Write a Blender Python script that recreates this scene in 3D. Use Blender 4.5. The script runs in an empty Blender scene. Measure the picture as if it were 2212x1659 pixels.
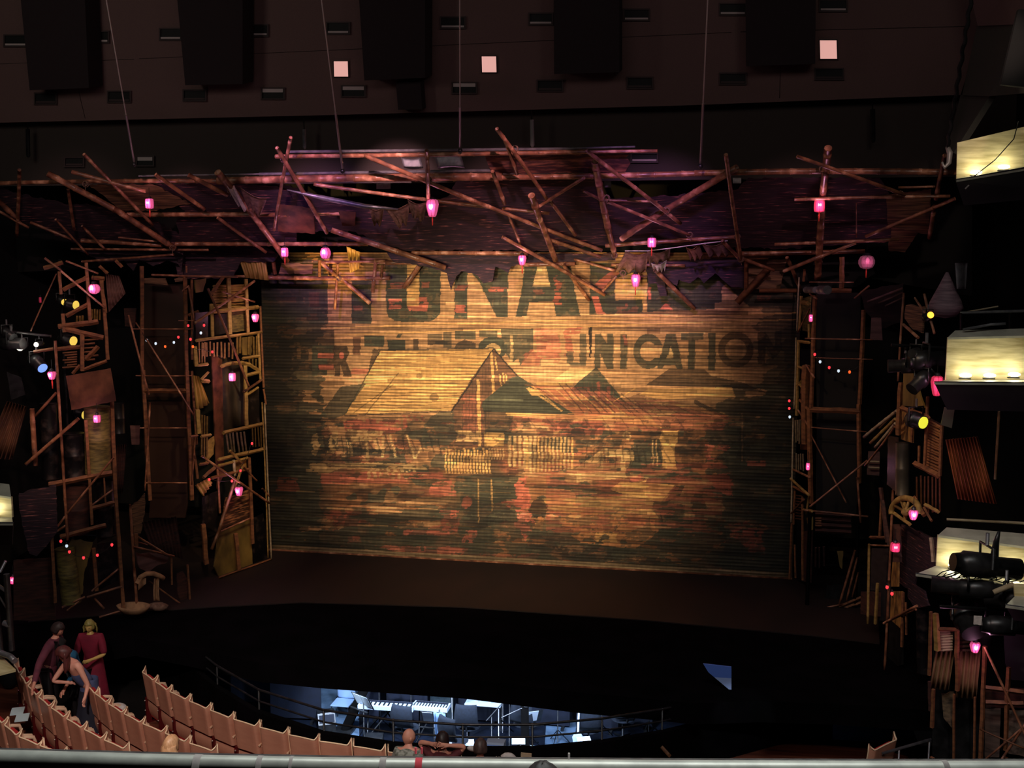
import bpy, bmesh, math, random
import numpy as np
from mathutils import Vector, Matrix, noise
from mathutils.geometry import tessellate_polygon
random.seed(7)
SC = bpy.context.scene
COL = SC.collection
F, CX, CY = 2360.0, 1106.0, 829.5
YAW, PITCH = math.radians(11.2), math.radians(6.77)
CAM = Vector((0, 0, 8.3))
FW = Vector((-math.sin(YAW)*math.cos(PITCH), math.cos(YAW)*math.cos(PITCH), -math.sin(PITCH)))
RT = Vector((math.cos(YAW), math.sin(YAW), 0))
UP = RT.cross(FW)
Z1 = 1.2   # stage level
# surveying helpers: where a sight line meets a real plane of the hall
def ray(px, py): return FW + RT*((px-CX)/F) - UP*((py-CY)/F)
def PY(px, py, Y):
    d = ray(px, py); return CAM + d*(Y/d.y)
def PZ(px, py, Z):
    d = ray(px, py); return CAM + d*((Z-CAM.z)/d.z)
def PP(px, py, A, B, off=0.0):
    d = ray(px, py); A = Vector((A[0], A[1], 0)); B = Vector((B[0], B[1], 0))
    n = (B-A).cross(Vector((0, 0, 1))); n.normalize()
    if n.y > 0: n = -n
    A = A + n*off
    return CAM + d*(((A-CAM).dot(n))/d.dot(n))
def PN(px, py, P0, n):
    d = ray(px, py); return CAM + d*((P0-CAM).dot(n)/d.dot(n))
def depth(p): return (p-CAM).dot(FW)
RG = {'': (0, 0, 1), 'A1': (0, 560, .2412), 'A2': (0, 940, .2412), 'B1': (270, 560, .2411), 'B2': (270, 940, .2411),
      'C1': (1690, 560, .2412), 'C2': (1690, 940, .2412), 'D1': (1900, 640, .2411), 'D2': (1900, 1060, .2411),
      'K1': (0, 320, .1989), 'K2': (420, 280, .1989), 'K3': (840, 270, .1989), 'K4': (1240, 300, .229), 'K5': (1640, 300, .229),
      'U1': (560, 560, .18083), 'U2': (940, 560, .18083), 'U3': (1330, 560, .18083), 'V1': (560, 860, .27125), 'V2': (1130, 860, .27125),
      'L': (0, 1104, .33454), 'M': (736, 1104, .33454), 'R': (1472, 1104, .33454)}
def rg(k, x, y):
    a, b, s = RG[k]; return a+x*s, b+y*s

# ---------- materials ----------
MATS = {}
def srgb(r, g, b):
    f = lambda c: ((c/255+.055)/1.055)**2.4 if c/255 > .04045 else c/255/12.92
    return (f(r), f(g), f(b), 1)
def mat(name, c1, c2=None, scale=(4, 4, 4), rough=.7, metal=0, detail=4, lo=.35, hi=.65, bump=0, emit=None, es=0, c3=None, coords='Object', spec=None, bands=None):
    if name in MATS: return MATS[name]
    m = bpy.data.materials.new(name); m.use_nodes = True; nt = m.node_tree; N = nt.nodes; L = nt.links
    b = N['Principled BSDF']; b.inputs['Roughness'].default_value = rough; b.inputs['Metallic'].default_value = metal
    if spec is not None: b.inputs['Specular IOR Level'].default_value = spec
    b.inputs['Base Color'].default_value = c1
    tc = N.new('ShaderNodeTexCoord'); mp = N.new('ShaderNodeMapping'); mp.inputs['Scale'].default_value = scale
    L.new(tc.outputs[coords], mp.inputs['Vector'])
    nz = N.new('ShaderNodeTexNoise'); nz.inputs['Scale'].default_value = 1; nz.inputs['Detail'].default_value = detail
    L.new(mp.outputs[0], nz.inputs['Vector'])
    if c2 is not None:
        r = N.new('ShaderNodeValToRGB'); e = r.color_ramp.elements
        e[0].position = lo; e[0].color = c1; e[1].position = hi; e[1].color = c2
        if c3 is not None:
            k = e.new((lo+hi)/2+.04); k.color = c3
        L.new(nz.outputs['Fac'], r.inputs[0]); L.new(r.outputs[0], b.inputs['Base Color'])
    if bump:
        bm_ = N.new('ShaderNodeBump'); bm_.inputs['Strength'].default_value = bump; bm_.inputs['Distance'].default_value = .02
        L.new(nz.outputs['Fac'], bm_.inputs['Height']); L.new(bm_.outputs[0], b.inputs['Normal'])
    if emit is not None:
        b.inputs['Emission Color'].default_value = emit; b.inputs['Emission Strength'].default_value = es
    MATS[name] = m
    return m

# ---------- objects ----------
def tag(o, label=None, cat=None, group=None, kind=None):
    if label: o['label'] = label
    if cat: o['category'] = cat
    if group: o['group'] = group
    if kind: o['kind'] = kind
    return o
def empty(name, loc, label=None, cat=None, group=None, rz=0, parent=None):
    o = bpy.data.objects.new(name, None); COL.objects.link(o); o.location = loc; o.rotation_euler = (0, 0, rz)
    o.empty_display_size = .2
    if parent: o.parent = parent
    tag(o, label, cat, group); return o
class MB:
    """collects geometry (world coordinates, or local when local=True) for ONE mesh object"""
    def __init__(s): s.v = []; s.f = []; s.sm = []
    def add(s, vs, fs, smooth=False):
        k = len(s.v); s.v += [Vector(v) for v in vs]; s.f += [tuple(i+k for i in f) for f in fs]; s.sm += [smooth]*len(fs)
    def box(s, c, size, M=None):
        x, y, z = [a/2 for a in size]
        vs = [Vector((sx*x, sy*y, sz*z)) for sx in (-1, 1) for sy in (-1, 1) for sz in (-1, 1)]
        if M is not None: vs = [M @ v for v in vs]
        c = Vector(c); vs = [v+c for v in vs]
        s.add(vs, [(0, 1, 3, 2), (4, 6, 7, 5), (0, 4, 5, 1), (2, 3, 7, 6), (0, 2, 6, 4), (1, 5, 7, 3)])
    def hexa(s, a, b):
        """a, b: matching loops of points (front and back)"""
        n = len(a); s.add(list(a)+list(b), [])
        k = len(s.v)-2*n
        tri = tessellate_polygon([[Vector(p) for p in a]])
        for t in tri: s.f.append((k+t[0], k+t[1], k+t[2])); s.sm.append(False); s.f.append((k+n+t[2], k+n+t[1], k+n+t[0])); s.sm.append(False)
        for i in range(n):
            j = (i+1) % n; s.f.append((k+i, k+j, k+n+j, k+n+i)); s.sm.append(False)
    def tube(s, pts, rs, n=8, hollow=False, rings=True):
        pts = [Vector(p) for p in pts]
        if not isinstance(rs, (list, tuple)): rs = [rs]*len(pts)
        k = len(s.v); t0 = None; fr = None
        for i, p in enumerate(pts):
            t = (pts[min(i+1, len(pts)-1)]-pts[max(i-1, 0)]).normalized()
            if fr is None:
                a = Vector((0, 0, 1)) if abs(t.z) < .9 else Vector((1, 0, 0))
                u = t.cross(a).normalized()
            else:
                u = (fr - t*fr.dot(t)).normalized()
            w = t.cross(u); fr = u
            for j in range(n):
                g = 2*math.pi*j/n; s.v.append(p+(u*math.cos(g)+w*math.sin(g))*rs[i])
        for i in range(len(pts)-1):
            for j in range(n):
                a = k+i*n+j; b = k+i*n+(j+1) % n; s.f.append((a, b, b+n, a+n)); s.sm.append(True)
        m = k+(len(pts)-1)*n
        if hollow:
            for base, sg, P, r in ((k, 1, pts[0], rs[0]), (m, -1, pts[-1], rs[-1])):
                t = (pts[1]-pts[0]).normalized() if sg > 0 else (pts[-1]-pts[-2]).normalized()
                q = len(s.v)
                for f in (.74, .70):
                    dz = 0 if f > .72 else r*2.2*sg
                    for j in range(n): s.v.append(P+(s.v[base+j]-P)*f+t*dz)
                for j in range(n):
                    jj = (j+1) % n
                    s.f.append((base+j, base+jj, q+jj, q+j)); s.sm.append(False)
                    s.f.append((q+j, q+jj, q+n+jj, q+n+j)); s.sm.append(True)
                s.f.append(tuple(q+n+j for j in range(n))); s.sm.append(False)
        else:
            s.f.append(tuple(k+j for j in range(n))); s.sm.append(False); s.f.append(tuple(m+j for j in range(n))); s.sm.append(False)
    def lathe(s, c, prof, n=16, axis=None, ex=1.0):
        """prof: (radius, height)"""
        c = Vector(c); k = len(s.v)
        for r, h in prof:
            for j in range(n):
                g = 2*math.pi*j/n; s.v.append(c+Vector((r*math.cos(g)*ex, r*math.sin(g), h)))
        for i in range(len(prof)-1):
            for j in range(n):
                a = k+i*n+j; b = k+i*n+(j+1) % n; s.f.append((a, b, b+n, a+n)); s.sm.append(True)
        s.f.append(tuple(k+j for j in range(n))); s.sm.append(False)
        m = k+(len(prof)-1)*n; s.f.append(tuple(m+j for j in range(n))); s.sm.append(False)
    def ball(s, c, r, n=12, sc=(1, 1, 1), M=None):
        c = Vector(c); k = len(s.v); h = n//2
        for i in range(h+1):
            a = math.pi*i/h
            for j in range(n):
                g = 2*math.pi*j/n
                v = Vector((r*sc[0]*math.sin(a)*math.cos(g), r*sc[1]*math.sin(a)*math.sin(g), r*sc[2]*math.cos(a)))
                s.v.append(c+(M @ v if M is not None else v))
        for i in range(h):
            for j in range(n):
                a = k+i*n+j; b = k+i*n+(j+1) % n; s.f.append((a, b, b+n, a+n)); s.sm.append(True)
    def grid(s, P, nu, nv, th=0, smooth=True):
        """P(u,v)->point; optional thickness th along -normal"""
        k = len(s.v); g = [[Vector(P(i/nu, j/nv)) for i in range(nu+1)] for j in range(nv+1)]
        for row in g: s.v += row
        W = nu+1
        for j in range(nv):
            for i in range(nu):
                a = k+j*W+i; s.f.append((a, a+1, a+1+W, a+W)); s.sm.append(smooth)
        if th:
            k2 = len(s.v)
            nn = (g[0][-1]-g[0][0]).cross(g[-1][0]-g[0][0]).normalized()
            if nn.dot(CAM-g[0][0]) < 0: nn = -nn
            for row in g: s.v += [p-nn*th for p in row]
            for j in range(nv):
                for i in range(nu):
                    a = k2+j*W+i; s.f.append((a+W, a+1+W, a+1, a)); s.sm.append(smooth)
            for i in range(nu):
                for r0 in (0, nv):
                    a = k+r0*W+i; b = k2+r0*W+i; s.f.append((a, a+1, b+1, b)); s.sm.append(False)
            for j in range(nv):
                for c0 in (0, nu):
                    a = k+j*W+c0; b = k2+j*W+c0; s.f.append((a, a+W, b+W, b)); s.sm.append(False)
    def build(s, name, m, parent=None, label=None, cat=None, group=None, kind=None, local=False, origin=None):
        me = bpy.data.meshes.new(name)
        if local: o0 = Vector((0, 0, 0))
        elif origin is not None: o0 = Vector(origin)
        else:
            lo = Vector([min(v[i] for v in s.v) for i in range(3)]); hi = Vector([max(v[i] for v in s.v) for i in range(3)])
            o0 = Vector(((lo.x+hi.x)/2, (lo.y+hi.y)/2, lo.z))
        me.from_pydata([v-o0 for v in s.v], [], s.f)
        me.polygons.foreach_set('use_smooth', s.sm); me.materials.append(m); me.update()
        o = bpy.data.objects.new(name, me); COL.objects.link(o)
        if not local: o.location = o0
        if parent is not None:
            o.parent = parent
            if not local:
                w = Vector((0, 0, 0)); q = parent; M = parent_matrix(parent); o.location = M.inverted() @ o0
                if parent.type == 'EMPTY' or True: o.rotation_euler = M.inverted().to_euler()
        tag(o, label, cat, group, kind); return o
def parent_matrix(o):
    M = Matrix.LocRotScale(o.location, o.rotation_euler, o.scale)
    return parent_matrix(o.parent) @ M if o.parent else M
def copy_tree(o, parent=None):
    c = o.copy(); COL.objects.link(c)
    if parent: c.parent = parent
    for ch in list(o.children): copy_tree(ch, c)
    return c
def spot(name, loc, tgt, W, col=(1, 1, 1), ang=40, blend=.6, r=.1):
    l = bpy.data.lights.new(name, 'SPOT'); l.energy = W; l.color = col; l.spot_size = math.radians(ang); l.spot_blend = blend; l.shadow_soft_size = r
    o = bpy.data.objects.new(name, l); COL.objects.link(o); o.location = loc
    o.rotation_euler = (Vector(tgt)-Vector(loc)).to_track_quat('-Z', 'Y').to_euler(); return o
def point(name, loc, W, col=(1, 1, 1), r=.05):
    l = bpy.data.lights.new(name, 'POINT'); l.energy = W; l.color = col; l.shadow_soft_size = r
    o = bpy.data.objects.new(name, l); COL.objects.link(o); o.location = loc; return o
def area(name, loc, tgt, W, col, sx, sy):
    l = bpy.data.lights.new(name, 'AREA'); l.energy = W; l.color = col; l.shape = 'RECTANGLE'; l.size = sx; l.size_y = sy
    o = bpy.data.objects.new(name, l); COL.objects.link(o); o.location = loc
    o.rotation_euler = (Vector(tgt)-Vector(loc)).to_track_quat('-Z', 'Y').to_euler(); return o

# camera
cd = bpy.data.cameras.new('camera'); cam = bpy.data.objects.new('camera', cd); COL.objects.link(cam)
cam.location = CAM; cam.rotation_euler = (math.pi/2-PITCH, 0, YAW)
cd.sensor_width = 36; cd.sensor_fit = 'HORIZONTAL'; cd.lens = F/2212*36; cd.clip_start = .1; cd.clip_end = 200
SC.camera = cam
SC.view_settings.view_transform = 'Standard'; SC.view_settings.look = 'None'; SC.view_settings.gamma = 1; SC.view_settings.exposure = 0
w = bpy.data.worlds.new('world'); SC.world = w; w.use_nodes = True
w.node_tree.nodes['Background'].inputs[0].default_value = (.5, .42, .45, 1); w.node_tree.nodes['Background'].inputs[1].default_value = .002

# palette
BAM = mat('bamboo', srgb(92, 60, 48), srgb(204, 148, 118), (5, 5, 5), .36, lo=.33, hi=.68, c3=srgb(146, 94, 68))
BAMD = mat('bamboo_dark', srgb(70, 44, 32), srgb(126, 80, 52), (7, 7, 7), .5, lo=.3, hi=.7)
PLANK = mat('old_timber', srgb(86, 52, 34), srgb(150, 96, 58), (6, 6, 14), .7, lo=.3, hi=.7)
THATCH = mat('woven_mat', srgb(40, 24, 36), srgb(178, 112, 104), (3.2, 3.2, 46), .8, detail=7, lo=.50, hi=.70, bump=.6, c3=srgb(78, 46, 54))
THATCHB = mat('straw_mat', srgb(70, 46, 34), srgb(150, 110, 76), (1.6, 1.6, 40), .8, detail=6, lo=.38, hi=.68, bump=.5)
RUST = mat('rusty_sheet', srgb(62, 36, 28), srgb(128, 78, 56), (3, 3, 3), .6, metal=.3, detail=8, lo=.35, hi=.65)
CORR = mat('corrugated_sheet', srgb(88, 60, 52), srgb(140, 96, 70), (5, 5, 2), .5, metal=.3, detail=6)
STEEL = mat('dull_steel', srgb(84, 80, 76), srgb(126, 118, 104), (2, 2, 2), .38, metal=.7, detail=6)
DARKP = mat('dark_panel', srgb(52, 36, 30), srgb(66, 46, 38), (1, 1, .5), .42, detail=3)
BLACK = mat('black_masking', (.004, .004, .004, 1), (.008, .006, .006, 1), (1, 1, 1), .9)
BLKM = mat('black_metal', (.012, .012, .013, 1), (.03, .03, .032, 1), (8, 8, 8), .35, metal=.4)
GREY = mat('grey_metal', srgb(120, 118, 124), srgb(150, 148, 150), (9, 9, 9), .35, metal=.6)
CLOTH = mat('brown_rag', srgb(92, 66, 54), srgb(132, 100, 84), (12, 12, 12), .9, bump=.4)
PALE = mat('pale_rag', srgb(176, 168, 166), srgb(210, 200, 194), (14, 14, 14), .9)
# ---------- the hall: ceiling fascia, walls, stage, pit ----------
fdir = ray(1300, 7000).normalized(); fdir.x = 0; fdir.normalize()        # the upper fascia leans: runs down and away
FP = PY(1000, 247, 22.15); fn = Vector((1, 0, 0)).cross(fdir).normalized()
if fn.y > 0: fn = -fn
def PF(px, py, off=0): return PN(px, py, FP+fn*off, fn)
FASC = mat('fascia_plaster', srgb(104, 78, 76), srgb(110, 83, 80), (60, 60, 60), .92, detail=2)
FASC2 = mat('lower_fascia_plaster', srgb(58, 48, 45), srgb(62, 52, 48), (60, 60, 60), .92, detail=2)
BAFF = mat('baffle_cloth', srgb(36, 24, 28), srgb(39, 27, 30), (20, 20, 20), .95)
def slab(name, pts, m, th=.1, kind='structure', parent=None, n=None, **k):
    mb = MB(); pts = [Vector(p) for p in pts]
    if n is None:
        n = (pts[1]-pts[0]).cross(pts[2]-pts[0]).normalized()
        if n.dot(CAM-pts[0]) < 0: n = -n
    mb.hexa(pts, [p-n*th for p in pts]); return mb.build(name, m, parent, kind=kind, **k)
# upper fascia
slab('ceiling', [PF(-160, -260), PF(2160, -260), PF(2120, 60), PF(2075, 205), PF(1472, 228), PF(736, 248), PF(0, 265), PF(-160, 268)], FASC, .15)
# lower fascia behind it
LY = 22.6
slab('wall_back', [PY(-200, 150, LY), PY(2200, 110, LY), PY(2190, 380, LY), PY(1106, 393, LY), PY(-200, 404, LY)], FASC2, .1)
slab('trim_1', [PY(-200, 404, 24.6), PY(2100, 360, 24.6), PY(2100, 640, 24.6), PY(1700, 570, 24.6), PY(590, 560, 24.6), PY(-200, 600, 24.6)], BLACK, .1)
# right bulkhead facets
FASC3 = mat('side_plaster', srgb(66, 64, 58), srgb(72, 70, 62), (40, 40, 40), .9)
slab('wall_right', [PY(2075, 205, 21), PY(2140, 203, 19.5), PY(2060, 330, 19.7), PY(2040, 345, 21)], FASC3, .1)
slab('trim_2', [PY(2110, 55, 20.3), PY(2230, 50, 18), PY(2230, 200, 18), PY(2135, 208, 19.4), PY(2078, 206, 20.8)], FASC3, .1)
slab('trim_3', [PY(2080, -80, 20.1), PY(2240, -80, 17.8), PY(2240, 51, 17.8), PY(2112, 56, 20.1)], FASC, .1)
slab('trim_4', [PY(2200, 20, 15.6), PY(2230, 20, 15.6), PY(2230, 190, 15.6), PY(2162, 182, 15.6)], BLACK, .1)
# vents
VENTK = mat('vent_black_plate', (.002, .002, .002, 1)); VFR = mat('vent_frame', srgb(60, 44, 44)); VBAR = mat('vent_lamp_bar', srgb(190, 172, 170))
vr = [(33, 88, 46, 'far left at the edge'), (212, 80, 42, ''), (368, 74, 44, ''), (555, 66, 44, ''), (730, 61, 46, ''), (978, 49, 50, ''), (1168, 41, 48, ''), (1375, 32, 52, ''), (1583, 20, 54, ''), (1800, 12, 56, '')]
vr2 = [(98, 213, 44), (257, 209, 46), (420, 206, 46), (589, 202, 46), (763, 197, 48), (1003, 190, 50), (1188, 185, 52), (1382, 179, 52), (1583, 170, 54), (1791, 160, 58)]
names_a = ['half hidden behind the far left dark baffle', 'in the shade right of the far left baffle', 'touching the left edge of the second baffle', 'just right of the second baffle',
           'above the leftmost pink lit square', 'crossed by the central cable', 'left edge of the fourth baffle', 'right of the fourth baffle', 'left edge of the far right baffle', 'above the rightmost pink lit square']
names_b = ['under the far left baffle', 'crossed by the far left cable', 'under the second baffle', 'between second and third baffles with pale upper lip',
           'under the leftmost pink square', 'crossed by the central cable with pale upper lip', 'under the fourth baffle', 'right of the fourth baffle on its lower side', 'under the far right baffle', 'below the rightmost pink lit square']
def vent(px, py, w, h, label, grp, bar, P=PF):
    root = empty('ceiling_vent', P(px, py+h/2), label, 'vent', grp)
    def ring(x0, y0, x1, y1, o): return [P(x0, y0, o), P(x1, y0, o), P(x1, y1, o), P(x0, y1, o)]
    x0, x1, y0, y1 = px-w/2, px+w/2, py-h/2, py+h/2
    m = MB()
    for a in ((x0-3, y0-3, x1+3, y0), (x0-3, y1, x1+3, y1+3), (x0-3, y0, x0, y1), (x1, y0, x1+3, y1)):
        m.hexa(ring(*a, .05), ring(*a, 0.0))
    m.build('frame', VFR, root)
    m = MB(); m.hexa(ring(x0, y0, x1, y1, .012), ring(x0, y0, x1, y1, 0)); m.build('recess_shade_plate', VENTK, root)  # flush black plate, shade of a vent hollow put into its colour
    m = MB(); yb = y1-5 if bar > 0 else y0
    m.hexa(ring(x0+1, yb, x1-1, yb+(4 if bar > 0 else 8), .035), ring(x0+1, yb, x1-1, yb+(4 if bar > 0 else 8), .012)); m.build('lamp_bar', VBAR if bar != 2 else VFR, root)
for i, (x, y, ww, q) in enumerate(vr): vent(x, y, ww, 22, 'dark vent in the upper ceiling row, '+names_a[i], 'upper row of ceiling vents', 1)
for i, (x, y, ww) in enumerate(vr2): vent(x, y, ww, 21, 'dark vent in the lower ceiling row, '+names_b[i], 'lower row of ceiling vents', -1 if i in (3, 4, 5) else 2)
PL2 = lambda px, py, off=0: PY(px, py, LY-.02-off)
vent(313, 348, 34, 18, 'pale-lit vent beside the lower end of the far left cable', 'vents of the lower ceiling', -1, PL2)
vent(160, 350, 38, 17, 'dim vent above the bamboo at the far left', 'vents of the lower ceiling', 2, PL2)
vent(1392, 341, 54, 16, 'grey vent at the right end of the top bamboo rail', 'vents of the lower ceiling', 1, PL2)
# baffles
bf = [((33, -120), (178, -120), (192, 190), (64, 195), 'dark cloth ceiling baffle at the far left'), ((372, -120), (524, -120), (524, 182), (400, 184), 'second dark ceiling baffle from the left'),
      ((768, -120), (918, -120), (918, 168), (787, 174), 'third dark ceiling baffle with the small drop panel under it'), ((1195, -120), (1338, -120), (1338, 156), (1197, 160), 'fourth dark ceiling baffle between two vents'),
      ((1610, -120), (1763, -120), (1761, 138), (1612, 143), 'far right dark ceiling baffle beside the pink square')]
for a, b, c, d, lab in bf:
    fr = [PF(*q, .62) for q in (a, b, c, d)]; bk = [p-fn*.55 for p in fr]
    m = MB(); m.hexa(fr, bk); m.build('ceiling_baffle', BAFF, label=lab, cat='baffle', group='dark ceiling baffles')
fr = [PF(*q, .3) for q in ((855, 178), (908, 176), (912, 236), (860, 237))]; m = MB(); m.hexa(fr, [p-fn*.28 for p in fr])
m.build('drop_panel', BAFF, label='small dark rectangular panel hanging below the third baffle', cat='panel')
# seams on the fascia
SEAM = mat('seam', srgb(50, 36, 36))
for i, ((x0, y0), (x1, y1)) in enumerate([((170, 197), (184, 256)), ((1686, 140), (1684, 212)), ((0, 138), (290, 128)), ((300, 127), (1580, 70)), ((1600, 69), (2090, 57))]):
    m = MB(); m.tube([PF(x0, y0, .003), PF(x1, y1, .003)], .006, 6); m.build('trim_%d' % (i+10), SEAM, kind='structure')
# pink lit squares
PINKP = mat('lit_square', srgb(230, 180, 170), emit=srgb(240, 178, 168), es=.78)
for (x, y, s, lab) in ((736, 149, 30, 'leftmost pink lit square beside a cable'), (1056, 139, 31, 'middle pink lit square right of the central cable'), (1789, 107, 36, 'rightmost pink lit square beside the far right baffle')):
    root = empty('light_panel', PF(x, y+s/2), lab, 'light', 'pink lit ceiling squares')
    q = lambda o, h: [PF(x+dx*h, y+dy*h, o) for dx, dy in ((-.5, -.55), (.5, -.55), (.53, .55), (-.47, .55))]
    m = MB(); m.hexa(q(.06, s), q(.04, s)); m.build('diffuser', PINKP, root)
    m = MB(); m.hexa(q(.04, s*1.12), q(.0, s*1.12)); m.build('frame', BLKM, root)
# suspension cables
CAB = mat('steel_cable', srgb(250, 236, 226), rough=.6)
CABD = mat('turnbuckle_steel', srgb(170, 164, 160), rough=.4, metal=.3)
for (x0, y0, x1, y1, x2, y2, lab) in ((223, -40, 268, 240, 290, 352, 'far left thin steel cable over the bamboo canopy'), (692, -20, 724, 235, 740, 366, 'second thin cable from the left beside the leftmost pink square'),
                                 (993, -30, 994, 225, 994, 322, 'central thin steel cable'), (1530, -30, 1520, 215, 1513, 355, 'right thin steel cable beside the far right baffle')):
    b = PY(x2, y2, 20.15); t = PY(x0, y0, 18.6); md = b + (t-b)*((y2-y1)/(y2-y0))
    root = empty('suspension_cable', b, lab, 'cable', 'steel cables holding the canopy')
    m = MB(); m.tube([t, md], .012, 6); m.build('wire', CAB, root)
    m = MB(); m.tube([md, b], .022, 8); m.build('turnbuckle', CABD, root)
    m = MB(); m.ball(b-Vector((0, 0, .03)), .05, 8); m.build('shackle', BLKM, root)
root = empty('hoist_chain', PY(2042, 350, 19.5), 'thick black hoist chain running down to the right end of the canopy', 'chain')
m = MB(); a = PY(2104, -40, 18.4); b = PY(2046, 320, 19.6)
m.tube([a+(b-a)*t+Vector((.015*math.sin(t*60), 0, 0)) for t in [i/40 for i in range(41)]], .034, 6); m.build('chain', BLKM, root)
m = MB(); m.tube([PY(2046, 316, 19.6), PY(2052, 330, 19.6), PY(2050, 352, 19.6), PY(2040, 362, 19.6), PY(2035, 350, 19.6)], [.04, .05, .045, .035, .02], 8); m.build('hook', CABD, root)
for (x, y0, y1, lab, mt) in ((61, 265, 340, 'slim black hanging bar at the far left of the lower ceiling', BLKM), (658, 265, 322, 'pale grey hanging bar above the left crossed poles', GREY), (1150, 245, 318, 'slim grey hanging bar above the centre', CABD), (1886, 222, 308, 'slim rounded black bar hanging near the right', BLKM)):
    root = empty('hanging_bar', PY(x, y1, 22.2), lab, 'bar', 'slim bars hanging from the lower ceiling')
    m = MB(); m.tube([PY(x-1, y0+14, 22.2), PY(x, y1-4, 22.2), PY(x, y1, 22.2)], [.045, .045, .02], 8); m.build('body', mt, root)
    m = MB(); m.tube([PY(x-2, y0-10, 22.15), PY(x-1, y0+16, 22.2)], .012, 6); m.build('hanger', BLKM, root)

# stage slab & masking
ST = mat('stage_floor', srgb(25, 13, 11), srgb(40, 21, 17), (1.5, .6, 1), .75, detail=6, lo=.3, hi=.75)
e1, e2 = PZ(200, 1300, Z1), PZ(1870, 1378, Z1)
pz = lambda x, y, z=Z1: PZ(x, y, z)
fr_edge = [pz(470, 1312), pz(650, 1303), pz(1000, 1313), pz(1400, 1342), pz(1760, 1375)]
m = MB(); loop = [pz(60, 1345), pz(280, 1325)] + fr_edge + [pz(1900, 1392), Vector((3.6, 27, Z1)), Vector((-16.5, 27, Z1))]
m.hexa([p+Vector((0, 0, .02)) for p in loop], [p-Vector((0, 0, .1)) for p in loop]); m.build('floor', ST, kind='structure')
APR = mat('apron_black', (.003, .003, .003, 1), (.005, .004, .005, 1), (2, 2, 2), 1, spec=0)
# apron with front edge over the pit
ap = [pz(-260, 1380), pz(130, 1405), pz(290, 1378), pz(400, 1398), pz(560, 1432), pz(695, 1445), pz(1000, 1466), pz(1250, 1496), pz(1430, 1512), pz(1500, 1520), pz(1640, 1515), pz(1800, 1520), pz(2400, 1560)]
back = [Vector((7, 28, Z1)), Vector((-17.4, 28, Z1))]
m = MB(); m.hexa([p for p in ap+back], [p-Vector((0, 0, .35)) for p in ap+back]); m.build('stage_apron', APR, kind='structure')
# pit shell
ZP = -1.6
PITF = mat('pit_floor_blue', srgb(46, 62, 90), srgb(80, 104, 140), (3, 3, 3), .5)
PITW = mat('pit_wall_dark', srgb(10, 18, 40), srgb(14, 24, 52), (3, 3, 3), .7)
m = MB(); m.hexa([Vector((-17, 16.5, ZP)), Vector((4, 16.5, ZP)), Vector((4, 25, ZP)), Vector((-17, 25, ZP))], [Vector((x, y, ZP-.1)) for x, y in ((-17, 16.5), (4, 16.5), (4, 25), (-17, 25))]); m.build('pit_floor', mat('pit_floor', srgb(12, 17, 28), srgb(22, 30, 48), (3, 3, 3), .5), kind='structure')
slab('pit_wall', [Vector((-17, 24.5, ZP)), Vector((4, 24.5, ZP)), Vector((4, 24.5, Z1)), Vector((-17, 24.5, Z1))], PITW)
# near pit parapet (curved) and its rail
rim = [(250, 1335), (330, 1372), (390, 1412), (470, 1478), (560, 1532), (700, 1578), (850, 1601), (1000, 1611), (1150, 1611), (1300, 1597), (1430, 1576), (1560, 1545), (1680, 1515), (1800, 1500)]
RW = [pz(x, y, .75) for x, y in rim]
m = MB()
fr_ = RW; bk_ = [p+Vector((0, -.12, 0)) for p in RW]
for i in range(len(RW)-1):
    a, b, c, d = fr_[i], fr_[i+1], bk_[i+1], bk_[i]
    lo = lambda p: Vector((p.x, p.y, ZP))
    m.hexa([a, b, c, d], [lo(a), lo(b), lo(c), lo(d)])
m.build('pit_parapet', APR, kind='structure')
root = empty('pit_rail', RW[7], 'curved black double rail along the near edge of the orchestra pit', 'rail')
for k, (dz, r) in enumerate(((.34, .02), (.14, .016))):
    m = MB(); m.tube([p+Vector((0, 0, dz)) for p in RW], r, 8); m.build('rail', BLKM, root)
for i in range(1, len(RW)-1):
    m = MB(); m.tube([RW[i]-Vector((0, 0, .02)), RW[i]+Vector((0, 0, .36))], .018, 6); m.build('post', BLKM, root)
# auditorium floor, timber treads
FL = mat('auditorium_black', (.006, .005, .005, 1), (.012, .009, .008, 1), (1, 1, 1), 1, spec=.1)
m = MB(); fl = [Vector((-22, 3, -.02))] + [Vector((8, 3, -.02)), Vector((8, 19, -.02))] + [Vector((p.x, p.y-.1, -.02)) for p in reversed(RW)] + [Vector((-22, 19, -.02))]
m.hexa(fl, [p-Vector((0, 0, .15)) for p in fl]); m.build('floor', FL, kind='structure')
WOODF = mat('brown_floorboards', srgb(88, 44, 32), srgb(120, 66, 48), (.8, 12, 1), .5, detail=5)
m = MB()
wf = [pz(1425, 1640, .02), pz(1440, 1626, .02), pz(1560, 1604, .02), pz(1680, 1593, .02), pz(1840, 1603, .02), pz(1985, 1640, .02), pz(2010, 1720, .02), pz(1400, 1720, .02)]
m.hexa(wf, [p-Vector((0, 0, .04)) for p in wf]); m.build('floor', WOODF, kind='structure')
# side walls and back
slab('wall_left', [Vector((-17.5, 30, -2)), Vector((-17.5, 5, -2)), Vector((-17.5, 5, 14)), Vector((-17.5, 30, 14))], BLACK, .2, n=Vector((1, 0, 0)))
slab('wall_right', [Vector((7.2, 30, -2)), Vector((7.2, 3, -2)), Vector((7.2, 3, 14)), Vector((7.2, 30, 14))], BLACK, .2, n=Vector((-1, 0, 0)))
slab('wall_rear', [Vector((-18, 28, -2)), Vector((8, 28, -2)), Vector((8, 28, 14)), Vector((-18, 28, 14))], BLACK, .2, n=Vector((0, -1, 0)))
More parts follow.
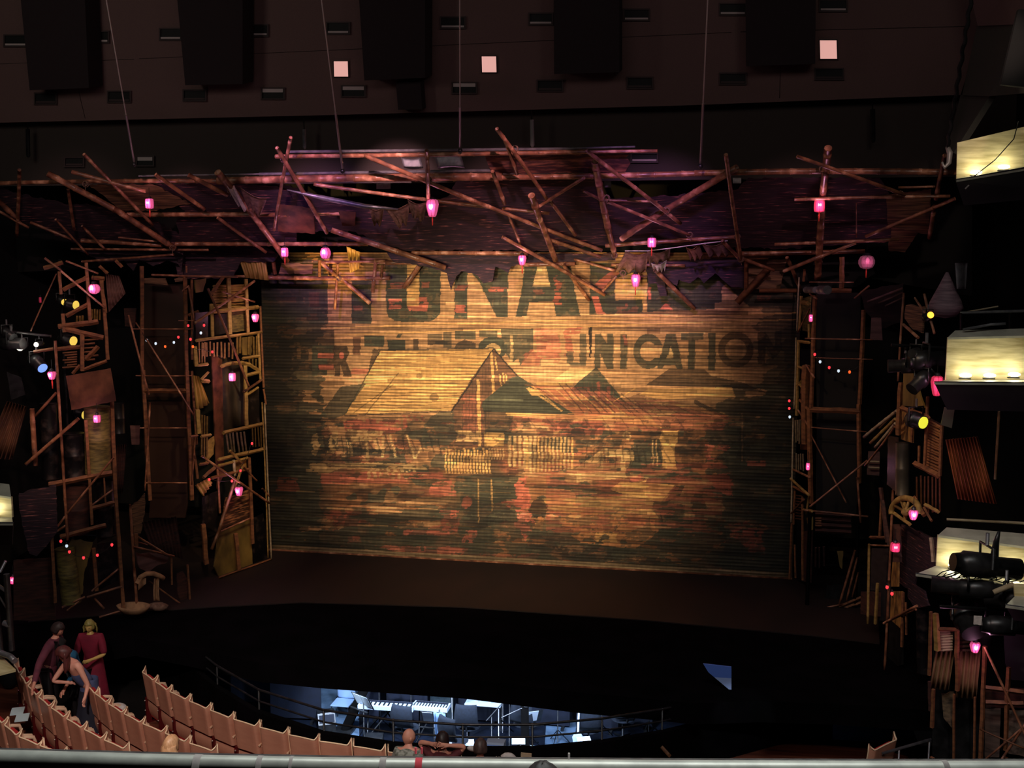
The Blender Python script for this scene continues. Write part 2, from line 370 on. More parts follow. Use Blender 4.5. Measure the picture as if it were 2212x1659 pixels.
# ---------- painted show curtain ----------
CYY = 24.05
x0c, x1c = PY(572, 900, CYY).x, PY(1722, 900, CYY).x
z0c, z1c = Z1+.03, 8.34
NU, NV = 760, 470
def build_curtain():
    us = np.linspace(0, 1, NU+1); vs = np.linspace(0, 1, NV+1)
    X, Z = np.meshgrid(x0c+(x1c-x0c)*us, z0c+(z1c-z0c)*vs)
    dx = X-CAM.x; dy = CYY-CAM.y; dz = Z-CAM.z
    dep = dx*FW.x+dy*FW.y+dz*FW.z
    px = CX+F*(dx*RT.x+dy*RT.y)/dep; py = CY-F*(dx*UP.x+dy*UP.y+dz*UP.z)/dep
    rng = np.random.RandomState(3)
    def vnoise(sx, sy, oct=4, seed=0):
        out = np.zeros_like(px); amp = 1; tot = 0
        for o in range(oct):
            r = np.random.RandomState(seed*31+o); G = r.rand(256, 256)
            gx = px/sx*(2**o)+seed*7.3; gy = py/sy*(2**o)+seed*3.1
            ix = np.floor(gx).astype(int); iy = np.floor(gy).astype(int); fx = gx-ix; fy = gy-iy
            fx = fx*fx*(3-2*fx); fy = fy*fy*(3-2*fy)
            g = lambda a, b: G[a % 256, b % 256]
            out += amp*((g(ix, iy)*(1-fx)+g(ix+1, iy)*fx)*(1-fy)+(g(ix, iy+1)*(1-fx)+g(ix+1, iy+1)*fx)*fy); tot += amp; amp *= .55
        return out/tot
    C = np.zeros(px.shape+(3,)); 
    TAN = np.array(srgb(190, 142, 98)[:3]); GRN = np.array(srgb(72, 70, 54)[:3]); RED = np.array(srgb(168, 88, 68)[:3]); DK = np.array(srgb(40, 33, 27)[:3])
    BRT = np.array(srgb(230, 174, 106)[:3]); ORG = np.array(srgb(186, 122, 76)[:3]); BRN = np.array(srgb(112, 76, 54)[:3]); PNK = np.array(srgb(214, 112, 90)[:3])
    TAN2 = np.array(srgb(216, 172, 116)[:3])
    cols = dict(T=TAN, G=GRN, R=RED, D=DK, B=BRT, O=ORG, N=BRN, P=PNK, t=TAN2)
    wob = (vnoise(30, 14, 3, 11)-.5)*7; wob2 = (vnoise(30, 14, 3, 12)-.5)*4
    pitch_ = .075; si = np.floor((Z-z0c)/pitch_).astype(int); sf = (Z-z0c)/pitch_-si
    rs_ = np.random.RandomState(9); sh_ = rs_.rand(400); sh2 = rs_.rand(400, 64); sh3 = rs_.rand(400)
    jit = (sh_[si]-.5)*7+(vnoise(9, 7, 2, 41)-.5)*5; bx_ = px+(sh_[si]-.5)*2.2
    qx, qy = px+wob*1.4+jit, py+wob2*1.3
    ero = vnoise(34, 5, 3, 42); ero2 = vnoise(16, 12, 3, 43)
    def put(mask, c, a=1.0):
        col = cols[c] if isinstance(c, str) else c
        C[mask] = C[mask]*(1-a)+col*a
    def pin(pts, k='', wb=False):
        P = [rg(k, *p) for p in pts]; xs = [p[0] for p in P]; ys = [p[1] for p in P]
        ax, ay = (qx, qy) if wb else (bx_, py)
        m = (ax > min(xs)) & (ax < max(xs)) & (ay > min(ys)) & (ay < max(ys))
        a = ax[m]; b = ay[m]; ins = np.zeros(a.shape, bool); n = len(P)
        for i in range(n):
            xa, ya = P[i]; xb, yb = P[(i+1) % n]
            if ya == yb: continue
            c = ((ya > b) != (yb > b)) & (a < (xb-xa)*(b-ya)/(yb-ya)+xa); ins ^= c
        m2 = np.zeros(px.shape, bool); m2[m] = ins
        if wb: m2 &= (ero > .33) & (ero2 > .3)
        return m2
    def poly(c, pts, k='', a=1.0, wb=False):
        cy_ = sum(rg(k, *p)[1] for p in pts)/len(pts)
        put(pin(pts, k, wb), c, a)
    def rect(c, x0, y0, x1, y1, k='', a=1.0, wb=False): poly(c, [(x0, y0), (x1, y0), (x1, y1), (x0, y1)], k, a, wb)
    def line(c, x0, y0, x1, y1, w, k='', a=1.0):
        (x0, y0), (x1, y1) = rg(k, x0, y0), rg(k, x1, y1); d = math.hypot(x1-x0, y1-y0); qx, qy = px+(sh_[si]-.5)*1.6, py; ux, uy = (x1-x0)/d, (y1-y0)/d
        t = (qx-x0)*ux+(qy-y0)*uy; s = abs((qx-x0)*-uy+(qy-y0)*ux); put((t > 0) & (t < d) & (s < w/2), c, a)
    def ell(c, x, y, rx, ry, k='', a=1.0, inner=None, cut=None):
        x, y = rg(k, x, y); s = RG[k][2]; rx *= s; ry *= s
        d = ((qx-x)/rx)**2+((py-y)/ry)**2 if y > 905 else ((px-x)/rx)**2+((py-y)/ry)**2; m = d < 1
        if inner: m &= d > inner**2
        if cut: m &= ~((px > x) & (abs(py-y) < cut*ry))
        put(m, c, a)
    # ground colour: dull tan with broad streaks of brown and red, dark to the sides and bottom
    C[:] = TAN
    n1 = vnoise(120, 18, 4, 1); n2 = vnoise(90, 26, 4, 2); n3 = vnoise(60, 40, 3, 3)
    C += (n1[..., None]-.5)*np.array([.22, .16, .08])
    # lower half of the picture: reflections and clutter
    low = np.clip((py-880)/60, 0, 1)*.97
    base_low = BRN*(1-n2[..., None])+ORG*n2[..., None]
    C[:] = C*(1-low[..., None])+base_low*low[..., None]
    put((low > .5) & (n2 > .60), 'R', .6); n4 = vnoise(64, 34, 5, 6); n5 = vnoise(60, 20, 5, 7)
    sm = lambda a, lo, hi: np.clip((a-lo)/(hi-lo), 0, 1)[..., None]; C[:] = C*(1-sm(n4, .5, .62)*.7*low[..., None])+DK*sm(n4, .5, .62)*.7*low[..., None]; C[:] = C*(1-sm(n5, .56, .66)*.5*low[..., None])+TAN*sm(n5, .56, .66)*.5*low[..., None]
    put((low > .5) & (n3 > .57) & (n1 < .56), 'G', .85)
    put((low > .5) & (n1 > .62), 'T', .7)
    # dark flanks: olive paint, plus the light's falloff put into the colour
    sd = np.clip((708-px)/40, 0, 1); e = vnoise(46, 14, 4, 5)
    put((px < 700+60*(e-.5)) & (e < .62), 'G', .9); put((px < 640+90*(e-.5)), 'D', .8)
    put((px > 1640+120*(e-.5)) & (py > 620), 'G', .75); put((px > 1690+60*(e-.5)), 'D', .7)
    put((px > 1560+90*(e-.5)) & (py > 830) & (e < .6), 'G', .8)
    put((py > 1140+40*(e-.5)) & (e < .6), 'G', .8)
    # row 1 of big lettering
    rect('T', 708, 590, 762, 697); rect('G', 565, 590, 708, 700); rect('N', 668, 632, 690, 662, a=.6)
    for (a, b, c_, d) in ((600, 640, 640, 652), (640, 676, 684, 692), (620, 612, 660, 622)): rect('N', a, b, c_, d, a=.5, wb=True)
    rect('G', 1105, 240, 1340, 770, 'U1'); rect('R', 1120, 560, 1240, 620, 'U1', .5, True)
    poly('G', [(1505, 60), (2165, 60), (2165, 640), (2120, 700), (2050, 740), (1950, 752), (1720, 752), (1620, 735), (1550, 690), (1520, 630)], 'U1')
    rect('B', 1765, 60, 1912, 565, 'U1', .8); rect('P', 1790, 450, 2020, 620, 'U1', .75, True); rect('P', 1560, 470, 1700, 600, 'U1', .7, True); rect('R', 1560, 280, 1740, 350, 'U1', .6, True); rect('R', 1930, 270, 2030, 340, 'U1', .6, True)
    rect('B', 1765, 350, 1912, 565, 'U1', .6)
    rect('G', 232, 80, 385, 712, 'U2'); rect('P', 240, 540, 375, 640, 'U2', .8, True); rect('R', 260, 300, 380, 370, 'U2', .6, True)
    poly('G', [(400, 60), (872, 40), (868, 690), (735, 690), (640, 500), (520, 260), (430, 160)], 'U2'); rect('R', 650, 330, 830, 390, 'U2', .8, True)
    poly('G', [(1070, 40), (1610, 40), (1660, 330), (1735, 675), (1445, 682), (1415, 500), (1125, 512), (1090, 682), (960, 686), (1030, 400)], 'U2')
    poly('t', [(1225, 60), (1320, 60), (1372, 325), (1165, 320)], 'U2'); rect('R', 1425, 190, 1495, 540, 'U2', .9, True); rect('R', 1180, 360, 1290, 420, 'U2', .4, True)
    poly('G', [(1850, 40), (2400, 40), (2400, 240), (2150, 250), (2150, 480), (2480, 480), (2480, 640), (1990, 662), (1845, 665)], 'U2')
    poly('P', [(1870, 440), (1950, 440), (2000, 620), (2050, 660), (1930, 660)], 'U2'); poly('R', [(1900, 300), (2160, 90), (2200, 170), (2000, 370)], 'U2', .8)
    poly('B', [(0, 230), (230, 150), (385, 240), (385, 480), (0, 492)], 'U3', .85); rect('R', 120, 520, 200, 560, 'U3', .7, True); rect('R', 20, 560, 260, 640, 'U3', .35, True)
    rect('B', 320, 480, 372, 630, 'U3', .8)
    poly('G', [(375, 100), (2200, 100), (2200, 560), (1600, 570), (1500, 480), (1310, 300), (1265, 330), (1265, 515), (1185, 522), (1182, 596), (900, 606), (375, 630)], 'U3')
    poly('t', [(1265, 330), (1310, 310), (1500, 480), (1600, 570), (1182, 590), (1185, 522), (1265, 515)], 'U3', .8); poly('P', [(520, 600), (600, 520), (690, 605)], 'U3', .8)
    rect('P', 385, 330, 425, 480, 'U3', .8); rect('R', 1700, 430, 1840, 500, 'U3', .4, True); rect('R', 540, 490, 640, 560, 'U3', .35, True)
    # long rails
    for y, s in ((700, 1), (716, 0)): line('B', 720, y+8, 1720, y-26+s*2, 3, a=.7)
    line('N', 720, 712, 1700, 706, 2.5, a=.5); line('N', 900, 694, 1720, 664, 2, a=.4)
    # row 2 lettering
    rect('D', 565, 712, 722, 800, a=.85); rect('N', 600, 712, 650, 722, a=.6, wb=True); rect('T', 642, 752, 650, 775, a=.3); rect('T', 668, 752, 674, 775, a=.3)
    rect('G', 630, 1030, 880, 1110, 'U1'); rect('G', 630, 1110, 700, 1380, 'U1'); rect('G', 690, 1185, 815, 1250, 'U1'); rect('G', 640, 1325, 810, 1390, 'U1')
    rect('P', 700, 1125, 890, 1180, 'U1', .5); rect('P', 710, 1255, 890, 1320, 'U1', .5)
    poly('D', [(890, 1030), (1040, 1040), (1080, 1110), (1040, 1210), (1110, 1400), (1010, 1400), (965, 1240), (965, 1400), (900, 1400)], 'U1', .85); ell('P', 985, 1150, 30, 42, 'U1')
    rect('N', 1120, 930, 1210, 1140, 'U1'); rect('G', 1255, 910, 1490, 1045, 'U1'); poly('D', [(1365, 1060), (1440, 1100), (1380, 1290), (1290, 1390)], 'U1', .8)
    poly('G', [(1525, 965), (1740, 965), (1740, 1090), (1540, 1095)], 'U1'); poly('G', [(1660, 890), (1710, 890), (1680, 940), (1635, 940)], 'U1'); rect('D', 1840, 950, 1900, 1090, 'U1', .8)
    rect('P', 1090, 1300, 1280, 1370, 'U1', .6, True); rect('D', 2010, 960, 2212, 1020, 'U1', .8); rect('G', 2010, 890, 2180, 960, 'U1', .7)
    rect('G', 100, 870, 195, 1060, 'U2', .8); rect('D', 0, 980, 190, 1020, 'U2', .8)
    rect('G', 235, 855, 485, 960, 'U2', .9); poly('D', [(220, 1080), (260, 1000), (350, 960), (480, 1000), (485, 1080)], 'U2', .8)
    rect('G', 525, 850, 745, 930, 'U2', .9); ell('G', 690, 1060, 175, 135, 'U2'); ell('t', 690, 1090, 95, 85, 'U2')
    poly('G', [(785, 830), (1170, 830), (1170, 1080), (1020, 1270), (1000, 1180), (930, 1230), (880, 1180), (800, 1040)], 'U2', .9); rect('t', 895, 900, 930, 1220, 'U2', .7)
    poly('P', [(1190, 830), (1450, 820), (1490, 1100), (1490, 1180), (1190, 1190)], 'U2', .65, True); rect('D', 1200, 900, 1480, 980, 'U2', .35, True); rect('G', 1200, 1180, 1270, 1270, 'U2', .6)
    poly('R', [(1120, 1060), (1270, 1180), (1270, 1270), (1020, 1275)], 'U2', .6, True); rect('R', 1430, 1110, 1500, 1270, 'U2', .5, True)
    poly('R', [(1520, 830), (1750, 820), (1740, 880), (1620, 900), (1650, 1180), (1570, 1200)], 'U2', .8, True)
    poly('G', [(1570, 1100), (1650, 1100), (1655, 1230), (1725, 1235), (1725, 890), (1805, 890), (1805, 1270), (1620, 1272), (1575, 1230)], 'U2', .85)
    poly('D', [(1832, 815), (1875, 815), (1860, 1180), (1845, 1180)], 'U2')
    poly('G', [(1905, 890), (1980, 890), (2055, 1010), (2055, 890), (2130, 890), (2130, 1308), (2055, 1308), (1975, 1130), (1975, 1300), (1905, 1300)], 'U2', .9)
    rect('G', 55, 900, 137, 1312, 'U3', .9); rect('P', 90, 900, 130, 1030, 'U3', .5, True)
    ell('G', 390, 1100, 178, 210, 'U3', .92, inner=.55, cut=.34); rect('N', 370, 825, 530, 890, 'U3', .7)
    poly('G', [(605, 890), (715, 890), (805, 1312), (735, 1312), (712, 1262), (580, 1268), (562, 1305), (495, 1305)], 'U3', .92); poly('t', [(655, 1040), (695, 1180), (610, 1190)], 'U3')
    poly('G', [(778, 880), (1045, 880), (1045, 962), (947, 966), (947, 1312), (865, 1312), (865, 966), (778, 962)], 'U3', .92)
    rect('G', 1107, 880, 1190, 1330, 'U3', .92); ell('D', 1435, 1080, 212, 215, 'U3', .7, inner=.6); ell('N', 1435, 1090, 90, 90, 'U3', .3)
    poly('D', [(1697, 870), (1790, 870), (1900, 1060), (1900, 860), (1980, 850), (1980, 1080), (1880, 1200), (1790, 1040), (1780, 1250), (1697, 1250)], 'U3', .75)
    # roofs
    R = [(822, 758), (1064, 753), (975, 886), (900, 889), (745, 896)]
    poly('B', R); line('D', 745, 898, 975, 888, 2.5, a=.8); line('D', 822, 757, 745, 896, 2.4, a=.8); line('D', 815, 756, 1066, 752, 3, a=.8)
    stripe = (np.abs(((py*1.0)/6.6) % 1-.5) < .2); mk = pin(R); C[mk & stripe] *= .5; C[mk & (np.abs(((py*1.0)/6.6+.35) % 1-.5) < .14)] *= 1.25
    line('D', 861, 805, 790, 895, 2.5, a=.6); line('D', 850, 830, 762, 893, 2.5, a=.5); ell('D', 938, 858, 10, 9, a=.6); ell('D', 906, 812, 7, 6, a=.5)
    poly('G', [(736, 835), (790, 828), (745, 896), (720, 905), (690, 900)], a=.85)
    poly('N', [(1066, 753), (1140, 836), (1052, 872), (1046, 960), (983, 965), (975, 886), (1020, 815)]); rect('R', 1000, 850, 1040, 950, a=.4, wb=True)
    for x, y0, y1, w_ in ((1033, 820, 965, 7), (1062, 760, 850, 6), (1070, 770, 800, 3), (1079, 808, 835, 3), (1086, 805, 828, 3), (1092, 808, 825, 3)): line('B', x, y0, x+4, y1, w_, a=.85)
    line('D', 1066, 753, 975, 890, 2.5); line('D', 1066, 753, 1140, 838, 3)
    poly('G', [(1105, 815), (1120, 812), (1175, 845), (1240, 892), (1200, 895), (1045, 888), (1040, 870)])
    poly('D', [(1045, 888), (1110, 890), (1105, 935), (1050, 940)], a=.7)
    poly('O', [(1130, 830), (1290, 832), (1345, 880), (1385, 905), (1250, 895), (1180, 845)], a=.8, wb=True)
    poly('t', [(1195, 820), (1230, 796), (1285, 796), (1250, 822)]); poly('B', [(1135, 838), (1160, 840), (1185, 852), (1150, 855)], a=.8); poly('B', [(1155, 826), (1240, 826), (1236, 832), (1160, 832)])
    poly('G', [(1288, 793), (1350, 868), (1300, 880), (1232, 842), (1248, 826)]); rect('R', 1290, 825, 1296, 860, a=.8); rect('R', 1310, 835, 1318, 870, a=.8); rect('R', 1268, 835, 1274, 850, a=.6)
    line('B', 1325, 868, 1372, 838, 2.5); line('B', 1312, 862, 1345, 890, 2.5); line('B', 1140, 838, 1215, 888, 4, a=.8); line('B', 1175, 850, 1240, 892, 2, a=.7)
    poly('N', [(1325, 872), (1375, 850), (1440, 872), (1560, 905), (1480, 905), (1400, 890)], a=.7, wb=True)
    poly('D', [(1445, 797), (1522, 798), (1536, 812), (1610, 828), (1660, 850), (1585, 838), (1395, 832)], a=.75)
    poly('B', [(1400, 840), (1580, 836), (1588, 858), (1500, 858), (1440, 866), (1380, 852)], a=.75); poly('B', [(1445, 868), (1565, 892), (1575, 902), (1470, 880)], a=.7)
    poly('D', [(1500, 862), (1575, 900), (1570, 906), (1500, 872)], a=.8)
    poly('B', [(1092, 891), (1200, 896), (1400, 899), (1430, 924), (1340, 912), (1095, 897)], a=.8)
    poly('O', [(1240, 850), (1390, 900), (1240, 897)], a=.5, wb=True)
    for i in range(5): line('D', 1330+i*16, 870+i*2, 1360+i*16, 900, 1.6, a=.5)
    # darker hollows of the painted clutter and water
    for (x, y, rx, ry, a_) in ((700, 1010, 60, 40, .6), (660, 1090, 60, 50, .6), (1045, 1075, 70, 60, .75), (1020, 1140, 60, 30, .6), (1250, 1190, 140, 22, .6), (1460, 1120, 70, 60, .5), (1640, 1010, 60, 70, .6), (1600, 930, 30, 60, .6), (860, 985, 60, 14, .5), (760, 1180, 160, 20, .5), (1120, 945, 40, 10, .5), (930, 1060, 50, 30, .35), (880, 930, 30, 20, .6), (640, 930, 50, 50, .6)):
        d_ = ((px+wob*3-x)/rx)**2+((py+wob2*2-y)/ry)**2; k_ = (np.clip(1.5-d_, 0, 1)*a_)[..., None]; C[:] = C*(1-k_)+GRN*.8*k_
    # left hut clutter
    poly('R', [(185, 0), (0, 0)][:0] or [(670, 190), (740, 165), (1180, 175), (1175, 240), (1000, 290), (730, 300), (680, 250)], 'V1', .95, True)
    poly('t', [(690, 250), (1000, 265), (960, 300), (900, 345), (760, 340)], 'V1', .8, True); rect('D', 400, 480, 820, 500, 'V1', .6, True)
    for (a, b, c_, d, w_) in ((850, 290, 870, 500, 6), (1040, 290, 1090, 470, 5), (1175, 290, 1240, 480, 4), (1290, 390, 1245, 480, 4), (990, 300, 985, 470, 6), (730, 350, 740, 460, 6), (700, 330, 720, 440, 3)): line('t', a, b, c_, d, w_, 'V1', .7)
    rect('t', 915, 330, 965, 440, 'V1', .7, True); rect('t', 560, 260, 620, 440, 'V1', .6, True); rect('T', 630, 310, 700, 470, 'V1', .6, True); rect('D', 520, 290, 560, 440, 'V1', .7, True)
    rect('D', 735, 360, 845, 460, 'V1', .7, True); rect('D', 1100, 320, 1200, 450, 'V1', .6, True); rect('G', 1000, 350, 1060, 450, 'V1', .6, True); ell('t', 455, 370, 30, 90, 'V1', .6)
    poly('t', [(390, 515), (1330, 520), (1340, 570), (640, 560), (560, 600), (390, 580)], 'V1', .6, True); rect('P', 500, 590, 1190, 680, 'V1', .5, True); line('D', 700, 545, 1150, 550, 3, 'V1', .7)
    for i in range(8): rect('t', 870+i*48, 555, 895+i*48, 640, 'V1', .6, True)
    rect('R', 1190, 590, 1500, 640, 'V1', .8, True); poly('P', [(1380, 680), (1540, 650), (1580, 780), (1340, 780)], 'V1', .6, True)
    poly('G', [(1400, 120), (1550, 100), (1560, 330), (1480, 420), (1300, 400), (1310, 200)], 'V1', .8, True)
    for x in (1150, 1195, 1240, 1290): rect('R', x, 130, x+22, 180, 'V1', .7, True)
    poly('B', [(1790, 270), (1950, 280), (1950, 380), (1800, 390)], 'V1', .9); rect('t', 1565, 260, 1760, 350, 'V1', .7, True)
    for i in range(15): rect('B', 1480+i*25, 395+(i % 3)*14, 1494+i*25, 600, 'V1', .85)
    for i in range(6): rect('t', 1830+i*22, 400, 1838+i*22, 490, 'V1', .7)
    for i in range(6): rect('t', 1985+i*40, 300, 2008+i*40, 545, 'V1', .8)
    for i in range(13): rect('t' if i % 3 else 'B', 25+i*30, 310, 41+i*30, 560+((i*37) % 40), 'V2', .85)
    rect('D', 1990, 560, 2120, 620, 'V1', .6, True)
    poly('G', [(1580, 620), (2080, 620), (2060, 780), (1700, 900), (1620, 860), (1560, 700)], 'V1', .85, True); line('B', 1745, 640, 1750, 1000, 3, 'V1', .6); line('B', 1850, 650, 1858, 900, 4, 'V1', .6)
    poly('D', [(1650, 830), (2000, 850), (2060, 960), (1700, 1060), (1620, 960)], 'V1', .6, True); ell('R', 1660, 830, 40, 50, 'V1', .7)
    poly('P', [(2050, 680), (2130, 600), (2160, 800), (2180, 1000), (2100, 1140), (2050, 1000)], 'V1', .8, True); poly('R', [(1920, 830), (2080, 790), (2160, 840), (2000, 870)], 'V1', .8, True)
    rect('P', 1140, 1050, 1500, 1090, 'V1', .6, True); rect('R', 1450, 890, 1600, 1060, 'V1', .8, True); rect('R', 700, 1100, 800, 1150, 'V1', .6, True); rect('R', 590, 900, 800, 1020, 'V1', .7, True)
    poly('P', [(900, 1170), (1660, 1190), (1600, 1260), (1150, 1250), (1020, 1200)], 'V1', .5, True); rect('R', 1380, 1240, 2212, 1300, 'V1', .4, True); poly('P', [(1640, 1050), (1740, 1060), (1700, 1150), (1610, 1150)], 'V1', .6, True)
    poly('R', [(150, 620), (300, 640), (330, 740), (140, 740)], 'V1', .6, True)
    # right half
    poly('R', [(110, 170), (640, 190), (640, 290), (100, 300), (180, 240)], 'V2', .7, True); poly('G', [(0, 160), (110, 160), (100, 230), (0, 230)], 'V2', .8, True); poly('D', [(390, 240), (480, 240), (500, 300), (380, 290)], 'V2', .8)
    rect('G', 415, 330, 780, 400, 'V2', .75, True); rect('G', 880, 330, 1090, 560, 'V2', .85, True); poly('N', [(405, 560), (640, 400), (640, 560)], 'V2', .7, True); poly('t', [(610, 420), (640, 400), (640, 590), (420, 560)], 'V2', .5)
    poly('t', [(415, 600), (780, 580), (780, 640), (430, 670)], 'V2', .9); poly('t', [(650, 400), (880, 420), (880, 500), (820, 500), (820, 640), (780, 640), (780, 460), (650, 470)], 'V2', .8)
    poly('B', [(1105, 260), (1235, 260), (1230, 350), (1210, 370), (1210, 500), (1230, 570), (1110, 560), (1105, 370), (1085, 330)], 'V2', .85)
    for x in (1030, 1060): line('t', x, 330, x+10, 540, 3, 'V2', .7)
    ell('t', 835, 295, 34, 36, 'V2', .8); ell('N', 835, 295, 22, 24, 'V2', .8); ell('t', 690, 210, 40, 50, 'V2', .6)
    poly('B', [(780, 665), (1215, 690), (1120, 800), (1100, 830), (720, 740), (700, 720)], 'V2', .85); poly('B', [(880, 700), (990, 640), (960, 690)], 'V2'); poly('B', [(110, 800), (1250, 760), (1120, 830), (1020, 880), (1090, 960), (250, 900)], 'V2', .35)
    poly('O', [(300, 900), (1090, 960), (1080, 1060), (900, 1200), (450, 1150), (330, 1050)], 'V2', .8, True); rect('B', 580, 1070, 740, 1150, 'V2', .6, True); rect('O', 430, 900, 700, 980, 'V2', .6, True)
    poly('D', [(1215, 700), (1290, 700), (1250, 780), (1150, 830), (1290, 850), (1280, 940), (1130, 960), (1100, 900), (1030, 870), (1040, 820), (1130, 820)], 'V2', .75); ell('D', 1400, 860, 55, 110, 'V2', .75); line('D', 1100, 900, 1115, 1060, 4, 'V2', .8)
    ell('D', 130, 880, 70, 80, 'V2', .8); ell('O', 140, 1000, 34, 60, 'V2', .9); poly('D', [(60, 1080), (230, 1020), (320, 1120), (360, 1260), (0, 1200)], 'V2', .5, True); poly('R', [(0, 750), (60, 790), (40, 830), (0, 830)], 'V2', .8); poly('P', [(0, 900), (70, 940), (60, 1060), (0, 1120)], 'V2', .7, True)
    poly('R', [(1440, 620), (1660, 600), (1680, 780), (1600, 760)], 'V2', .85, True); poly('P', [(1450, 370), (1520, 380), (1520, 500), (1460, 500)], 'V2', .7, True); rect('P', 1550, 370, 1640, 420, 'V2', .6, True)
    poly('R', [(1780, 980), (1900, 1060), (1920, 1250), (1800, 1230), (1600, 1020)], 'V2', .75, True); rect('R', 1770, 500, 1930, 545, 'V2', .6, True); poly('P', [(840, 640), (940, 600), (940, 650), (870, 670)], 'V2', .8); poly('R', [(1330, 510), (1640, 510), (1640, 560), (1340, 560)], 'V2', .6, True)
    poly('R', [(1170, 650), (1290, 600), (1310, 650), (1230, 680)], 'V2', .7, True); rect('D', 1250, 380, 1440, 560, 'V2', .5, True); line('T', 1745, 120, 1745, 500, 3, 'V2', .5)
    poly('D', [(200, 1170), (760, 1200), (1400, 1360), (700, 1300), (330, 1290)], 'V2', .6, True)
    # roof planks and battens, right-hand huts
    hz_ = pin([(1140, 832), (1290, 836), (1345, 868), (1440, 862), (1580, 900), (1560, 930), (1100, 930), (1110, 898), (1245, 896)]); k_ = hz_ & (ero > .4); C[k_] = C[k_]*.45+RED*.55
    k_ = (py > 1095) & (ero2 > .45) & (n4 > .46); C[k_] = C[k_]*.4+GRN*.6
    k_ = (py > 1000) & (py < 1150) & (px > 1180) & (px < 1560) & (ero < .5); C[k_] = C[k_]*.5+RED*.5
    k_ = (py > 905) & (py < 1000) & (ero2 > .56); C[k_] = C[k_]*.45+DK*.55
    for i in range(9): line('D', 1205+i*17, 826+i*3, 1262+i*17, 892, 2, a=.75)
    for i in range(7): line('B', 1150+i*26, 834+i*4, 1196+i*26, 872+i*4, 2, a=.7)
    for i in range(6): line('D', 1400, 806+i*5, 1580, 808+i*5, 1.3, a=.35)
    for i in range(6): line('D', 1340+i*30, 858+i*5, 1372+i*34, 898, 1.8, a=.5)
    for i in range(9): line('D', 1000+i*7, 845-i*8, 1000+i*7, 945, 1.2, a=.5)
    for i in range(8): line('N', 1262+i*9, 825, 1262+i*9, 862, 1.6, a=.6)
    for i in range(10): line('D', 1100+i*40, 902, 1118+i*40, 925, 2, a=.5)
    line('D', 1045, 889, 1240, 895, 2.4, a=.8); line('D', 1090, 900, 1440, 906, 2, a=.6); line('D', 1100, 935, 1420, 948, 2.4, a=.6); line('D', 690, 905, 975, 900, 3, a=.6); line('D', 700, 1000, 960, 1010, 2, a=.5)
    for i in range(14): line('D', 700+i*19, 940+(i*7) % 12, 704+i*19+(i*5) % 9, 985-(i*11) % 14, 3.2, a=.6)
    for i in range(12): line('D', 1270+i*15, 960+(i*7) % 16, 1262+i*17, 1010-(i*11) % 22, 3, a=.5)
    for i in range(9): line('t', 1210+i*19, 1020+(i*5) % 9, 1240+i*23, 1024+(i*5) % 9, 2.4, a=.5)
    for i in range(16): x_ = 640+i*66; line('t', x_, 1060+(i*37) % 110, x_+40+(i*13) % 50, 1060+(i*37) % 110+2, 2.6, a=.35)
    # pigment worn thin inside the dark letters
    g_ = (ero2 > .63) & (ero > .42) & (py < 830); C[g_] = C[g_]*.8+TAN*.2*.7
    # pale hem
    m_ = (Z < Z1+.16); C[m_] = np.array(srgb(150, 124, 92)[:3])*.8
    # fibres
    f1 = vnoise(26, 2.2, 3, 21); f2 = vnoise(5, 5, 2, 22); C *= (.62+.76*f1)[..., None]; C *= (.8+.4*f2)[..., None]
    cell = ((X-x0c)/1.9+sh_[si]*7).astype(int) % 64
    C *= (.62+.62*sh2[si, cell]*(.5+.5*sh3[si])+.12*sh3[si])[..., None]
    C[sf < .2] *= .36; C[(sf > .5) & (sf < .9)] *= 1.2  # dark gaps, and slat relief shading put into the colour
    hl = sh2[si, ((X-x0c)/2.7+sh3[si]*9).astype(int) % 64]; C[(hl > .86) & (sf > .25)] *= 1.45; C[(hl < .12)] *= .6
    C *= (.86+.34*vnoise(3.2, 60, 2, 44))[..., None]
    fl = np.clip((px-585)/95, 0, 1)*np.clip((1712-px)/110, 0, 1); C *= (.35+.65*np.clip(fl+(vnoise(60, 30, 3, 45)-.5)*.8, 0, 1))[..., None]  # side vignette of the curtain spots painted into the colour
    C = np.clip(C, .004, .9)
    # mesh with slats: shallow horizontal corrugation
    slat = np.abs(np.sin(Z*math.pi/.075))*.012
    sag = np.interp(X, [x0c, x1c], [0, 0])
    co = np.stack([X, CYY-slat, Z], -1).reshape(-1, 3)
    me = bpy.data.meshes.new('curtain_cloth'); nvt = co.shape[0]; me.vertices.add(nvt); me.vertices.foreach_set('co', (co-np.array([(x0c+x1c)/2, CYY, z0c])).ravel())
    ii = np.arange(NV)[:, None]*(NU+1)+np.arange(NU)[None, :]
    q = np.stack([ii, ii+1, ii+NU+2, ii+NU+1], -1).reshape(-1, 4); nf = q.shape[0]
    me.loops.add(nf*4); me.polygons.add(nf); me.loops.foreach_set('vertex_index', q.ravel()); me.polygons.foreach_set('loop_start', np.arange(nf)*4)
    try: me.polygons.foreach_set('loop_total', np.full(nf, 4))
    except Exception: pass
    me.update(calc_edges=True); me.validate()
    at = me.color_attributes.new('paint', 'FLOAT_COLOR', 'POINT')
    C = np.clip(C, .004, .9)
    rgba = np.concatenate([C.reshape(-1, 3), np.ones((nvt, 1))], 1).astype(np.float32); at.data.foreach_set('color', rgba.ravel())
    m = bpy.data.materials.new('painted_bamboo_curtain'); m.use_nodes = True; nt = m.node_tree; N = nt.nodes; L = nt.links; b = N['Principled BSDF']; b.inputs['Roughness'].default_value = .8
    a = N.new('ShaderNodeAttribute'); a.attribute_name = 'paint'
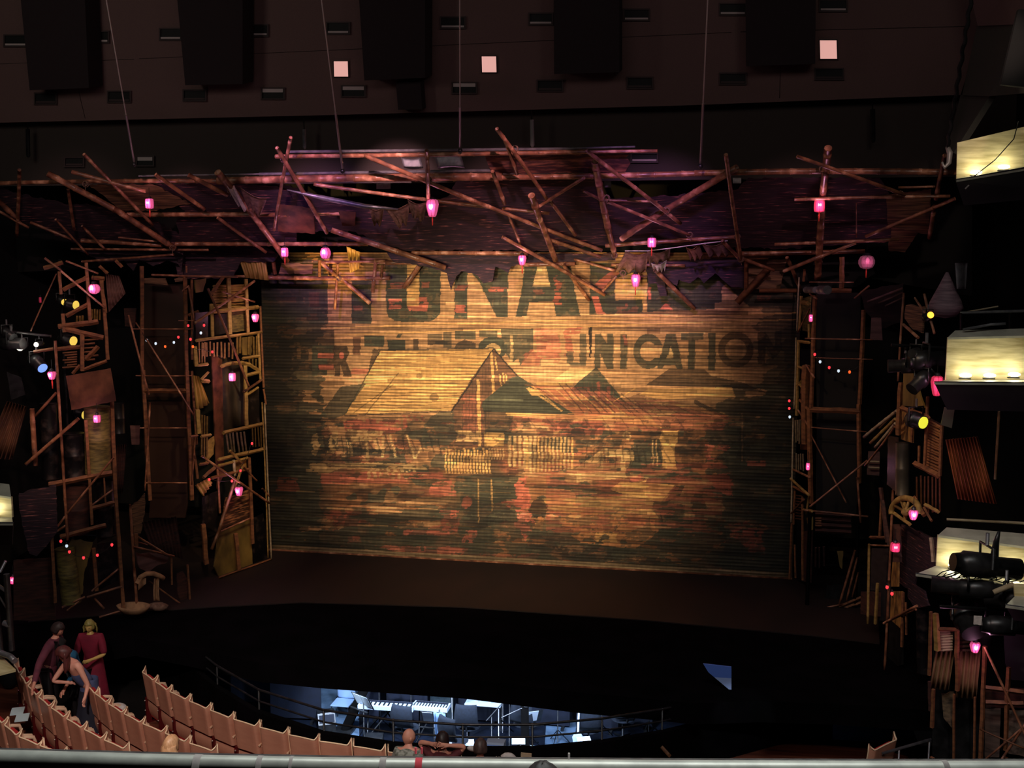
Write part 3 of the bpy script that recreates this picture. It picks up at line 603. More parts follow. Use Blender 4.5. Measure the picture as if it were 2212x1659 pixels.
    tc = N.new('ShaderNodeTexCoord'); mp = N.new('ShaderNodeMapping'); mp.inputs['Scale'].default_value = (1.2, 1, 34); L.new(tc.outputs['Object'], mp.inputs[0])
    nz = N.new('ShaderNodeTexNoise'); nz.inputs['Scale'].default_value = 1; nz.inputs['Detail'].default_value = 5; L.new(mp.outputs[0], nz.inputs[0])
    r = N.new('ShaderNodeValToRGB'); r.color_ramp.elements[0].position = .3; r.color_ramp.elements[0].color = (.35, .33, .3, 1); r.color_ramp.elements[1].position = .7; r.color_ramp.elements[1].color = (1.3, 1.3, 1.25, 1); L.new(nz.outputs[0], r.inputs[0])
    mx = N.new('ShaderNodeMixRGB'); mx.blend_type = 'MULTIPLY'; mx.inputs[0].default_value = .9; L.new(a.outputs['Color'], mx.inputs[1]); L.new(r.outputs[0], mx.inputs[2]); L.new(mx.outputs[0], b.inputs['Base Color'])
    me.materials.append(m)
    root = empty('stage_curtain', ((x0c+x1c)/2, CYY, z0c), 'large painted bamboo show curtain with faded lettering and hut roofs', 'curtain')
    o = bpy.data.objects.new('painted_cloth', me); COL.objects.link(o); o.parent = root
    mb = MB(); mb.tube([Vector((x0c, CYY, z0c+.0)), Vector((x1c, CYY, z0c+.0))], .03, 8); mb.build('bottom_batten', BAM, root)
build_curtain()
# ---------- bamboo canopy over the stage opening ----------
def YC(py): return 23.2-(560-min(py, 640))*.0125
canopy = empty('bamboo_canopy', Vector((-5, 21.5, 8.3)), 'wide bamboo and thatch canopy of lashed poles hung above the stage curtain', 'canopy')
NODE = mat('bamboo_node', srgb(84, 50, 32), rough=.6)
def bamboo(parent, a, b, ra, rb=None, m=BAM, name='bamboo_pole', hollow=None):
    a, b = Vector(a), Vector(b); rb = ra if rb is None else rb
    L = (b-a).length; step = .38 if ra > .03 else .3; n = max(1, int(L/step)); pts = []; rs = []
    side = (b-a).cross(Vector((random.uniform(-1, 1), random.uniform(-1, 1), random.uniform(-1, 1)))).normalized()
    bow = random.uniform(-1, 1)*.006*L
    def at(t): return a+(b-a)*t+side*bow*math.sin(math.pi*t)
    pts.append(at(0)); rs.append(ra)
    for i in range(1, n+1):
        t = (i-random.uniform(.35, .65))/n; r = ra+(rb-ra)*t; e = .014/L
        for dt, f in ((-2.2*e, 1.0), (-.8*e, 1.17), (.2*e, .97), (.8*e, 1.13), (2.2*e, 1.0)):
            q = t+dt
            if 0 < q < 1 and q > (pts and (pts[-1]-a).length/L or 0): pts.append(at(q)); rs.append(r*f)
    pts.append(at(1)); rs.append(rb)
    mb = MB(); mb.tube(pts, rs, 10 if ra > .03 else 7, hollow=(ra > .03) if hollow is None else hollow); return mb.build(name, m, parent)
def lash(parent, p, r, m=None):
    mb = MB(); 
    for k in range(4):
        M = Matrix.Rotation(random.uniform(0, 6), 4, 'Y') @ Matrix.Rotation(.9, 4, 'X'); pts = []
        for i in range(13):
            g = 2*math.pi*i/12; pts.append(Vector(p)+(M @ Vector((math.cos(g)*r*1.25, math.sin(g)*r*1.25, (k-1.5)*.012))))
        mb.tube(pts, .007, 5)
    mb.tube([Vector(p), Vector(p)+Vector((.02, -r, -r*2.4))], .006, 5); return mb.build('rope_lashing', m or CLOTH, parent)
def cpole(k, x0, y0, x1, y1, r, off=.2, m=BAM, r2=None):
    (x0, y0), (x1, y1) = rg(k, x0, y0), rg(k, x1, y1)
    a = PY(x0, y0, YC(y0)-off); b = PY(x1, y1, YC(y1)-off); s = depth(a)/F; return bamboo(canopy, a, b, r*s, (r2 or r)*s, m)
CP = [('', -14, 396, 560, 392, 4.5, .1), ('', 470, 391, 1085, 382, 8, .14), ('', 1040, 384, 1540, 374, 6, .1), ('', 1500, 374, 2068, 372, 6.5, .1),
 ('', 595, 338, 1270, 328, 4.5, .1), ('', 1160, 330, 1420, 326, 3.6, .12), ('', 42, 367, 36, 511, 4, .3), ('', 103, 375, 262, 460, 7, .3), ('', 245, 450, 378, 537, 6.5, .33),
 ('', 181, 333, 330, 486, 4, .36), ('', 155, 371, 315, 413, 4.5, .42), ('', 147, 408, 160, 496, 3.5, .3), ('', -10, 428, 35, 470, 6, .3), ('', -10, 452, 62, 492, 3, .34), ('', 65, 480, 155, 517, 3, .3),
 ('', 120, 474, 190, 550, 2.6, .4), ('', 177, 488, 228, 540, 3, .4), ('', 176, 520, 350, 530, 4.5, .2), ('', 256, 513, 340, 522, 2, .25), ('', 154, 538, 450, 540, 2.6, .24), ('', 177, 565, 375, 550, 2.6, .3),
 ('', 336, 377, 442, 452, 4.6, .3), ('', 470, 470, 575, 545, 3.6, .3), ('', 407, 378, 492, 422, 5, .4), ('', 275, 464, 620, 464, 5, .14), ('', 600, 465, 735, 462, 3.6, .14), ('', 380, 527, 795, 527, 4.6, .14),
 ('', 890, 546, 1140, 548, 4.6, .14), ('', 470, 372, 545, 460, 8, .5), ('', 535, 450, 620, 564, 6.5, .5), ('', 628, 297, 592, 497, 4, .5), ('', 598, 319, 706, 503, 4.6, .6), ('', 786, 335, 1050, 445, 5, .5), ('', 1040, 440, 1300, 541, 4.2, .5),
 ('', 678, 398, 1055, 447, 4, .36), ('', 1085, 450, 1187, 461, 3.6, .4), ('', 922, 325, 925, 432, 4.6, .6), ('', 1073, 278, 1180, 428, 4.6, .7), ('', 1190, 436, 1243, 508, 4, .6), ('', 1090, 302, 1117, 376, 4, .66), ('', 1064, 370, 1090, 440, 4.5, .5), ('', 1098, 464, 1124, 527, 3, .5),
 ('', 1164, 446, 1262, 384, 3.5, .7), ('', 1148, 422, 1162, 462, 8, .8), ('', 1160, 460, 1200, 562, 6.5, .6), ('', 1085, 512, 1306, 637, 4, .6), ('', 1178, 515, 1297, 555, 4, .5), ('', 1215, 570, 1272, 648, 4, .4), ('', 716, 497, 962, 578, 6, .4),
 ('', 1267, 326, 1470, 483, 4.5, .5), ('', 1285, 350, 1315, 500, 8, .4), ('', 1311, 485, 1328, 552, 6, .4), ('', 1260, 412, 1297, 431, 3.2, .5), ('', 1312, 436, 1490, 508, 3.5, .5), ('', 1343, 516, 1440, 452, 6.5, .3), ('', 1428, 460, 1592, 362, 7, .3),
 ('', 1568, 334, 1600, 556, 4.6, .6), ('', 1308, 531, 1590, 512, 4.4, .2), ('', 1560, 520, 1602, 563, 4, .4), ('', 1416, 584, 1500, 667, 4.6, .4), ('', 1597, 548, 1868, 543, 5, .1), ('', 1600, 557, 1672, 584, 3.6, .3), ('', 1302, 629, 1330, 598, 3, .4), ('', 1295, 432, 1420, 436, 2.6, .1),
 ('', 1789, 320, 1777, 424, 8.5, .5), ('', 1777, 424, 1766, 602, 8, .5), ('', 1722, 338, 1955, 421, 4, .8), ('', 1716, 431, 2052, 424, 3.6, .7), ('', 2063, 429, 1870, 511, 4, .6), ('', 1673, 528, 1942, 517, 3.6, .5), ('', 1693, 586, 1776, 552, 4, .7), ('', 1774, 554, 1848, 525, 3.4, .7),
 ('', 2041, 336, 2022, 430, 5, .6), ('', 2018, 446, 2008, 514, 5, .6), ('', 1850, 440, 1850, 512, 1.5, .3), ('', 1940, 405, 2020, 403, 2.6, .2), ('', 1700, 556, 1730, 628, 4, .3)]
for c in CP: cpole(*c[:6], off=c[6])
# amber-lit lower poles nearer the curtain
for c in (('', 415, 597, 590, 598, 3), ('', 581, 600, 842, 601, 4.6), ('', 730, 569, 723, 668, 3), ('', 735, 600, 799, 655, 4.6), ('', 692, 566, 735, 602, 4.6), ('', 812, 560, 805, 632, 4), ('', 905, 575, 872, 622, 5), ('', 700, 567, 832, 564, 3),
          ('', 833, 568, 892, 567, 4.5), ('', 1130, 572, 1242, 570, 4.5), ('', 1320, 572, 1480, 574, 3.5), ('', 1240, 560, 1330, 585, 3)):
    (x0, y0), (x1, y1) = rg(c[0], c[1], c[2]), rg(c[0], c[3], c[4]); a = PY(x0, y0, 23.5); b = PY(x1, y1, 23.5); bamboo(canopy, a, b, c[5]*depth(a)/F)
for x, y in ((925, 388), (1112, 322), (1162, 462), (498, 412), (1310, 428), (1328, 552), (1345, 590), (1418, 583), (1490, 508), (1593, 512), (1774, 553), (1945, 420), (613, 345), (185, 398), (373, 536), (1440, 455), (732, 601), (1600, 560), (1777, 365)):
    lash(canopy, PY(x, y, YC(y)-.5), .05)
# steel pipes of the hanging frame
def pipe(x0, y0, x1, y1, r, off=0):
    mb = MB(); a = PY(x0, y0, YC(y0)-off); b = PY(x1, y1, YC(y1)-off); mb.tube([a, b], r*depth(a)/F, 8); mb.build('steel_pipe', GREY, canopy)
pipe(625, 328, 1240, 321, 3); pipe(1200, 321, 1372, 317, 2); pipe(560, 376, 1065, 368, 3); pipe(300, 380, 560, 376, 2)
# timber braces below
def brace(x0, y0, x1, y1, r, Y=23.45, m=PLANK, name='timber_brace', parent=None):
    a, b = PY(x0, y0, Y), PY(x1, y1, Y); mb = MB(); mb.tube([a, b], r*1.2*depth(a)/F, 4); return mb.build(name, m, parent or canopy)
for c in ((1612, 560, 1612, 634, 4), (1662, 578, 1592, 654, 6.5), (1640, 628, 1725, 628, 4), (1600, 563, 1660, 562, 4), (590, 566, 594, 593, 4), (1590, 520, 1602, 565, 4), (690, 562, 690, 598, 3), (826, 572, 824, 600, 2.5)): brace(*c)
# woven mats
def jag(pts, a, step=7):
    out = []
    for i, p in enumerate(pts):
        q = pts[(i+1) % len(pts)]; aa = a
        if len(p) > 2: aa = p[2]
        d = math.hypot(q[0]-p[0], q[1]-p[1]); n = max(1, int(d/step)); out.append((p[0], p[1]))
        for k in range(1, n): out.append((p[0]+(q[0]-p[0])*k/n+random.uniform(-aa, aa)*.5, p[1]+(q[1]-p[1])*k/n+random.uniform(-aa, aa)))
    return out
def cmat(pts, m=THATCH, off=0.0, a=2.5, Y=None, name='woven_mat', th=.03, parent=None, fix=None):
    P = [PY(x, y, (Y if Y else YC(y)-off)) for x, y in jag(pts, a)]
    mb = MB(); mb.hexa(P, [p+Vector((0, th, 0)) for p in P]); return mb.build(name, m, parent or canopy)
cmat([(-20, 396), (40, 418), (110, 432), (145, 442), (180, 440), (245, 452), (300, 460), (392, 506), (396, 531), (176, 530), (60, 484), (-20, 446)])
cmat([(192, 400), (330, 398), (412, 440), (330, 455), (262, 455)], THATCHB, .06)
cmat([(310, 398), (480, 397), (600, 402), (622, 412), (640, 440), (640, 522), (560, 530), (392, 528), (380, 480), (400, 455)], THATCH, .03)
cmat([(482, 397), (612, 397), (700, 428), (800, 446), (860, 450), (930, 436), (968, 424), (985, 392), (1100, 386), (1284, 384), (1312, 430), (1318, 528), (1180, 542), (870, 541), (760, 500), (640, 500), (600, 470)], THATCH, 0)
cmat([(1045, 330), (1362, 328), (1352, 340), (1362, 352), (1350, 372), (1062, 375), (1052, 350)], mat('rust_red_mat', srgb(70, 38, 40), srgb(190, 120, 92), (3, 3, 26), .8, detail=6, lo=.45, hi=.75, bump=.5), .03, 1.5)
cmat([(1300, 428), (1420, 424), (1500, 418), (1590, 410), (1616, 384), (1900, 384), (1925, 426), (1925, 522), (1700, 538), (1318, 526)], THATCH, .02)
cmat([(1915, 420), (2012, 408), (2006, 506), (1960, 498), (1918, 486)], THATCHB, .12, 1.5)
cmat([(1920, 488), (1985, 500), (1955, 545), (1920, 542)], THATCHB, .0, 1.5)
cmat([(380, 531), (560, 530), (602, 548), (590, 566), (520, 566), (505, 596), (470, 602), (385, 600), (378, 570)], THATCH, 0, 2, Y=23.35)
cmat([(168, 542), (396, 542), (392, 588), (385, 570), (360, 562), (330, 575), (300, 560), (288, 586), (268, 562), (215, 572), (205, 556)], THATCH, 0, 2, Y=23.1)
cmat([(835, 545), (1140, 548), (1128, 570), (1104, 576), (1098, 590), (1070, 576), (1064, 608), (1044, 612), (1032, 596), (1020, 590), (996, 586), (986, 596), (974, 627), (965, 590), (948, 583), (900, 572), (850, 566)], THATCH, 0, 1.5, Y=23.4)
cmat([(1130, 548), (1320, 548), (1330, 562), (1240, 566), (1140, 568)], THATCH, 0, 1.5, Y=23.55)
cmat([(1388, 566), (1608, 556), (1612, 622), (1580, 620), (1560, 604), (1545, 590), (1520, 612), (1508, 598), (1490, 612), (1466, 604), (1462, 618), (1436, 600), (1440, 640), (1425, 640), (1418, 612), (1402, 614), (1398, 590)], THATCH, 0, 1.5, Y=23.6)
cmat([(1595, 566), (1700, 560), (1684, 626), (1620, 624)], THATCHB, 0, 1, Y=23.7)
cmat([(1700, 556), (1880, 548), (1890, 590), (1850, 620), (1720, 624)], BLACK, 0, 1, Y=23.8)
cmat([(608, 568), (676, 571), (674, 592), (602, 592)], THATCHB, 0, 1, Y=23.55)
cmat([(600, 440), (676, 450), (680, 505), (600, 500)], RUST, .2, 1)
cmat([(730, 455), (768, 458), (766, 488), (740, 488)], RUST, .2, 1)
# plain plastic-like grey sheets behind the top rail
gs = MB(); gs.grid(lambda u, v: PY(866+u*42+v*6, 340+v*22+4*math.sin(u*3), 21.3), 8, 6, .02); gs.build('grey_sheet', GREY, canopy)
gs = MB(); gs.grid(lambda u, v: PY(938+u*58+v*8, 338+v*26-3*math.sin(u*3), 21.2), 8, 6, .02); gs.build('grey_sheet', GREY, canopy)
gs = MB(); gs.tube([PY(620, 410, 20.7), PY(700, 428, 20.7), (PY(790, 446, 20.7)), PY(860, 452, 20.7)], [.01, .05, .05, .015], 8); gs.build('grey_sheet_edge', GREY, canopy)
for (x, y, w_, h_) in ((828, 402, 30, 12), (1312, 398, 16, 14), (1592, 390, 18, 12)):
    gs = MB(); gs.grid(lambda u, v: PY(x-w_/2+u*w_, y-h_/2+v*h_, 21.6), 2, 2, .02); gs.build('timber_block', PALE, canopy)

# ---------- corrugated pieces near the top of the left tower ----------
def corr_patch(name, quad, n, amp, m, parent=None, along='v', th=.01, nu=None, **kw):
    """quad TL,TR,BR,BL world points; ridges run top to bottom (along='v')"""
    TL, TR, BR, BL = [Vector(q) for q in quad]; nn = (TR-TL).cross(BL-TL).normalized()
    if nn.dot(CAM-TL) < 0: nn = -nn
    def P(u, v):
        p = (TL*(1-u)+TR*u)*(1-v)+(BL*(1-u)+BR*u)*v; t = u if along == 'v' else v
        return p+nn*amp*math.sin(t*n*2*math.pi)
    mb = MB()
    if along == 'v': mb.grid(P, n*6, 3, th)
    else: mb.grid(P, 3, n*6, th)
    return mb.build(name, m, parent, **kw)
AMBC = mat('corrugated_ochre', srgb(150, 116, 60), srgb(196, 160, 84), (5, 5, 2), .5, metal=.2)
corr_patch('corrugated_sheet', [PY(516, 560, 23.4), PY(572, 548, 23.4), PY(580, 606, 23.4), PY(530, 600, 23.4)], 5, .03, AMBC, label='torn ochre corrugated sheet hanging at the left end of the canopy', cat='metal sheet')
corr_patch('corrugated_sheet', [PY(748, 532, 23.5), PY(778, 545, 23.5), PY(776, 580, 23.5), PY(756, 590, 23.5)], 3, .03, AMBC, label='small striped corrugated scrap hanging above the curtain lettering', cat='metal sheet')

# ---------- rags ----------
def rag(label, pts, m=CLOTH, Y=None, off=.6, group='rags tied to the canopy'):
    """pts TL,TR,BR,BL in sight-line pixels of the cloth corners"""
    Q = [PY(x, y, Y or YC(y)-off) for x, y in pts]; ph = random.uniform(0, 6)
    def P(u, v):
        p = (Q[0]*(1-u)+Q[1]*u)*(1-v)+(Q[3]*(1-u)+Q[2]*u)*v
        p = p+Vector((0, -.05*math.sin(u*9+ph+v*2)*(.4+v), -.07*math.sin(math.pi*u)*(1-v)-.05*math.sin(u*17+ph)*v)); return p
    mb = MB(); mb.grid(P, 14, 8, .008); return mb.build('hanging_rag', m, label=label, cat='rag', group=group)
rag('torn grey brown rag tied to the thick leaning pole near the canopy left', [(520, 405), (576, 428), (562, 466), (540, 460)])
rag('pale twisted strip wound on the thick leaning pole', [(490, 402), (506, 400), (530, 455), (515, 440)], PALE, off=.75)
rag('narrow brown rag dangling left of the big lantern', [(798, 448), (830, 446), (822, 486), (808, 484)])
rag('wide brown rag left of the big bulb lantern', [(832, 450), (884, 438), (880, 482), (862, 490)])
rag('brown rag with a rope edge touching the big bulb lantern', [(880, 430), (922, 436), (915, 478), (890, 470)])
rag('dark rag draped over the lower right poles above the faded letter', [(1352, 542), (1400, 545), (1396, 588), (1330, 584)], off=.3)
rag('brown rag hanging right under the cylinder lantern', [(1398, 542), (1448, 536), (1446, 562), (1404, 572)], off=.35)
rag('pale grey rag folded above the leaning yellow pole', [(1406, 568), (1440, 562), (1436, 584), (1414, 586)], PALE, off=.45)
rag('square tan rag pinned on the lower right line', [(1482, 534), (1510, 528), (1522, 556), (1492, 562)], mat('tan_rag', srgb(132, 92, 68), srgb(156, 112, 84), (9, 9, 9), .9), off=.35)
rag('dark rag at the right end of the line beside the leaning post', [(1515, 526), (1566, 522), (1576, 550), (1530, 554)], off=.35)
# rope line carrying the rags
mb = MB(); mb.tube([PY(x, y, 22.4) for x, y in ((1350, 542), (1400, 542), (1450, 536), (1520, 526), (1572, 520))], .012, 6); mb.build('rag_line', PALE, label='thin pale rope with rags strung under the canopy right side', cat='rope')
# ---------- scaffold towers either side of the stage ----------
OCH = mat('ochre_timber', srgb(122, 94, 50), srgb(186, 150, 84), (6, 6, 12), .65, lo=.3, hi=.7)
OCHP = mat('ochre_panel', srgb(74, 60, 34), srgb(150, 122, 62), (2, 2, 1.2), .55, detail=6, lo=.35, hi=.68)
OLIVE = mat('olive_weave', srgb(70, 62, 34), srgb(128, 112, 60), (5, 5, 22), .7, detail=5, bump=.4)
DKRED = mat('dark_red_board', srgb(44, 24, 22), srgb(84, 46, 38), (3, 3, 18), .8, detail=5)
MOTT = mat('mottled_plate', srgb(26, 24, 28), srgb(78, 66, 64), (5, 5, 6), .4, metal=.5, detail=8, lo=.5, hi=.7)
WHT = mat('pale_edge', srgb(150, 130, 104), srgb(196, 178, 150), (3, 3, 9), .4)
HERR = mat('split_cane', srgb(96, 64, 34), srgb(190, 138, 72), (14, 14, 5), .7, detail=3, bump=.4)
MAUVE = mat('mauve_board', srgb(78, 50, 50), srgb(120, 84, 80), (2, 2, 9), .7)
V3 = lambda x, y, z: Vector((x, y, z))
class TW:
    def __init__(s, name, A, B, label, cat='scaffold tower'):
        s.A, s.B = A, B; s.root = empty(name, Vector(((A[0]+B[0])/2, (A[1]+B[1])/2, Z1)), label, cat, 'bamboo scaffold towers')
    def P(s, k, x, y, off=0): return PP(*rg(k, x, y), s.A, s.B, off)
    def pole(s, k, x0, y0, k2, x1, y1, r, off=.15, m=BAM, name='bamboo_pole'):
        a, b = s.P(k, x0, y0, off), s.P(k2, x1, y1, off); bamboo(s.root, a, b, r*.92*depth(a)/F, m=m, name=name)
    def beam(s, k, x0, y0, k2, x1, y1, r, off=.12, m=PLANK, name='timber_beam'):
        a, b = s.P(k, x0, y0, off), s.P(k2, x1, y1, off); q = r*depth(a)/F*1.15
        mb = MB(); n = 5; pts = [a+(b-a)*i/n+Vector((random.uniform(-1, 1)*q*.12, 0, random.uniform(-1, 1)*q*.12)) for i in range(n+1)]
        mb.tube(pts, [q*random.uniform(.9, 1.06) for _ in pts], 4); mb.sm = [False]*len(mb.f); mb.build(name, m, s.root)
    def panel(s, pts, m, off=0, th=.03, a=.8, name='panel'):
        pp = [(*rg(*p[:3]),) for p in pts]; P = [PP(x, y, s.A, s.B, off) for x, y in jag(pp, a, 9)]
        n = (Vector((s.B[0]-s.A[0], s.B[1]-s.A[1], 0))).cross(Vector((0, 0, 1))).normalized()
        if n.y > 0: n = -n
        mb = MB(); mb.hexa(P, [p-n*th for p in P]); mb.build(name, m, s.root)
    def corr(s, q, n, m, amp=.025, off=.05, along='v', name='corrugated_panel'):
        corr_patch(name, [s.P(*c, off) for c in q], n, amp, m, s.root, along)
    def drum(s, k, x0, y0, k2, x1, y1, r, m, off=-.1, name='metal_drum'):
        a, b = s.P(k, x0, y0, off), s.P(k2, x1, y1, off); R_ = r*depth(a)/F; mb = MB(); pts = []; rs = []
        L_ = (b-a).length; n = max(2, int(L_/.45))
        for i in range(n+1):
            t = i/n
            for d, f in ((-.02, 1), (0, 1.05), (.02, 1)):
                if 0 <= t+d <= 1: pts.append(a+(b-a)*(t+d)); rs.append(R_*f)
        mb.tube(pts, rs, 20); mb.build(name, m, s.root)
    def slats(s, k, xs, y0, k2, y1, w, m=OCH, off=.08, tilt=0, name='slat'):
        for x in xs:
            a, b = s.P(k, x, y0+random.uniform(-8, 8), off), s.P(k2, x+tilt+random.uniform(-6, 6), y1+random.uniform(-14, 14), off); q = w*depth(a)/F*1.3
            mb = MB(); mb.tube([a, b], q, 4); mb.build(name, m, s.root)
def run(T, rows):
    for r in rows:
        f = r[0]
        if f == 'p': T.pole(*r[1:8], **(r[8] if len(r) > 8 else {}))
        elif f == 'b': T.beam(*r[1:8], **(r[8] if len(r) > 8 else {}))
XY = lambda x, y, z=Z1: tuple(PZ(x, y, z)[:2])
a_ = 'A1'; A_ = 'A2'; b_ = 'B1'; B_ = 'B2'; c_ = 'C1'; C_ = 'C2'; d_ = 'D1'; D_ = 'D2'
T1 = TW('scaffold_tower', XY(120, 1345), XY(268, 1335), 'far left bamboo scaffold tower with rusty sheet and oil drums')
run(T1, [('p', a_, 495, 730, A_, 560, 200, 3.4), ('p', A_, 560, 200, A_, 607, 940, 3.4), ('b', a_, 935, 440, a_, 965, 900, 4), ('b', a_, 1000, 1270, A_, 1035, 540, 4.4), ('b', A_, 1035, 520, A_, 1105, 1560, 4.2),
 ('b', a_, 765, 1440, A_, 800, 400, 4), ('b', A_, 800, 400, A_, 825, 800, 3.4), ('b', A_, 838, 1010, A_, 864, 1390, 4.4), ('b', a_, 770, 30, a_, 792, 330, 4), ('b', a_, 790, 330, a_, 806, 560, 4), ('b', a_, 528, 110, a_, 545, 312, 3.8),
 ('b', a_, 905, 190, a_, 940, 480, 4.6), ('p', a_, 545, 105, a_, 945, 440, 2.6, dict(off=.35)), ('p', a_, 505, 130, a_, 275, 645, 1.6), ('b', a_, 565, 275, a_, 790, 155, 4), ('p', a_, 590, 15, a_, 880, 130, 2.4), ('p', a_, 400, -10, a_, 545, 100, 3),
 ('b', a_, 560, 485, a_, 578, 655, 4.2), ('b', a_, 520, 605, a_, 880, 560, 5), ('b', a_, 595, 505, a_, 790, 405, 4), ('b', a_, 590, 625, a_, 925, 700, 5), ('b', a_, 505, 805, a_, 720, 782, 4), ('b', a_, 735, 640, a_, 735, 1000, 4.6), ('b', a_, 770, 900, a_, 880, 780, 4),
 ('b', a_, 650, 1025, a_, 715, 950, 3), ('b', a_, 725, 995, a_, 955, 912, 3.4), ('b', a_, 820, 165, a_, 940, 175, 4), ('b', a_, 390, 80, a_, 560, 30, 4), ('b', a_, 890, 60, a_, 965, 130, 3), ('b', a_, 1035, 10, a_, 1095, 70, 3),
 ('p', a_, 505, 1195, a_, 315, 1405, 3.2), ('p', a_, 705, 1425, A_, 230, 262, 4, dict(off=.4)), ('p', a_, 285, 1340, A_, 318, 272, 6), ('p', A_, 1020, 200, A_, 600, 705, 2.4, dict(off=.4)), ('p', A_, 512, 822, A_, 582, 728, 2.6), ('p', A_, 512, 858, A_, 588, 810, 2.6),
 ('b', A_, 440, 445, A_, 1005, 335, 5.4), ('b', A_, 832, 652, A_, 1030, 600, 4), ('p', A_, 830, 622, A_, 1010, 488, 2.2), ('b', A_, 540, 912, A_, 950, 805, 4.6), ('p', A_, 822, 1395, A_, 1062, 1198, 2.4), ('p', A_, 780, 1452, A_, 1095, 1355, 3), ('p', A_, 556, 1542, A_, 760, 1448, 2.6),
 ('p', A_, 845, 1462, A_, 932, 1555, 2.8), ('p', A_, 600, 1570, A_, 705, 1490, 2), ('p', A_, 890, 1630, A_, 1135, 1560, 2.4), ('b', A_, 462, 915, A_, 495, 1500, 4), ('b', A_, 930, 380, A_, 945, 610, 2), ('p', a_, 1150, 500, a_, 1330, 1200, 2, dict(off=.5)), ('b', a_, 300, 830, a_, 480, 800, 3)])
T1.slats(a_, [825, 848, 872, 896], 445, a_, 545, 1.8); T1.slats(a_, [690, 715, 740], 500, a_, 600, 2.2)
for i in range(7): T1.beam(a_, 560+(i % 3)*20, 840+i*22, a_, 690, 830+i*22, 1.6, off=.1, m=PLANK, name='plank')
for i in range(7): T1.beam(a_, 740, 690+i*36, a_, 850+(i % 2)*30, 680+i*36, 1.7, off=.1, m=PLANK, name='plank')
T1.corr([(a_, 945, 130), (a_, 1068, 150), (a_, 1125, 305), (a_, 972, 478)], 6, MAUVE, .03)
T1.panel([(a_, 590, 1045), (a_, 990, 975), (a_, 1040, 1270), (a_, 640, 1350)], mat('rust_plate', srgb(70, 40, 32), srgb(150, 96, 70), (1.6, 1.6, 1.6), .42, metal=.35, detail=6, lo=.4, hi=.7), .45, .02, name='rusty_sheet')
T1.corr([(a_, 60, 1270), (a_, 240, 1320), (A_, 110, 220), (A_, -160, 200)], 7, CORR, .03)
T1.drum(a_, 430, 1290, A_, 455, 395, 17, MOTT); T1.drum(a_, 650, 1560, A_, 672, 375, 23, MOTT); T1.drum(a_, 868, 1320, A_, 880, 340, 27, OLIVE, name='woven_roll'); T1.drum(a_, 1055, 1290, a_, 1065, 1559, 13, BLKM, off=-.5)
T1.drum(A_, 690, 440, A_, 690, 880, 24, DKRED, -.2); T1.drum(A_, 930, 400, A_, 950, 900, 20, MOTT, -.2)
T1.panel([(A_, 170, 520), (A_, 500, 445), (A_, 512, 860), (A_, 440, 960), (A_, 330, 1085), (A_, 262, 1060), (A_, 215, 880), (A_, 170, 640)], THATCH, .3, .03, 3, 'woven_mat')
T1.drum(A_, 580, 1010, A_, 640, 1500, 20, OLIVE, 0, name='woven_roll'); T1.panel([(A_, 640, 930), (A_, 830, 960), (A_, 760, 1200), (A_, 740, 1420), (A_, 560, 1540), (A_, 600, 1000)], OCHP, -.1, .03, 4)
T1.panel([(A_, 870, 980), (A_, 1045, 950), (A_, 1062, 1300), (A_, 880, 1390)], MOTT, -.05); T1.panel([(A_, 870, 660), (A_, 1020, 640), (A_, 1030, 880), (A_, 870, 970)], MOTT, -.1)
T1.corr([(A_, 1030, 90), (A_, 1132, 80), (A_, 1100, 522), (A_, 1018, 522)], 5, DKRED, .02)
T1.panel([(A_, 120, 1120), (A_, 470, 1100), (A_, 500, 1659), (A_, 120, 1659)], DKRED, -.1, name='board_wall')
T1.panel([(a_, 60, 1010), (a_, 190, 1060), (a_, 225, 1215), (a_, 100, 1260)], BLKM, .1)

T2 = TW('scaffold_tower', (PY(290, 1250, 22.2).x, 22.2), (PY(440, 1250, 22.2).x, 22.2), 'left bamboo ladder frame tower in front of a smooth dark panel')
run(T2, [('b', b_, 148, 60, b_, 155, 1000, 4.4), ('b', b_, 158, 990, B_, 222, 582, 4.8), ('b', b_, 538, 150, b_, 552, 1000, 4.4), ('b', b_, 552, 1000, B_, 598, 582, 5), ('p', b_, 70, 625, b_, 612, 625, 1.6), ('p', b_, 98, 1043, b_, 600, 1043, 1.6), ('b', b_, 168, 1180, b_, 562, 1180, 4.6),
 ('p', b_, 135, 1512, b_, 562, 1512, 1.7), ('p', B_, 185, 428, B_, 556, 428, 1.8), ('p', b_, 28, 498, b_, 216, 1216, 2.1, dict(off=.4)), ('p', b_, 190, 715, b_, 616, 1398, 2.2, dict(off=.4)), ('p', b_, 224, 1285, B_, 178, 500, 2.2, dict(off=.3)), ('p', B_, 632, -10, B_, 598, 445, 1.8), ('p', b_, 95, 565, b_, 160, 660, 1.8),
 ('p', b_, 572, 245, b_, 622, 560, 2.6), ('b', b_, 598, 180, b_, 602, 900, 2.8), ('p', b_, 515, 285, b_, 575, 238, 2.4), ('p', b_, 480, 550, b_, 620, 550, 1.4), ('b', b_, 570, 500, b_, 660, 465, 3), ('p', b_, 240, 140, b_, 1010, 158, 2.6), ('b', b_, 550, 60, b_, 552, 120, 2), ('b', b_, 600, 1000, b_, 640, 1659, 3), ('b', B_, 600, 0, B_, 650, 390, 3)])
T2.panel([(b_, 165, 225), (b_, 530, 225), (b_, 545, 1000), (B_, 560, 600), (B_, 540, 740), (B_, 215, 740), (B_, 225, 560), (b_, 175, 1180)], DARKP, -.35, .04, .3, 'smooth_panel')
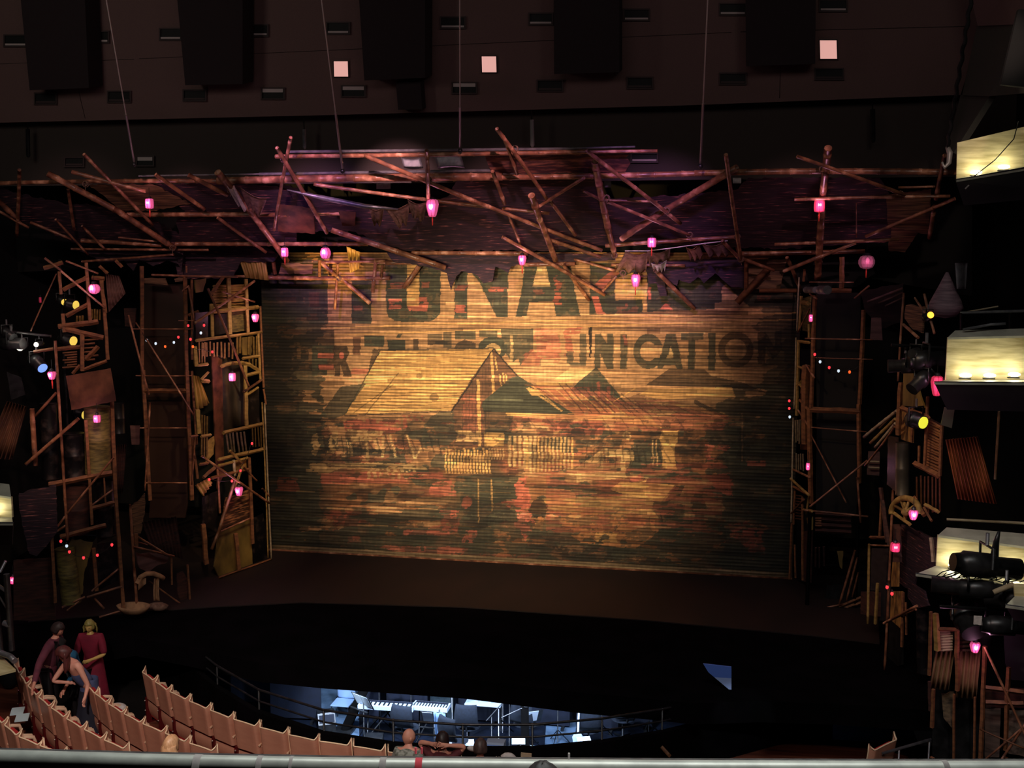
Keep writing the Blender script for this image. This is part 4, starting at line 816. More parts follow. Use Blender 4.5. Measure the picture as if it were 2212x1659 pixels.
T2.panel([(b_, 162, 170), (b_, 360, 168), (b_, 385, 235), (b_, 330, 225), (b_, 170, 215)], THATCHB, .1, .02, 1.5, 'torn_mat'); T2.panel([(b_, 440, 175), (b_, 520, 160), (b_, 515, 195), (b_, 450, 205)], THATCHB, .1, .02, 1.5, 'torn_mat')
T2.panel([(b_, -10, 440), (b_, 98, 440), (b_, 85, 612), (b_, 0, 600)], DKRED, 0, name='small_panel'); T2.panel([(b_, 45, 1490), (b_, 130, 1490), (B_, 125, 85), (B_, 60, 85)], MAUVE, -.3, name='small_panel')

T3 = TW('scaffold_tower', XY(475, 1248), XY(586, 1207), 'left inner bamboo tower beside the curtain with grey metal panel and crossed slats')
run(T3, [('b', b_, 925, 165, b_, 942, 668, 5, dict(m=OCH)), ('b', b_, 1082, 178, b_, 1102, 655, 3.8, dict(m=OCH)), ('b', b_, 772, 400, b_, 785, 690, 4, dict(m=OCH)), ('b', b_, 780, 470, b_, 1195, 430, 4.2, dict(m=OCH)), ('b', b_, 635, 728, b_, 1225, 652, 3, dict(m=OCH)),
 ('p', b_, 742, 262, b_, 1000, 860, 3, dict(off=.4, m=BAMD)), ('p', b_, 990, 840, b_, 1108, 1135, 3, dict(off=.4)), ('b', b_, 882, 158, b_, 772, 315, 4), ('p', b_, 1160, 195, b_, 622, 575, 3, dict(off=.3)), ('p', b_, 868, 288, b_, 1162, 382, 2.2, dict(off=.3)), ('b', b_, 1212, 420, b_, 1240, 1150, 2.6), ('b', b_, 1192, 660, b_, 1212, 1085, 2.8, dict(m=OCH)),
 ('p', b_, 1228, 1078, b_, 1060, 1190, 3, dict(m=BAMD)), ('b', b_, 1075, 950, b_, 1088, 1490, 4.6, dict(m=OCH)), ('b', b_, 1092, 1215, b_, 1195, 1150, 2.8, dict(m=OCH)), ('b', b_, 1035, 925, b_, 1120, 945, 4, dict(m=OCH)), ('b', b_, 1110, 940, b_, 1205, 1000, 3.6, dict(m=OCH)), ('b', b_, 1072, 1042, b_, 1205, 1012, 3.6, dict(m=OCH)),
 ('b', b_, 862, 958, b_, 950, 932, 3.6, dict(m=OCH)), ('b', b_, 945, 932, b_, 1060, 930, 3.6, dict(m=OCH)), ('b', b_, 1055, 888, b_, 1205, 868, 3, dict(m=OCH)), ('b', b_, 1240, 1165, b_, 1262, 1300, 2.2), ('p', b_, 1250, 1290, B_, 1312, 1110, 2, dict(m=WHT)), ('p', b_, 1228, 1280, B_, 1282, 1100, 1.8, dict(m=OCH)),
 ('b', b_, 880, 1555, b_, 1225, 1475, 3.8, dict(m=OCH)), ('b', B_, 838, 218, B_, 1245, 125, 3.8, dict(m=OCH)), ('b', B_, 700, 378, B_, 810, 285, 4), ('p', B_, 688, 188, B_, 1292, 608, 3, dict(off=.45)), ('b', B_, 838, 275, B_, 1100, 205, 3, dict(m=OCH)), ('b', B_, 972, 222, B_, 985, 365, 3, dict(m=WHT)), ('b', B_, 1112, 200, B_, 1145, 970, 3.8),
 ('p', B_, 942, 138, B_, 1045, 248, 3.2, dict(m=OCH)), ('p', B_, 1052, 278, B_, 980, 485, 3.2, dict(m=OCH)), ('b', B_, 770, 385, B_, 1110, 305, 3.4), ('p', B_, 985, 405, B_, 835, 880, 4, dict(m=BAMD, off=.3)), ('p', B_, 840, 860, B_, 775, 1025, 3.6, dict(m=BAMD, off=.3)), ('p', B_, 838, 872, B_, 1122, 745, 2.2), ('b', B_, 840, 1278, B_, 1312, 1110, 2.2),
 ('b', B_, 990, 880, B_, 1022, 1205, 4.6), ('b', B_, 702, 800, B_, 728, 1155, 5.5), ('p', B_, 1230, 478, B_, 1295, 552, 2.6), ('b', b_, 690, 1090, b_, 752, 1095, 4, dict(m=OCH)), ('b', b_, 680, 1080, b_, 748, 1012, 3, dict(m=OCH)), ('b', b_, 640, 950, b_, 742, 940, 3, dict(m=OCH)), ('b', b_, 625, 780, b_, 640, 960, 4.5, dict(m=OCH)),
 ('b', b_, 650, 1350, b_, 662, 1560, 5, dict(m=OCH)), ('b', b_, 680, 1590, b_, 768, 1575, 3, dict(m=OCH)), ('b', B_, 828, 300, B_, 850, 700, 2.4), ('p', B_, 1060, 285, B_, 1180, 410, 2.4), ('b', B_, 670, 262, B_, 745, 250, 3), ('b', b_, 585, 1590, b_, 650, 1580, 2.4)])
T3.slats(b_, [700, 730, 762, 795, 828, 862, 895, 930, 965], 745, b_, 880, 1.7); T3.slats(b_, [1005, 1030, 1110, 1150, 1180], 690, b_, 850, 2.2); T3.slats(b_, [1112, 1142, 1172], 885, b_, 960, 1.8); T3.slats(b_, [662, 690, 715], 745, b_, 940, 1.6)
T3.slats(b_, [905, 935, 965, 1000, 1035, 1066], 1550, B_, 160, 1.9, tilt=22, m=WHT); T3.slats(b_, [1140, 1165, 1190, 1215], 1500, B_, 110, 1.5, tilt=10); T3.slats(b_, [690, 712, 735], 1400, B_, 180, 1.8)
for i in range(9): T3.beam(b_, 790, 240+i*24, b_, 1070, 232+i*24+random.uniform(-8, 8), 2.2, off=-.05, m=OCH, name='roof_slat')
T3.panel([(b_, 960, 465), (b_, 1078, 455), (b_, 1085, 640), (b_, 962, 655)], OLIVE, -.08); T3.panel([(b_, 630, 480), (b_, 745, 470), (b_, 745, 700), (b_, 635, 715)], MOTT, -.1); T3.panel([(b_, 800, 500), (b_, 930, 480), (b_, 940, 660), (b_, 800, 680)], BLKM, -.12)
T3.corr([(b_, 790, 850), (b_, 1072, 940), (b_, 1080, 1485), (b_, 860, 1545)], 1, STEEL, .1, -.12, 'v', 'curved_steel_sheet'); T3.panel([(b_, 775, 840), (b_, 870, 900), (B_, 890, 350), (B_, 830, 480)], RUST, -.02)
T3.panel([(b_, 1100, 1180), (b_, 1200, 1150), (b_, 1210, 1470), (b_, 1100, 1490)], MOTT, -.1)
T3.corr([(b_, 608, 1040), (b_, 665, 1050), (b_, 757, 1290), (b_, 645, 1360)], 3, AMBC, .03); T3.corr([(B_, 630, 450), (B_, 750, 385), (B_, 785, 430), (B_, 700, 548)], 4, AMBC, .02); T3.panel([(b_, 630, 185), (b_, 730, 170), (b_, 700, 290), (b_, 640, 300)], OCHP, -.05, a=2)
T3.panel([(B_, 840, 870), (B_, 1125, 755), (B_, 1145, 1165), (B_, 845, 1275), (B_, 800, 1180)], OCHP, -.05); T3.panel([(B_, 1145, 750), (B_, 1240, 700), (B_, 1290, 1110), (B_, 1150, 1160)], MOTT, -.05)
T3.panel([(B_, 910, 560), (B_, 1115, 480), (B_, 1118, 745), (B_, 845, 850)], mat('orange_mat', srgb(64, 38, 26), srgb(190, 130, 84), (2.5, 2.5, 22), .6, detail=5, lo=.48, hi=.66), -.06, a=2, name='woven_mat'); T3.panel([(B_, 735, 60), (B_, 800, 10), (B_, 795, 170), (B_, 730, 260)], OCH, -.04, a=2, name='board')
T3.panel([(B_, 690, 560), (B_, 830, 500), (B_, 830, 880), (B_, 700, 800)], MOTT, -.15); T3.panel([(B_, 990, 245), (B_, 1090, 200), (B_, 1090, 300), (B_, 1000, 320)], HERR, -.02, a=2, name='straw_bundle')
T3.panel([(b_, 1050, 700), (b_, 1150, 670), (b_, 1130, 860), (b_, 1060, 860)], OCHP, .04, a=3, name='sack')

# left low lean-to between the towers
T9 = TW('lean_to', XY(280, 1330), XY(420, 1290), 'low dark lean-to with corrugated roof and draped cloth at stage left edge', 'hut')
run(T9, [('p', B_, 45, 620, B_, 82, 1200, 3), ('p', B_, 82, 1190, B_, 108, 1560, 3.4), ('p', B_, 115, 912, B_, 400, 1085, 2.6, dict(off=.3)), ('p', B_, 75, 1000, B_, 440, 1085, 2.4, dict(off=.2)), ('p', B_, 218, 1308, B_, 505, 1515, 2), ('b', B_, 98, 880, B_, 100, 1020, 5), ('b', B_, 560, 1160, B_, 582, 1470, 2.4), ('p', B_, 118, 960, B_, 200, 985, 2), ('b', B_, 415, 1080, B_, 420, 1340, 2)])
T9.corr([(B_, 150, 780), (B_, 460, 730), (B_, 518, 1110), (B_, 240, 1020)], 9, DKRED, .03, off=0); T9.panel([(B_, 60, 640), (B_, 180, 520), (B_, 180, 700), (B_, 140, 880), (B_, 80, 880)], THATCHB, 0, a=3, name='torn_mat')
T9.panel([(B_, 100, 1050), (B_, 280, 1060), (B_, 390, 1090), (B_, 380, 1140), (B_, 270, 1180), (B_, 220, 1220), (B_, 130, 1190)], MAUVE, -.05, a=3, name='torn_mat'); T9.panel([(B_, 470, 1240), (B_, 520, 1220), (B_, 560, 1290), (B_, 560, 1480), (B_, 500, 1500), (B_, 475, 1420)], DKRED, 0, a=2, name='board')
DRAPE = mat('tan_drape', srgb(140, 104, 76), srgb(176, 134, 98), (8, 8, 8), .85)
mb = MB(); arc = [T9.P(B_, x, y, .2) for x, y in ((108, 1330), (140, 1270), (190, 1243), (250, 1240), (310, 1262), (345, 1285))]
mb.tube(arc, .05, 8); mb.grid(lambda u, v: T9.P(B_, 262+u*45-6*math.sin(v*3)+v*8*(u-.3), 1285+v*200, .25+.03*math.sin(u*9)), 8, 8, .01); mb.grid(lambda u, v: T9.P(B_, 120+u*70, 1280+v*(110-60*u), .22+.03*math.sin(u*9)), 8, 6, .01)
mb.build('draped_cloth', DRAPE, label='tan cloth draped over the low lean-to between the left towers', cat='cloth')
mb = MB(); c0 = T9.P(B_, 78, 1600, .3); mb.lathe(c0, [(.06, 0), (.15, .02), (.2, .1), (.23, .17), (.21, .17), (.17, .08), (.05, .03)], 18, ex=1.5); mb.build('basin', DRAPE, label='wide tan basin at the foot of the thin post left of the lean-to', cat='basin')
mb = MB(); c0 = T9.P(B_, 295, 1570, .3); mb.lathe(c0, [(.02, 0), (.12, .03), (.15, .1), (.08, .15), (.02, .16)], 12, ex=1.5); mb.build('bundle', CLOTH, label='small crumpled tan bundle on the stage by the lean-to', cat='bundle')

T4 = TW('scaffold_tower', XY(1704, 1262), XY(1764, 1320), 'narrow right tower seen edge-on against the curtain with a pale vertical rim')
run(T4, [('p', c_, 150, 160, c_, 130, 640, 1.7, dict(m=WHT)), ('b', c_, 170, 330, c_, 152, 640, 2.6, dict(m=OCH)), ('p', c_, 122, 700, c_, 105, 1340, 1.8, dict(m=WHT)), ('b', c_, 145, 730, c_, 128, 1400, 3, dict(m=OCH)), ('p', c_, 97, 1420, C_, 78, 780, 1.9, dict(m=WHT)), ('b', c_, 170, 385, c_, 235, 395, 4, dict(m=OCH)), ('p', c_, 245, 440, c_, 140, 650, 2),
 ('b', c_, 130, 735, c_, 240, 745, 3, dict(m=OCH)), ('b', c_, 240, 580, c_, 240, 700, 2.6, dict(m=OCH)), ('b', c_, 215, 950, c_, 195, 1200, 7), ('p', c_, 215, 950, c_, 285, 1060, 2.4), ('b', c_, 135, 1130, c_, 190, 1070, 3, dict(m=OCH)), ('b', c_, 135, 1100, c_, 180, 1150, 3, dict(m=OCH)), ('b', c_, 145, 965, c_, 200, 985, 2.6, dict(m=OCH)),
 ('b', c_, 205, 1150, c_, 200, 1659, 6.5), ('p', c_, 140, 1350, c_, 245, 1510, 2.2), ('b', c_, 155, 1260, c_, 235, 1350, 3), ('p', C_, 75, 390, C_, 240, 540, 3, dict(m=OCH)), ('p', C_, 98, 308, C_, 242, 376, 2.6), ('p', C_, 238, 540, C_, 214, 705, 2.2, dict(m=OCH)), ('p', C_, 78, 702, C_, 195, 575, 2.2, dict(m=BAMD)), ('b', C_, 180, 550, C_, 182, 1300, 2.2),
 ('b', C_, 85, 790, C_, 66, 1290, 2.4), ('b', C_, 112, 500, C_, 100, 800, 2), ('b', C_, 110, 980, C_, 118, 1280, 1.8), ('b', C_, 190, 668, C_, 265, 680, 3, dict(m=OCH)), ('b', C_, 95, 460, C_, 230, 530, 3), ('b', c_, 200, 90, c_, 190, 200, 2.4), ('p', c_, 245, 310, c_, 310, 355, 2)])
for i in range(9): T4.beam(C_, 120, 540+i*26, C_, 178, 548+i*26, 1.5, off=.02, m=BAMD, name='slat')
T4.slats(C_, [125, 145, 165, 185], 170, C_, 320, 1.7, m=WHT); T4.slats(c_, [120, 140, 160], 1440, c_, 1640, 2, m=WHT)
T4.panel([(c_, 175, 350), (c_, 250, 330), (c_, 240, 650), (c_, 180, 640)], OLIVE, -.15); T4.panel([(c_, 165, 960), (c_, 240, 960), (C_, 225, 130), (C_, 160, 130)], RUST, -.2); T4.panel([(C_, 90, 560), (C_, 260, 560), (C_, 262, 1330), (C_, 70, 1290)], BLKM, -.25)
T4.panel([(C_, 192, 860), (C_, 262, 850), (C_, 250, 1320), (C_, 190, 1310)], DKRED, -.1); T4.panel([(C_, 210, 740), (C_, 262, 730), (C_, 262, 850), (C_, 235, 830)], OCHP, .05)
for (x, y) in ((395, 275),): T4.drum(c_, 335, 275, c_, 405, 275, 9, GREY, .2, 'steel_coupler'); T4.drum(c_, 215, 275, c_, 300, 275, 7, GREY, .2, 'steel_coupler')

T5 = TW('scaffold_tower', (PY(1745, 1100, 22.4).x, 22.4), (PY(1870, 1100, 22.4).x, 22.4), 'right ladder frame tower with dark backing panel and one long crossing cane')
run(T5, [('b', c_, 290, 325, c_, 258, 1340, 4.2), ('b', c_, 240, 1330, C_, 252, 610, 5), ('b', c_, 728, 455, c_, 690, 1300, 4), ('b', c_, 682, 1300, C_, 690, 430, 4.2), ('b', c_, 410, 280, c_, 618, 280, 4.2), ('b', c_, 535, -20, c_, 530, 262, 4.6), ('p', c_, 200, 710, c_, 808, 722, 1.9), ('p', c_, 290, 882, c_, 812, 898, 1.2), ('b', c_, 242, 1345, c_, 690, 1362, 5.6),
 ('p', c_, 258, 1505, c_, 752, 1545, 1.6), ('p', C_, 762, 225, C_, 245, 642, 2.4, dict(off=.4)), ('p', C_, 258, 0, C_, 572, 605, 1.6), ('p', C_, 672, 378, C_, 702, 785, 2.8), ('p', C_, 188, 672, C_, 768, 730, 2.4), ('p', c_, 240, 205, c_, 640, 208, 1.4), ('p', c_, 780, 235, c_, 645, 352, 2.4), ('p', C_, 652, 1030, C_, 510, 1515, 2.8, dict(off=.3)), ('p', C_, 672, 1095, C_, 575, 1480, 2.4, dict(off=.2)),
 ('p', C_, 680, 1230, C_, 625, 1450, 2.2), ('b', C_, 510, 1535, C_, 705, 1452, 3), ('b', C_, 520, 1565, C_, 705, 1500, 3), ('b', C_, 540, 1590, C_, 705, 1560, 2.6), ('p', C_, 400, 1650, C_, 655, 1618, 5), ('p', C_, 255, 1572, C_, 540, 1515, 2), ('p', c_, 865, 1515, c_, 1018, 1360, 2)])
for x_, y_ in ((252, 600), (692, 420)):
    a = T5.P(C_, x_, y_, .1); mb = MB(); mb.tube([a, V3(a.x, a.y, Z1+.02)], .04, 4); mb.build('timber_beam', BLKM, T5.root)  # posts carry on in black, the darkness there put into their colour
T5.panel([(c_, 300, 300), (c_, 705, 300), (c_, 670, 1300), (C_, 690, 720), (C_, 300, 690), (C_, 310, 0)], mat('dark_panel_2', srgb(16, 12, 13), srgb(26, 20, 20), (.8, .8, .5), .85), -.4, .04, .3, 'dark_backing')
for i in range(4): T5.beam(C_, 292, 700+i*50, C_, 615, 722+i*50, 4.5, off=-.1, m=DKRED, name='board')
for i in range(4): T5.beam(C_, 295, 745+i*22, C_, 350, 747+i*22, 2, off=.02, m=PLANK, name='plank')
for x in (300, 330, 372): T5.slats(C_, [x], 1000, C_, 1180, 2.2, m=MAUVE)
T5.panel([(c_, 700, 300), (c_, 900, 240), (c_, 1085, 215), (c_, 1080, 560), (c_, 900, 620), (c_, 740, 470)], mat('black_thatch', srgb(18, 10, 12), srgb(44, 24, 24), (2, 2, 14), .9), -.2, a=2, name='woven_mat')
T5.pole(c_, 760, 385, c_, 1078, 262, 3, .2, MAUVE); T5.pole(c_, 860, 395, c_, 1078, 300, 2.6, .2, MAUVE); T5.pole(c_, 920, 420, c_, 1078, 345, 2.2, .2, MAUVE)
T5.panel([(c_, 800, 525), (c_, 885, 525), (c_, 898, 728), (c_, 785, 722)], MAUVE, .1, name='small_panel')
T5.panel([(C_, 770, 145), (C_, 872, 150), (C_, 868, 365), (C_, 758, 355)], MAUVE, -.1, name='small_panel'); T5.beam(C_, 760, 235, C_, 868, 240, 2, off=.02, m=WHT); T5.beam(C_, 770, 290, C_, 868, 295, 2, off=.02, m=WHT)
T5.panel([(C_, 490, 1040), (C_, 545, 1040), (C_, 535, 1200), (C_, 515, 1180)], OCHP, .1, a=1.5, name='leaf_scrap')
T5.panel([(C_, 400, 1340), (C_, 700, 1340), (C_, 740, 1640), (C_, 360, 1640)], BLKM, -.4, name='dark_crate')

T6 = TW('scaffold_tower', XY(1909, 1440), XY(2006, 1532), 'far right bamboo tower with cart wheel and slatted shutter')
run(T6, [('p', d_, 218, -30, d_, 165, 760, 2.6), ('b', d_, 190, 770, d_, 165, 1245, 5), ('b', d_, 195, 1000, d_, 435, 1085, 5), ('b', d_, 432, 900, d_, 402, 1540, 3.2), ('b', d_, 320, 1498, d_, 522, 1602, 6), ('b', d_, 300, 990, d_, 290, 1310, 3), ('p', c_, 1025, 1358, c_, 732, 1592, 4, dict(m=WHT)), ('p', c_, 1012, 1430, c_, 790, 1645, 4, dict(m=OCH)),
 ('p', c_, 1010, 1470, C_, 830, 110, 3.4, dict(m=WHT)), ('p', c_, 1005, 1500, C_, 870, 115, 2.6), ('p', C_, 880, 100, C_, 740, 275, 2.6), ('p', d_, 315, 15, d_, 440, 195, 2.4), ('p', d_, 400, -20, d_, 492, 335, 3), ('p', d_, 215, 255, d_, 345, 370, 3.6), ('b', C_, 888, 575, C_, 872, 915, 2.6), ('p', C_, 992, 490, C_, 942, 1659, 3), ('p', D_, 85, 800, D_, 45, 1605, 3),
 ('p', C_, 778, 975, C_, 765, 1690, 3.2, dict(off=.3, m=OCH)), ('b', C_, 852, 1325, C_, 832, 1690, 3, dict(m=OCH)), ('p', C_, 780, 985, C_, 985, 992, 2.2), ('p', D_, 38, 1188, D_, 335, 1032, 3, dict(off=.3)), ('b', D_, 212, 915, D_, 198, 1400, 3), ('b', D_, 235, 1000, D_, 240, 1290, 2), ('b', C_, 785, 915, C_, 920, 918, 3), ('b', d_, 355, 1340, d_, 350, 1500, 2.4),
 ('b', D_, 460, 420, D_, 485, 640, 4, dict(m=WHT)), ('p', C_, 1195, 1560, C_, 950, 1659, 3), ('b', C_, 905, 580, C_, 960, 1000, 4, dict(m=DKRED)), ('b', C_, 880, 470, C_, 940, 960, 4, dict(m=DKRED))])
T6.panel([(d_, 200, 1030), (d_, 300, 1075), (d_, 290, 1312), (d_, 190, 1280)], HERR, -.1, name='woven_mat'); T6.panel([(d_, 215, 650), (d_, 300, 690), (d_, 400, 1000), (d_, 200, 980)], OCHP, -.25); T6.panel([(d_, 235, 80), (d_, 400, 90), (d_, 380, 330), (d_, 300, 300), (d_, 225, 200)], THATCHB, -.2, a=3, name='woven_mat')
T6.panel([(d_, 440, 1090), (d_, 560, 1160), (d_, 542, 1610), (d_, 405, 1530)], DKRED, -.12, name='shutter_back')
for i in range(17): T6.beam(d_, 440-i*1.5, 1110+i*25, d_, 548, 1165+i*25+random.uniform(-9, 9), 2.6, off=0, m=PLANK, name='shutter_slat')
T6.beam(d_, 558, 1160, d_, 540, 1612, 3.4)
T6.drum(c_, 1080, 1640, C_, 1075, 540, 15, STEEL, -.05); T6.panel([(C_, 945, 5), (C_, 1040, 20), (C_, 1030, 520), (C_, 935, 440)], MOTT, -.1, a=1.5)
T6.slats(D_, [335, 372, 408, 440, 475, 508, 540], -130, D_, 185, 1.9, m=PLANK)
def wheel(T, k, x, y, r, a0, a1, off=.15):
    c = T.P(k, x, y, off); root = T.root; W_ = lambda g, f=1: T.P(k, x+math.cos(g)*r*f, y-math.sin(g)*r*f, off)
    mb = MB(); mb.tube([W_(a0+(a1-a0)*i/24) for i in range(25)], .05, 6); mb.build('wheel_rim', OCH, root)
    for g in np.linspace(a0, a1, 6)[1:-1]:
        mb = MB(); mb.tube([c, W_(g)], .025, 5); mb.build('wheel_spoke', OCH, root)
    mb = MB(); mb.ball(c, .07, 10); mb.build('wheel_hub', OCH, root)
wheel(T6, D_, 232, 190, 125, -.1, 3.3); T6.beam(D_, 115, 195, D_, 270, 300, 4, m=OCH); T6.beam(D_, 232, 100, D_, 230, 265, 3.6, m=OCH); T6.beam(D_, 410, 125, D_, 525, 190, 4, m=OCH); T6.beam(D_, 310, 60, D_, 400, 220, 5); T6.beam(D_, 400, 150, D_, 465, 270, 3)
T6.panel([(D_, 170, 300), (D_, 500, 420), (D_, 495, 700), (D_, 330, 760), (D_, 300, 900), (D_, 175, 820)], THATCH, -.25, a=3, name='woven_mat'); T6.panel([(D_, 250, 800), (D_, 400, 900), (D_, 440, 1030), (D_, 330, 1060), (D_, 250, 950)], THATCH, -.2, a=3, name='woven_mat')
T6.panel([(D_, 120, 300), (D_, 180, 300), (D_, 185, 640), (D_, 115, 640)], MAUVE, -.1, a=2); T6.panel([(D_, 115, 640), (D_, 166, 640), (D_, 162, 860), (D_, 100, 860)], HERR, -.05, name='woven_mat'); T6.panel([(D_, 102, 900), (D_, 200, 900), (D_, 205, 1150), (D_, 190, 1240), (D_, 92, 1150)], HERR, -.05, name='woven_mat')
T6.drum(D_, 385, 1040, R_ := 'D2', 395, 1640, 14, MOTT, -.3); T6.panel([(C_, 800, 1012), (C_, 950, 1012), (C_, 920, 1400), (C_, 785, 1390)], mat('slate_panel', srgb(34, 32, 40), srgb(54, 50, 56), (4, 4, 9), .6), -.3); T6.panel([(C_, 880, 1320), (C_, 962, 1320), (C_, 950, 1660), (C_, 870, 1660)], mat('slate_panel_2', srgb(26, 28, 36), srgb(40, 42, 50), (4, 4, 9), .6), -.2)
T6.panel([(C_, 703, 1400), (C_, 835, 1408), (C_, 832, 1625), (C_, 700, 1600)], DKRED, -.1, .3, name='crate'); T6.panel([(D_, 90, 1160), (D_, 205, 1240), (D_, 200, 1560), (D_, 60, 1600)], BLKM, -.25)
# conical hat and fin-like sheet near the far right top
mb = MB(); ap_ = PY(2046, 588, 18.2); mb.lathe(ap_-Vector((0, 0, .66)), [(.02, -.06), (.16, -.03), (.27, .1), (.24, .2), (.13, .42), (.02, .66)], 16); mb.build('conical_basket', mat('mauve_wicker', srgb(96, 74, 84), srgb(140, 112, 120), (3, 3, 30), .7, bump=.6), label='mauve conical wicker basket hanging high on the far right', cat='basket')
mb = MB(); mb.grid(lambda u, v: PY(2064+u*(26-8*v)+v*4, 568+v*56, 18.0+.25*u*u), 4, 6, .01); mb.build('grey_sail', GREY, label='grey curved sheet just right of the conical basket', cat='metal sheet')
# big loose corrugated sheet, right
cq = [PY(*rg(d_, 590, 1285), 16.9), PY(*rg(d_, 880, 1258), 16.9), PY(*rg(D_, 1050, 120), 16.9), PY(*rg(D_, 700, 75), 16.9)]
corr_patch('corrugated_sheet', cq, 11, .022, mat('copper_sheet', srgb(110, 52, 34), srgb(170, 100, 56), (9, 9, .6), .45, metal=.3, detail=3), label='large reddish corrugated sheet leaning under the right balcony box', cat='metal sheet')

T7 = TW('scaffold_tower', (PY(1990, 1600, 15.9).x, 15.9), (PY(2212, 1600, 15.6).x, 15.6), 'lower right hut wall of louvres and corrugated sheets with X braces')
r_ = 'R'
run(T7, [('b', r_, 1778, 760, r_, 1782, 1160, 4.4), ('b', r_, 1612, 650, r_, 1600, 1060, 3.6), ('b', r_, 1628, 1150, r_, 1618, 1400, 3.8), ('b', r_, 1958, 870, r_, 1932, 1600, 4.4), ('b', r_, 2112, 1010, r_, 2090, 1545, 4.4), ('p', r_, 1958, 875, r_, 2230, 1470, 3, dict(off=.4)), ('p', r_, 2212, 1390, r_, 1965, 1600, 2.4), ('p', r_, 1925, 1408, r_, 2230, 1540, 2, dict(off=.4, m=BAMD)),
 ('p', r_, 2070, 1600, r_, 2230, 1360, 3), ('b', r_, 1640, 760, r_, 1950, 775, 4), ('b', r_, 1640, 660, r_, 1655, 900, 6, dict(m=OCH)), ('b', r_, 1965, 1140, r_, 2212, 1170, 5), ('b', r_, 1965, 1235, r_, 2212, 1245, 5), ('b', r_, 1600, 1100, r_, 1605, 1290, 3, dict(m=DKRED)), ('b', r_, 1760, 1180, r_, 1758, 1600, 2.4), ('b', r_, 1895, 1200, r_, 1890, 1600, 2.4)])
for i in range(8): T7.beam(r_, 1664, 775+i*18, r_, 1752, 770+i*18, 2.5, off=.05, m=WHT, name='louvre_slat')
for i in range(5): T7.beam(r_, 1795, 800+i*26, r_, 1930, 790+i*26, 3.4, off=.02, m=DKRED, name='board')
PALC = mat('pale_corrugated', srgb(130, 100, 74), srgb(170, 136, 100), (4, 4, 2), .5, metal=.2)
T7.corr([(r_, 1640, 905), (r_, 1765, 900), (r_, 1725, 1155), (r_, 1600, 1140)], 4, PALC, .035); T7.corr([(r_, 1795, 905), (r_, 1935, 905), (r_, 1905, 1210), (r_, 1770, 1200)], 4, PALC, .035)
T7.panel([(r_, 1960, 1280), (r_, 2062, 1278), (r_, 2052, 1590), (r_, 1958, 1590)], mat('grey_boards', srgb(62, 48, 44), srgb(104, 84, 74), (3, 3, 16), .8, detail=6), -.1, name='plank_wall'); T7.panel([(r_, 2112, 1290), (r_, 2240, 1290), (r_, 2240, 1590), (r_, 2095, 1560)], mat('grey_weave', srgb(70, 58, 52), srgb(140, 120, 106), (14, 14, 14), .8, detail=6), -.1, name='woven_mat')
T7.panel([(r_, 1678, 1180), (r_, 1762, 1170), (r_, 1745, 1400), (r_, 1690, 1330)], mat('rough_weave', srgb(50, 40, 32), srgb(128, 106, 80), (8, 8, 18), .8, detail=6), -.1, a=3, name='woven_mat'); T7.panel([(r_, 2080, 800), (r_, 2240, 790), (r_, 2240, 1100), (r_, 2130, 1090), (r_, 2090, 980)], mat('blue_grey_panel', srgb(44, 42, 46), srgb(52, 50, 54), (2, 2, 2), .7), -.3)
T7.panel([(r_, 1965, 1140), (r_, 2240, 1150), (r_, 2240, 1270), (r_, 1965, 1270)], DKRED, -.15); T7.panel([(r_, 1620, 770), (r_, 2000, 790), (r_, 2000, 1700), (r_, 1620, 1700)], BLKM, -.35, name='dark_backing')
for x_ in (1618, 1932, 2092):
    a = T7.P('R', x_, 1590, .1); mb = MB(); mb.tube([a, V3(a.x, a.y, 0)], .04, 4); mb.build('timber_beam', PLANK, T7.root)
T7.pole('D1', 1072, 1030, 'D1', 1035, 1640, 3, 0, BAMD)
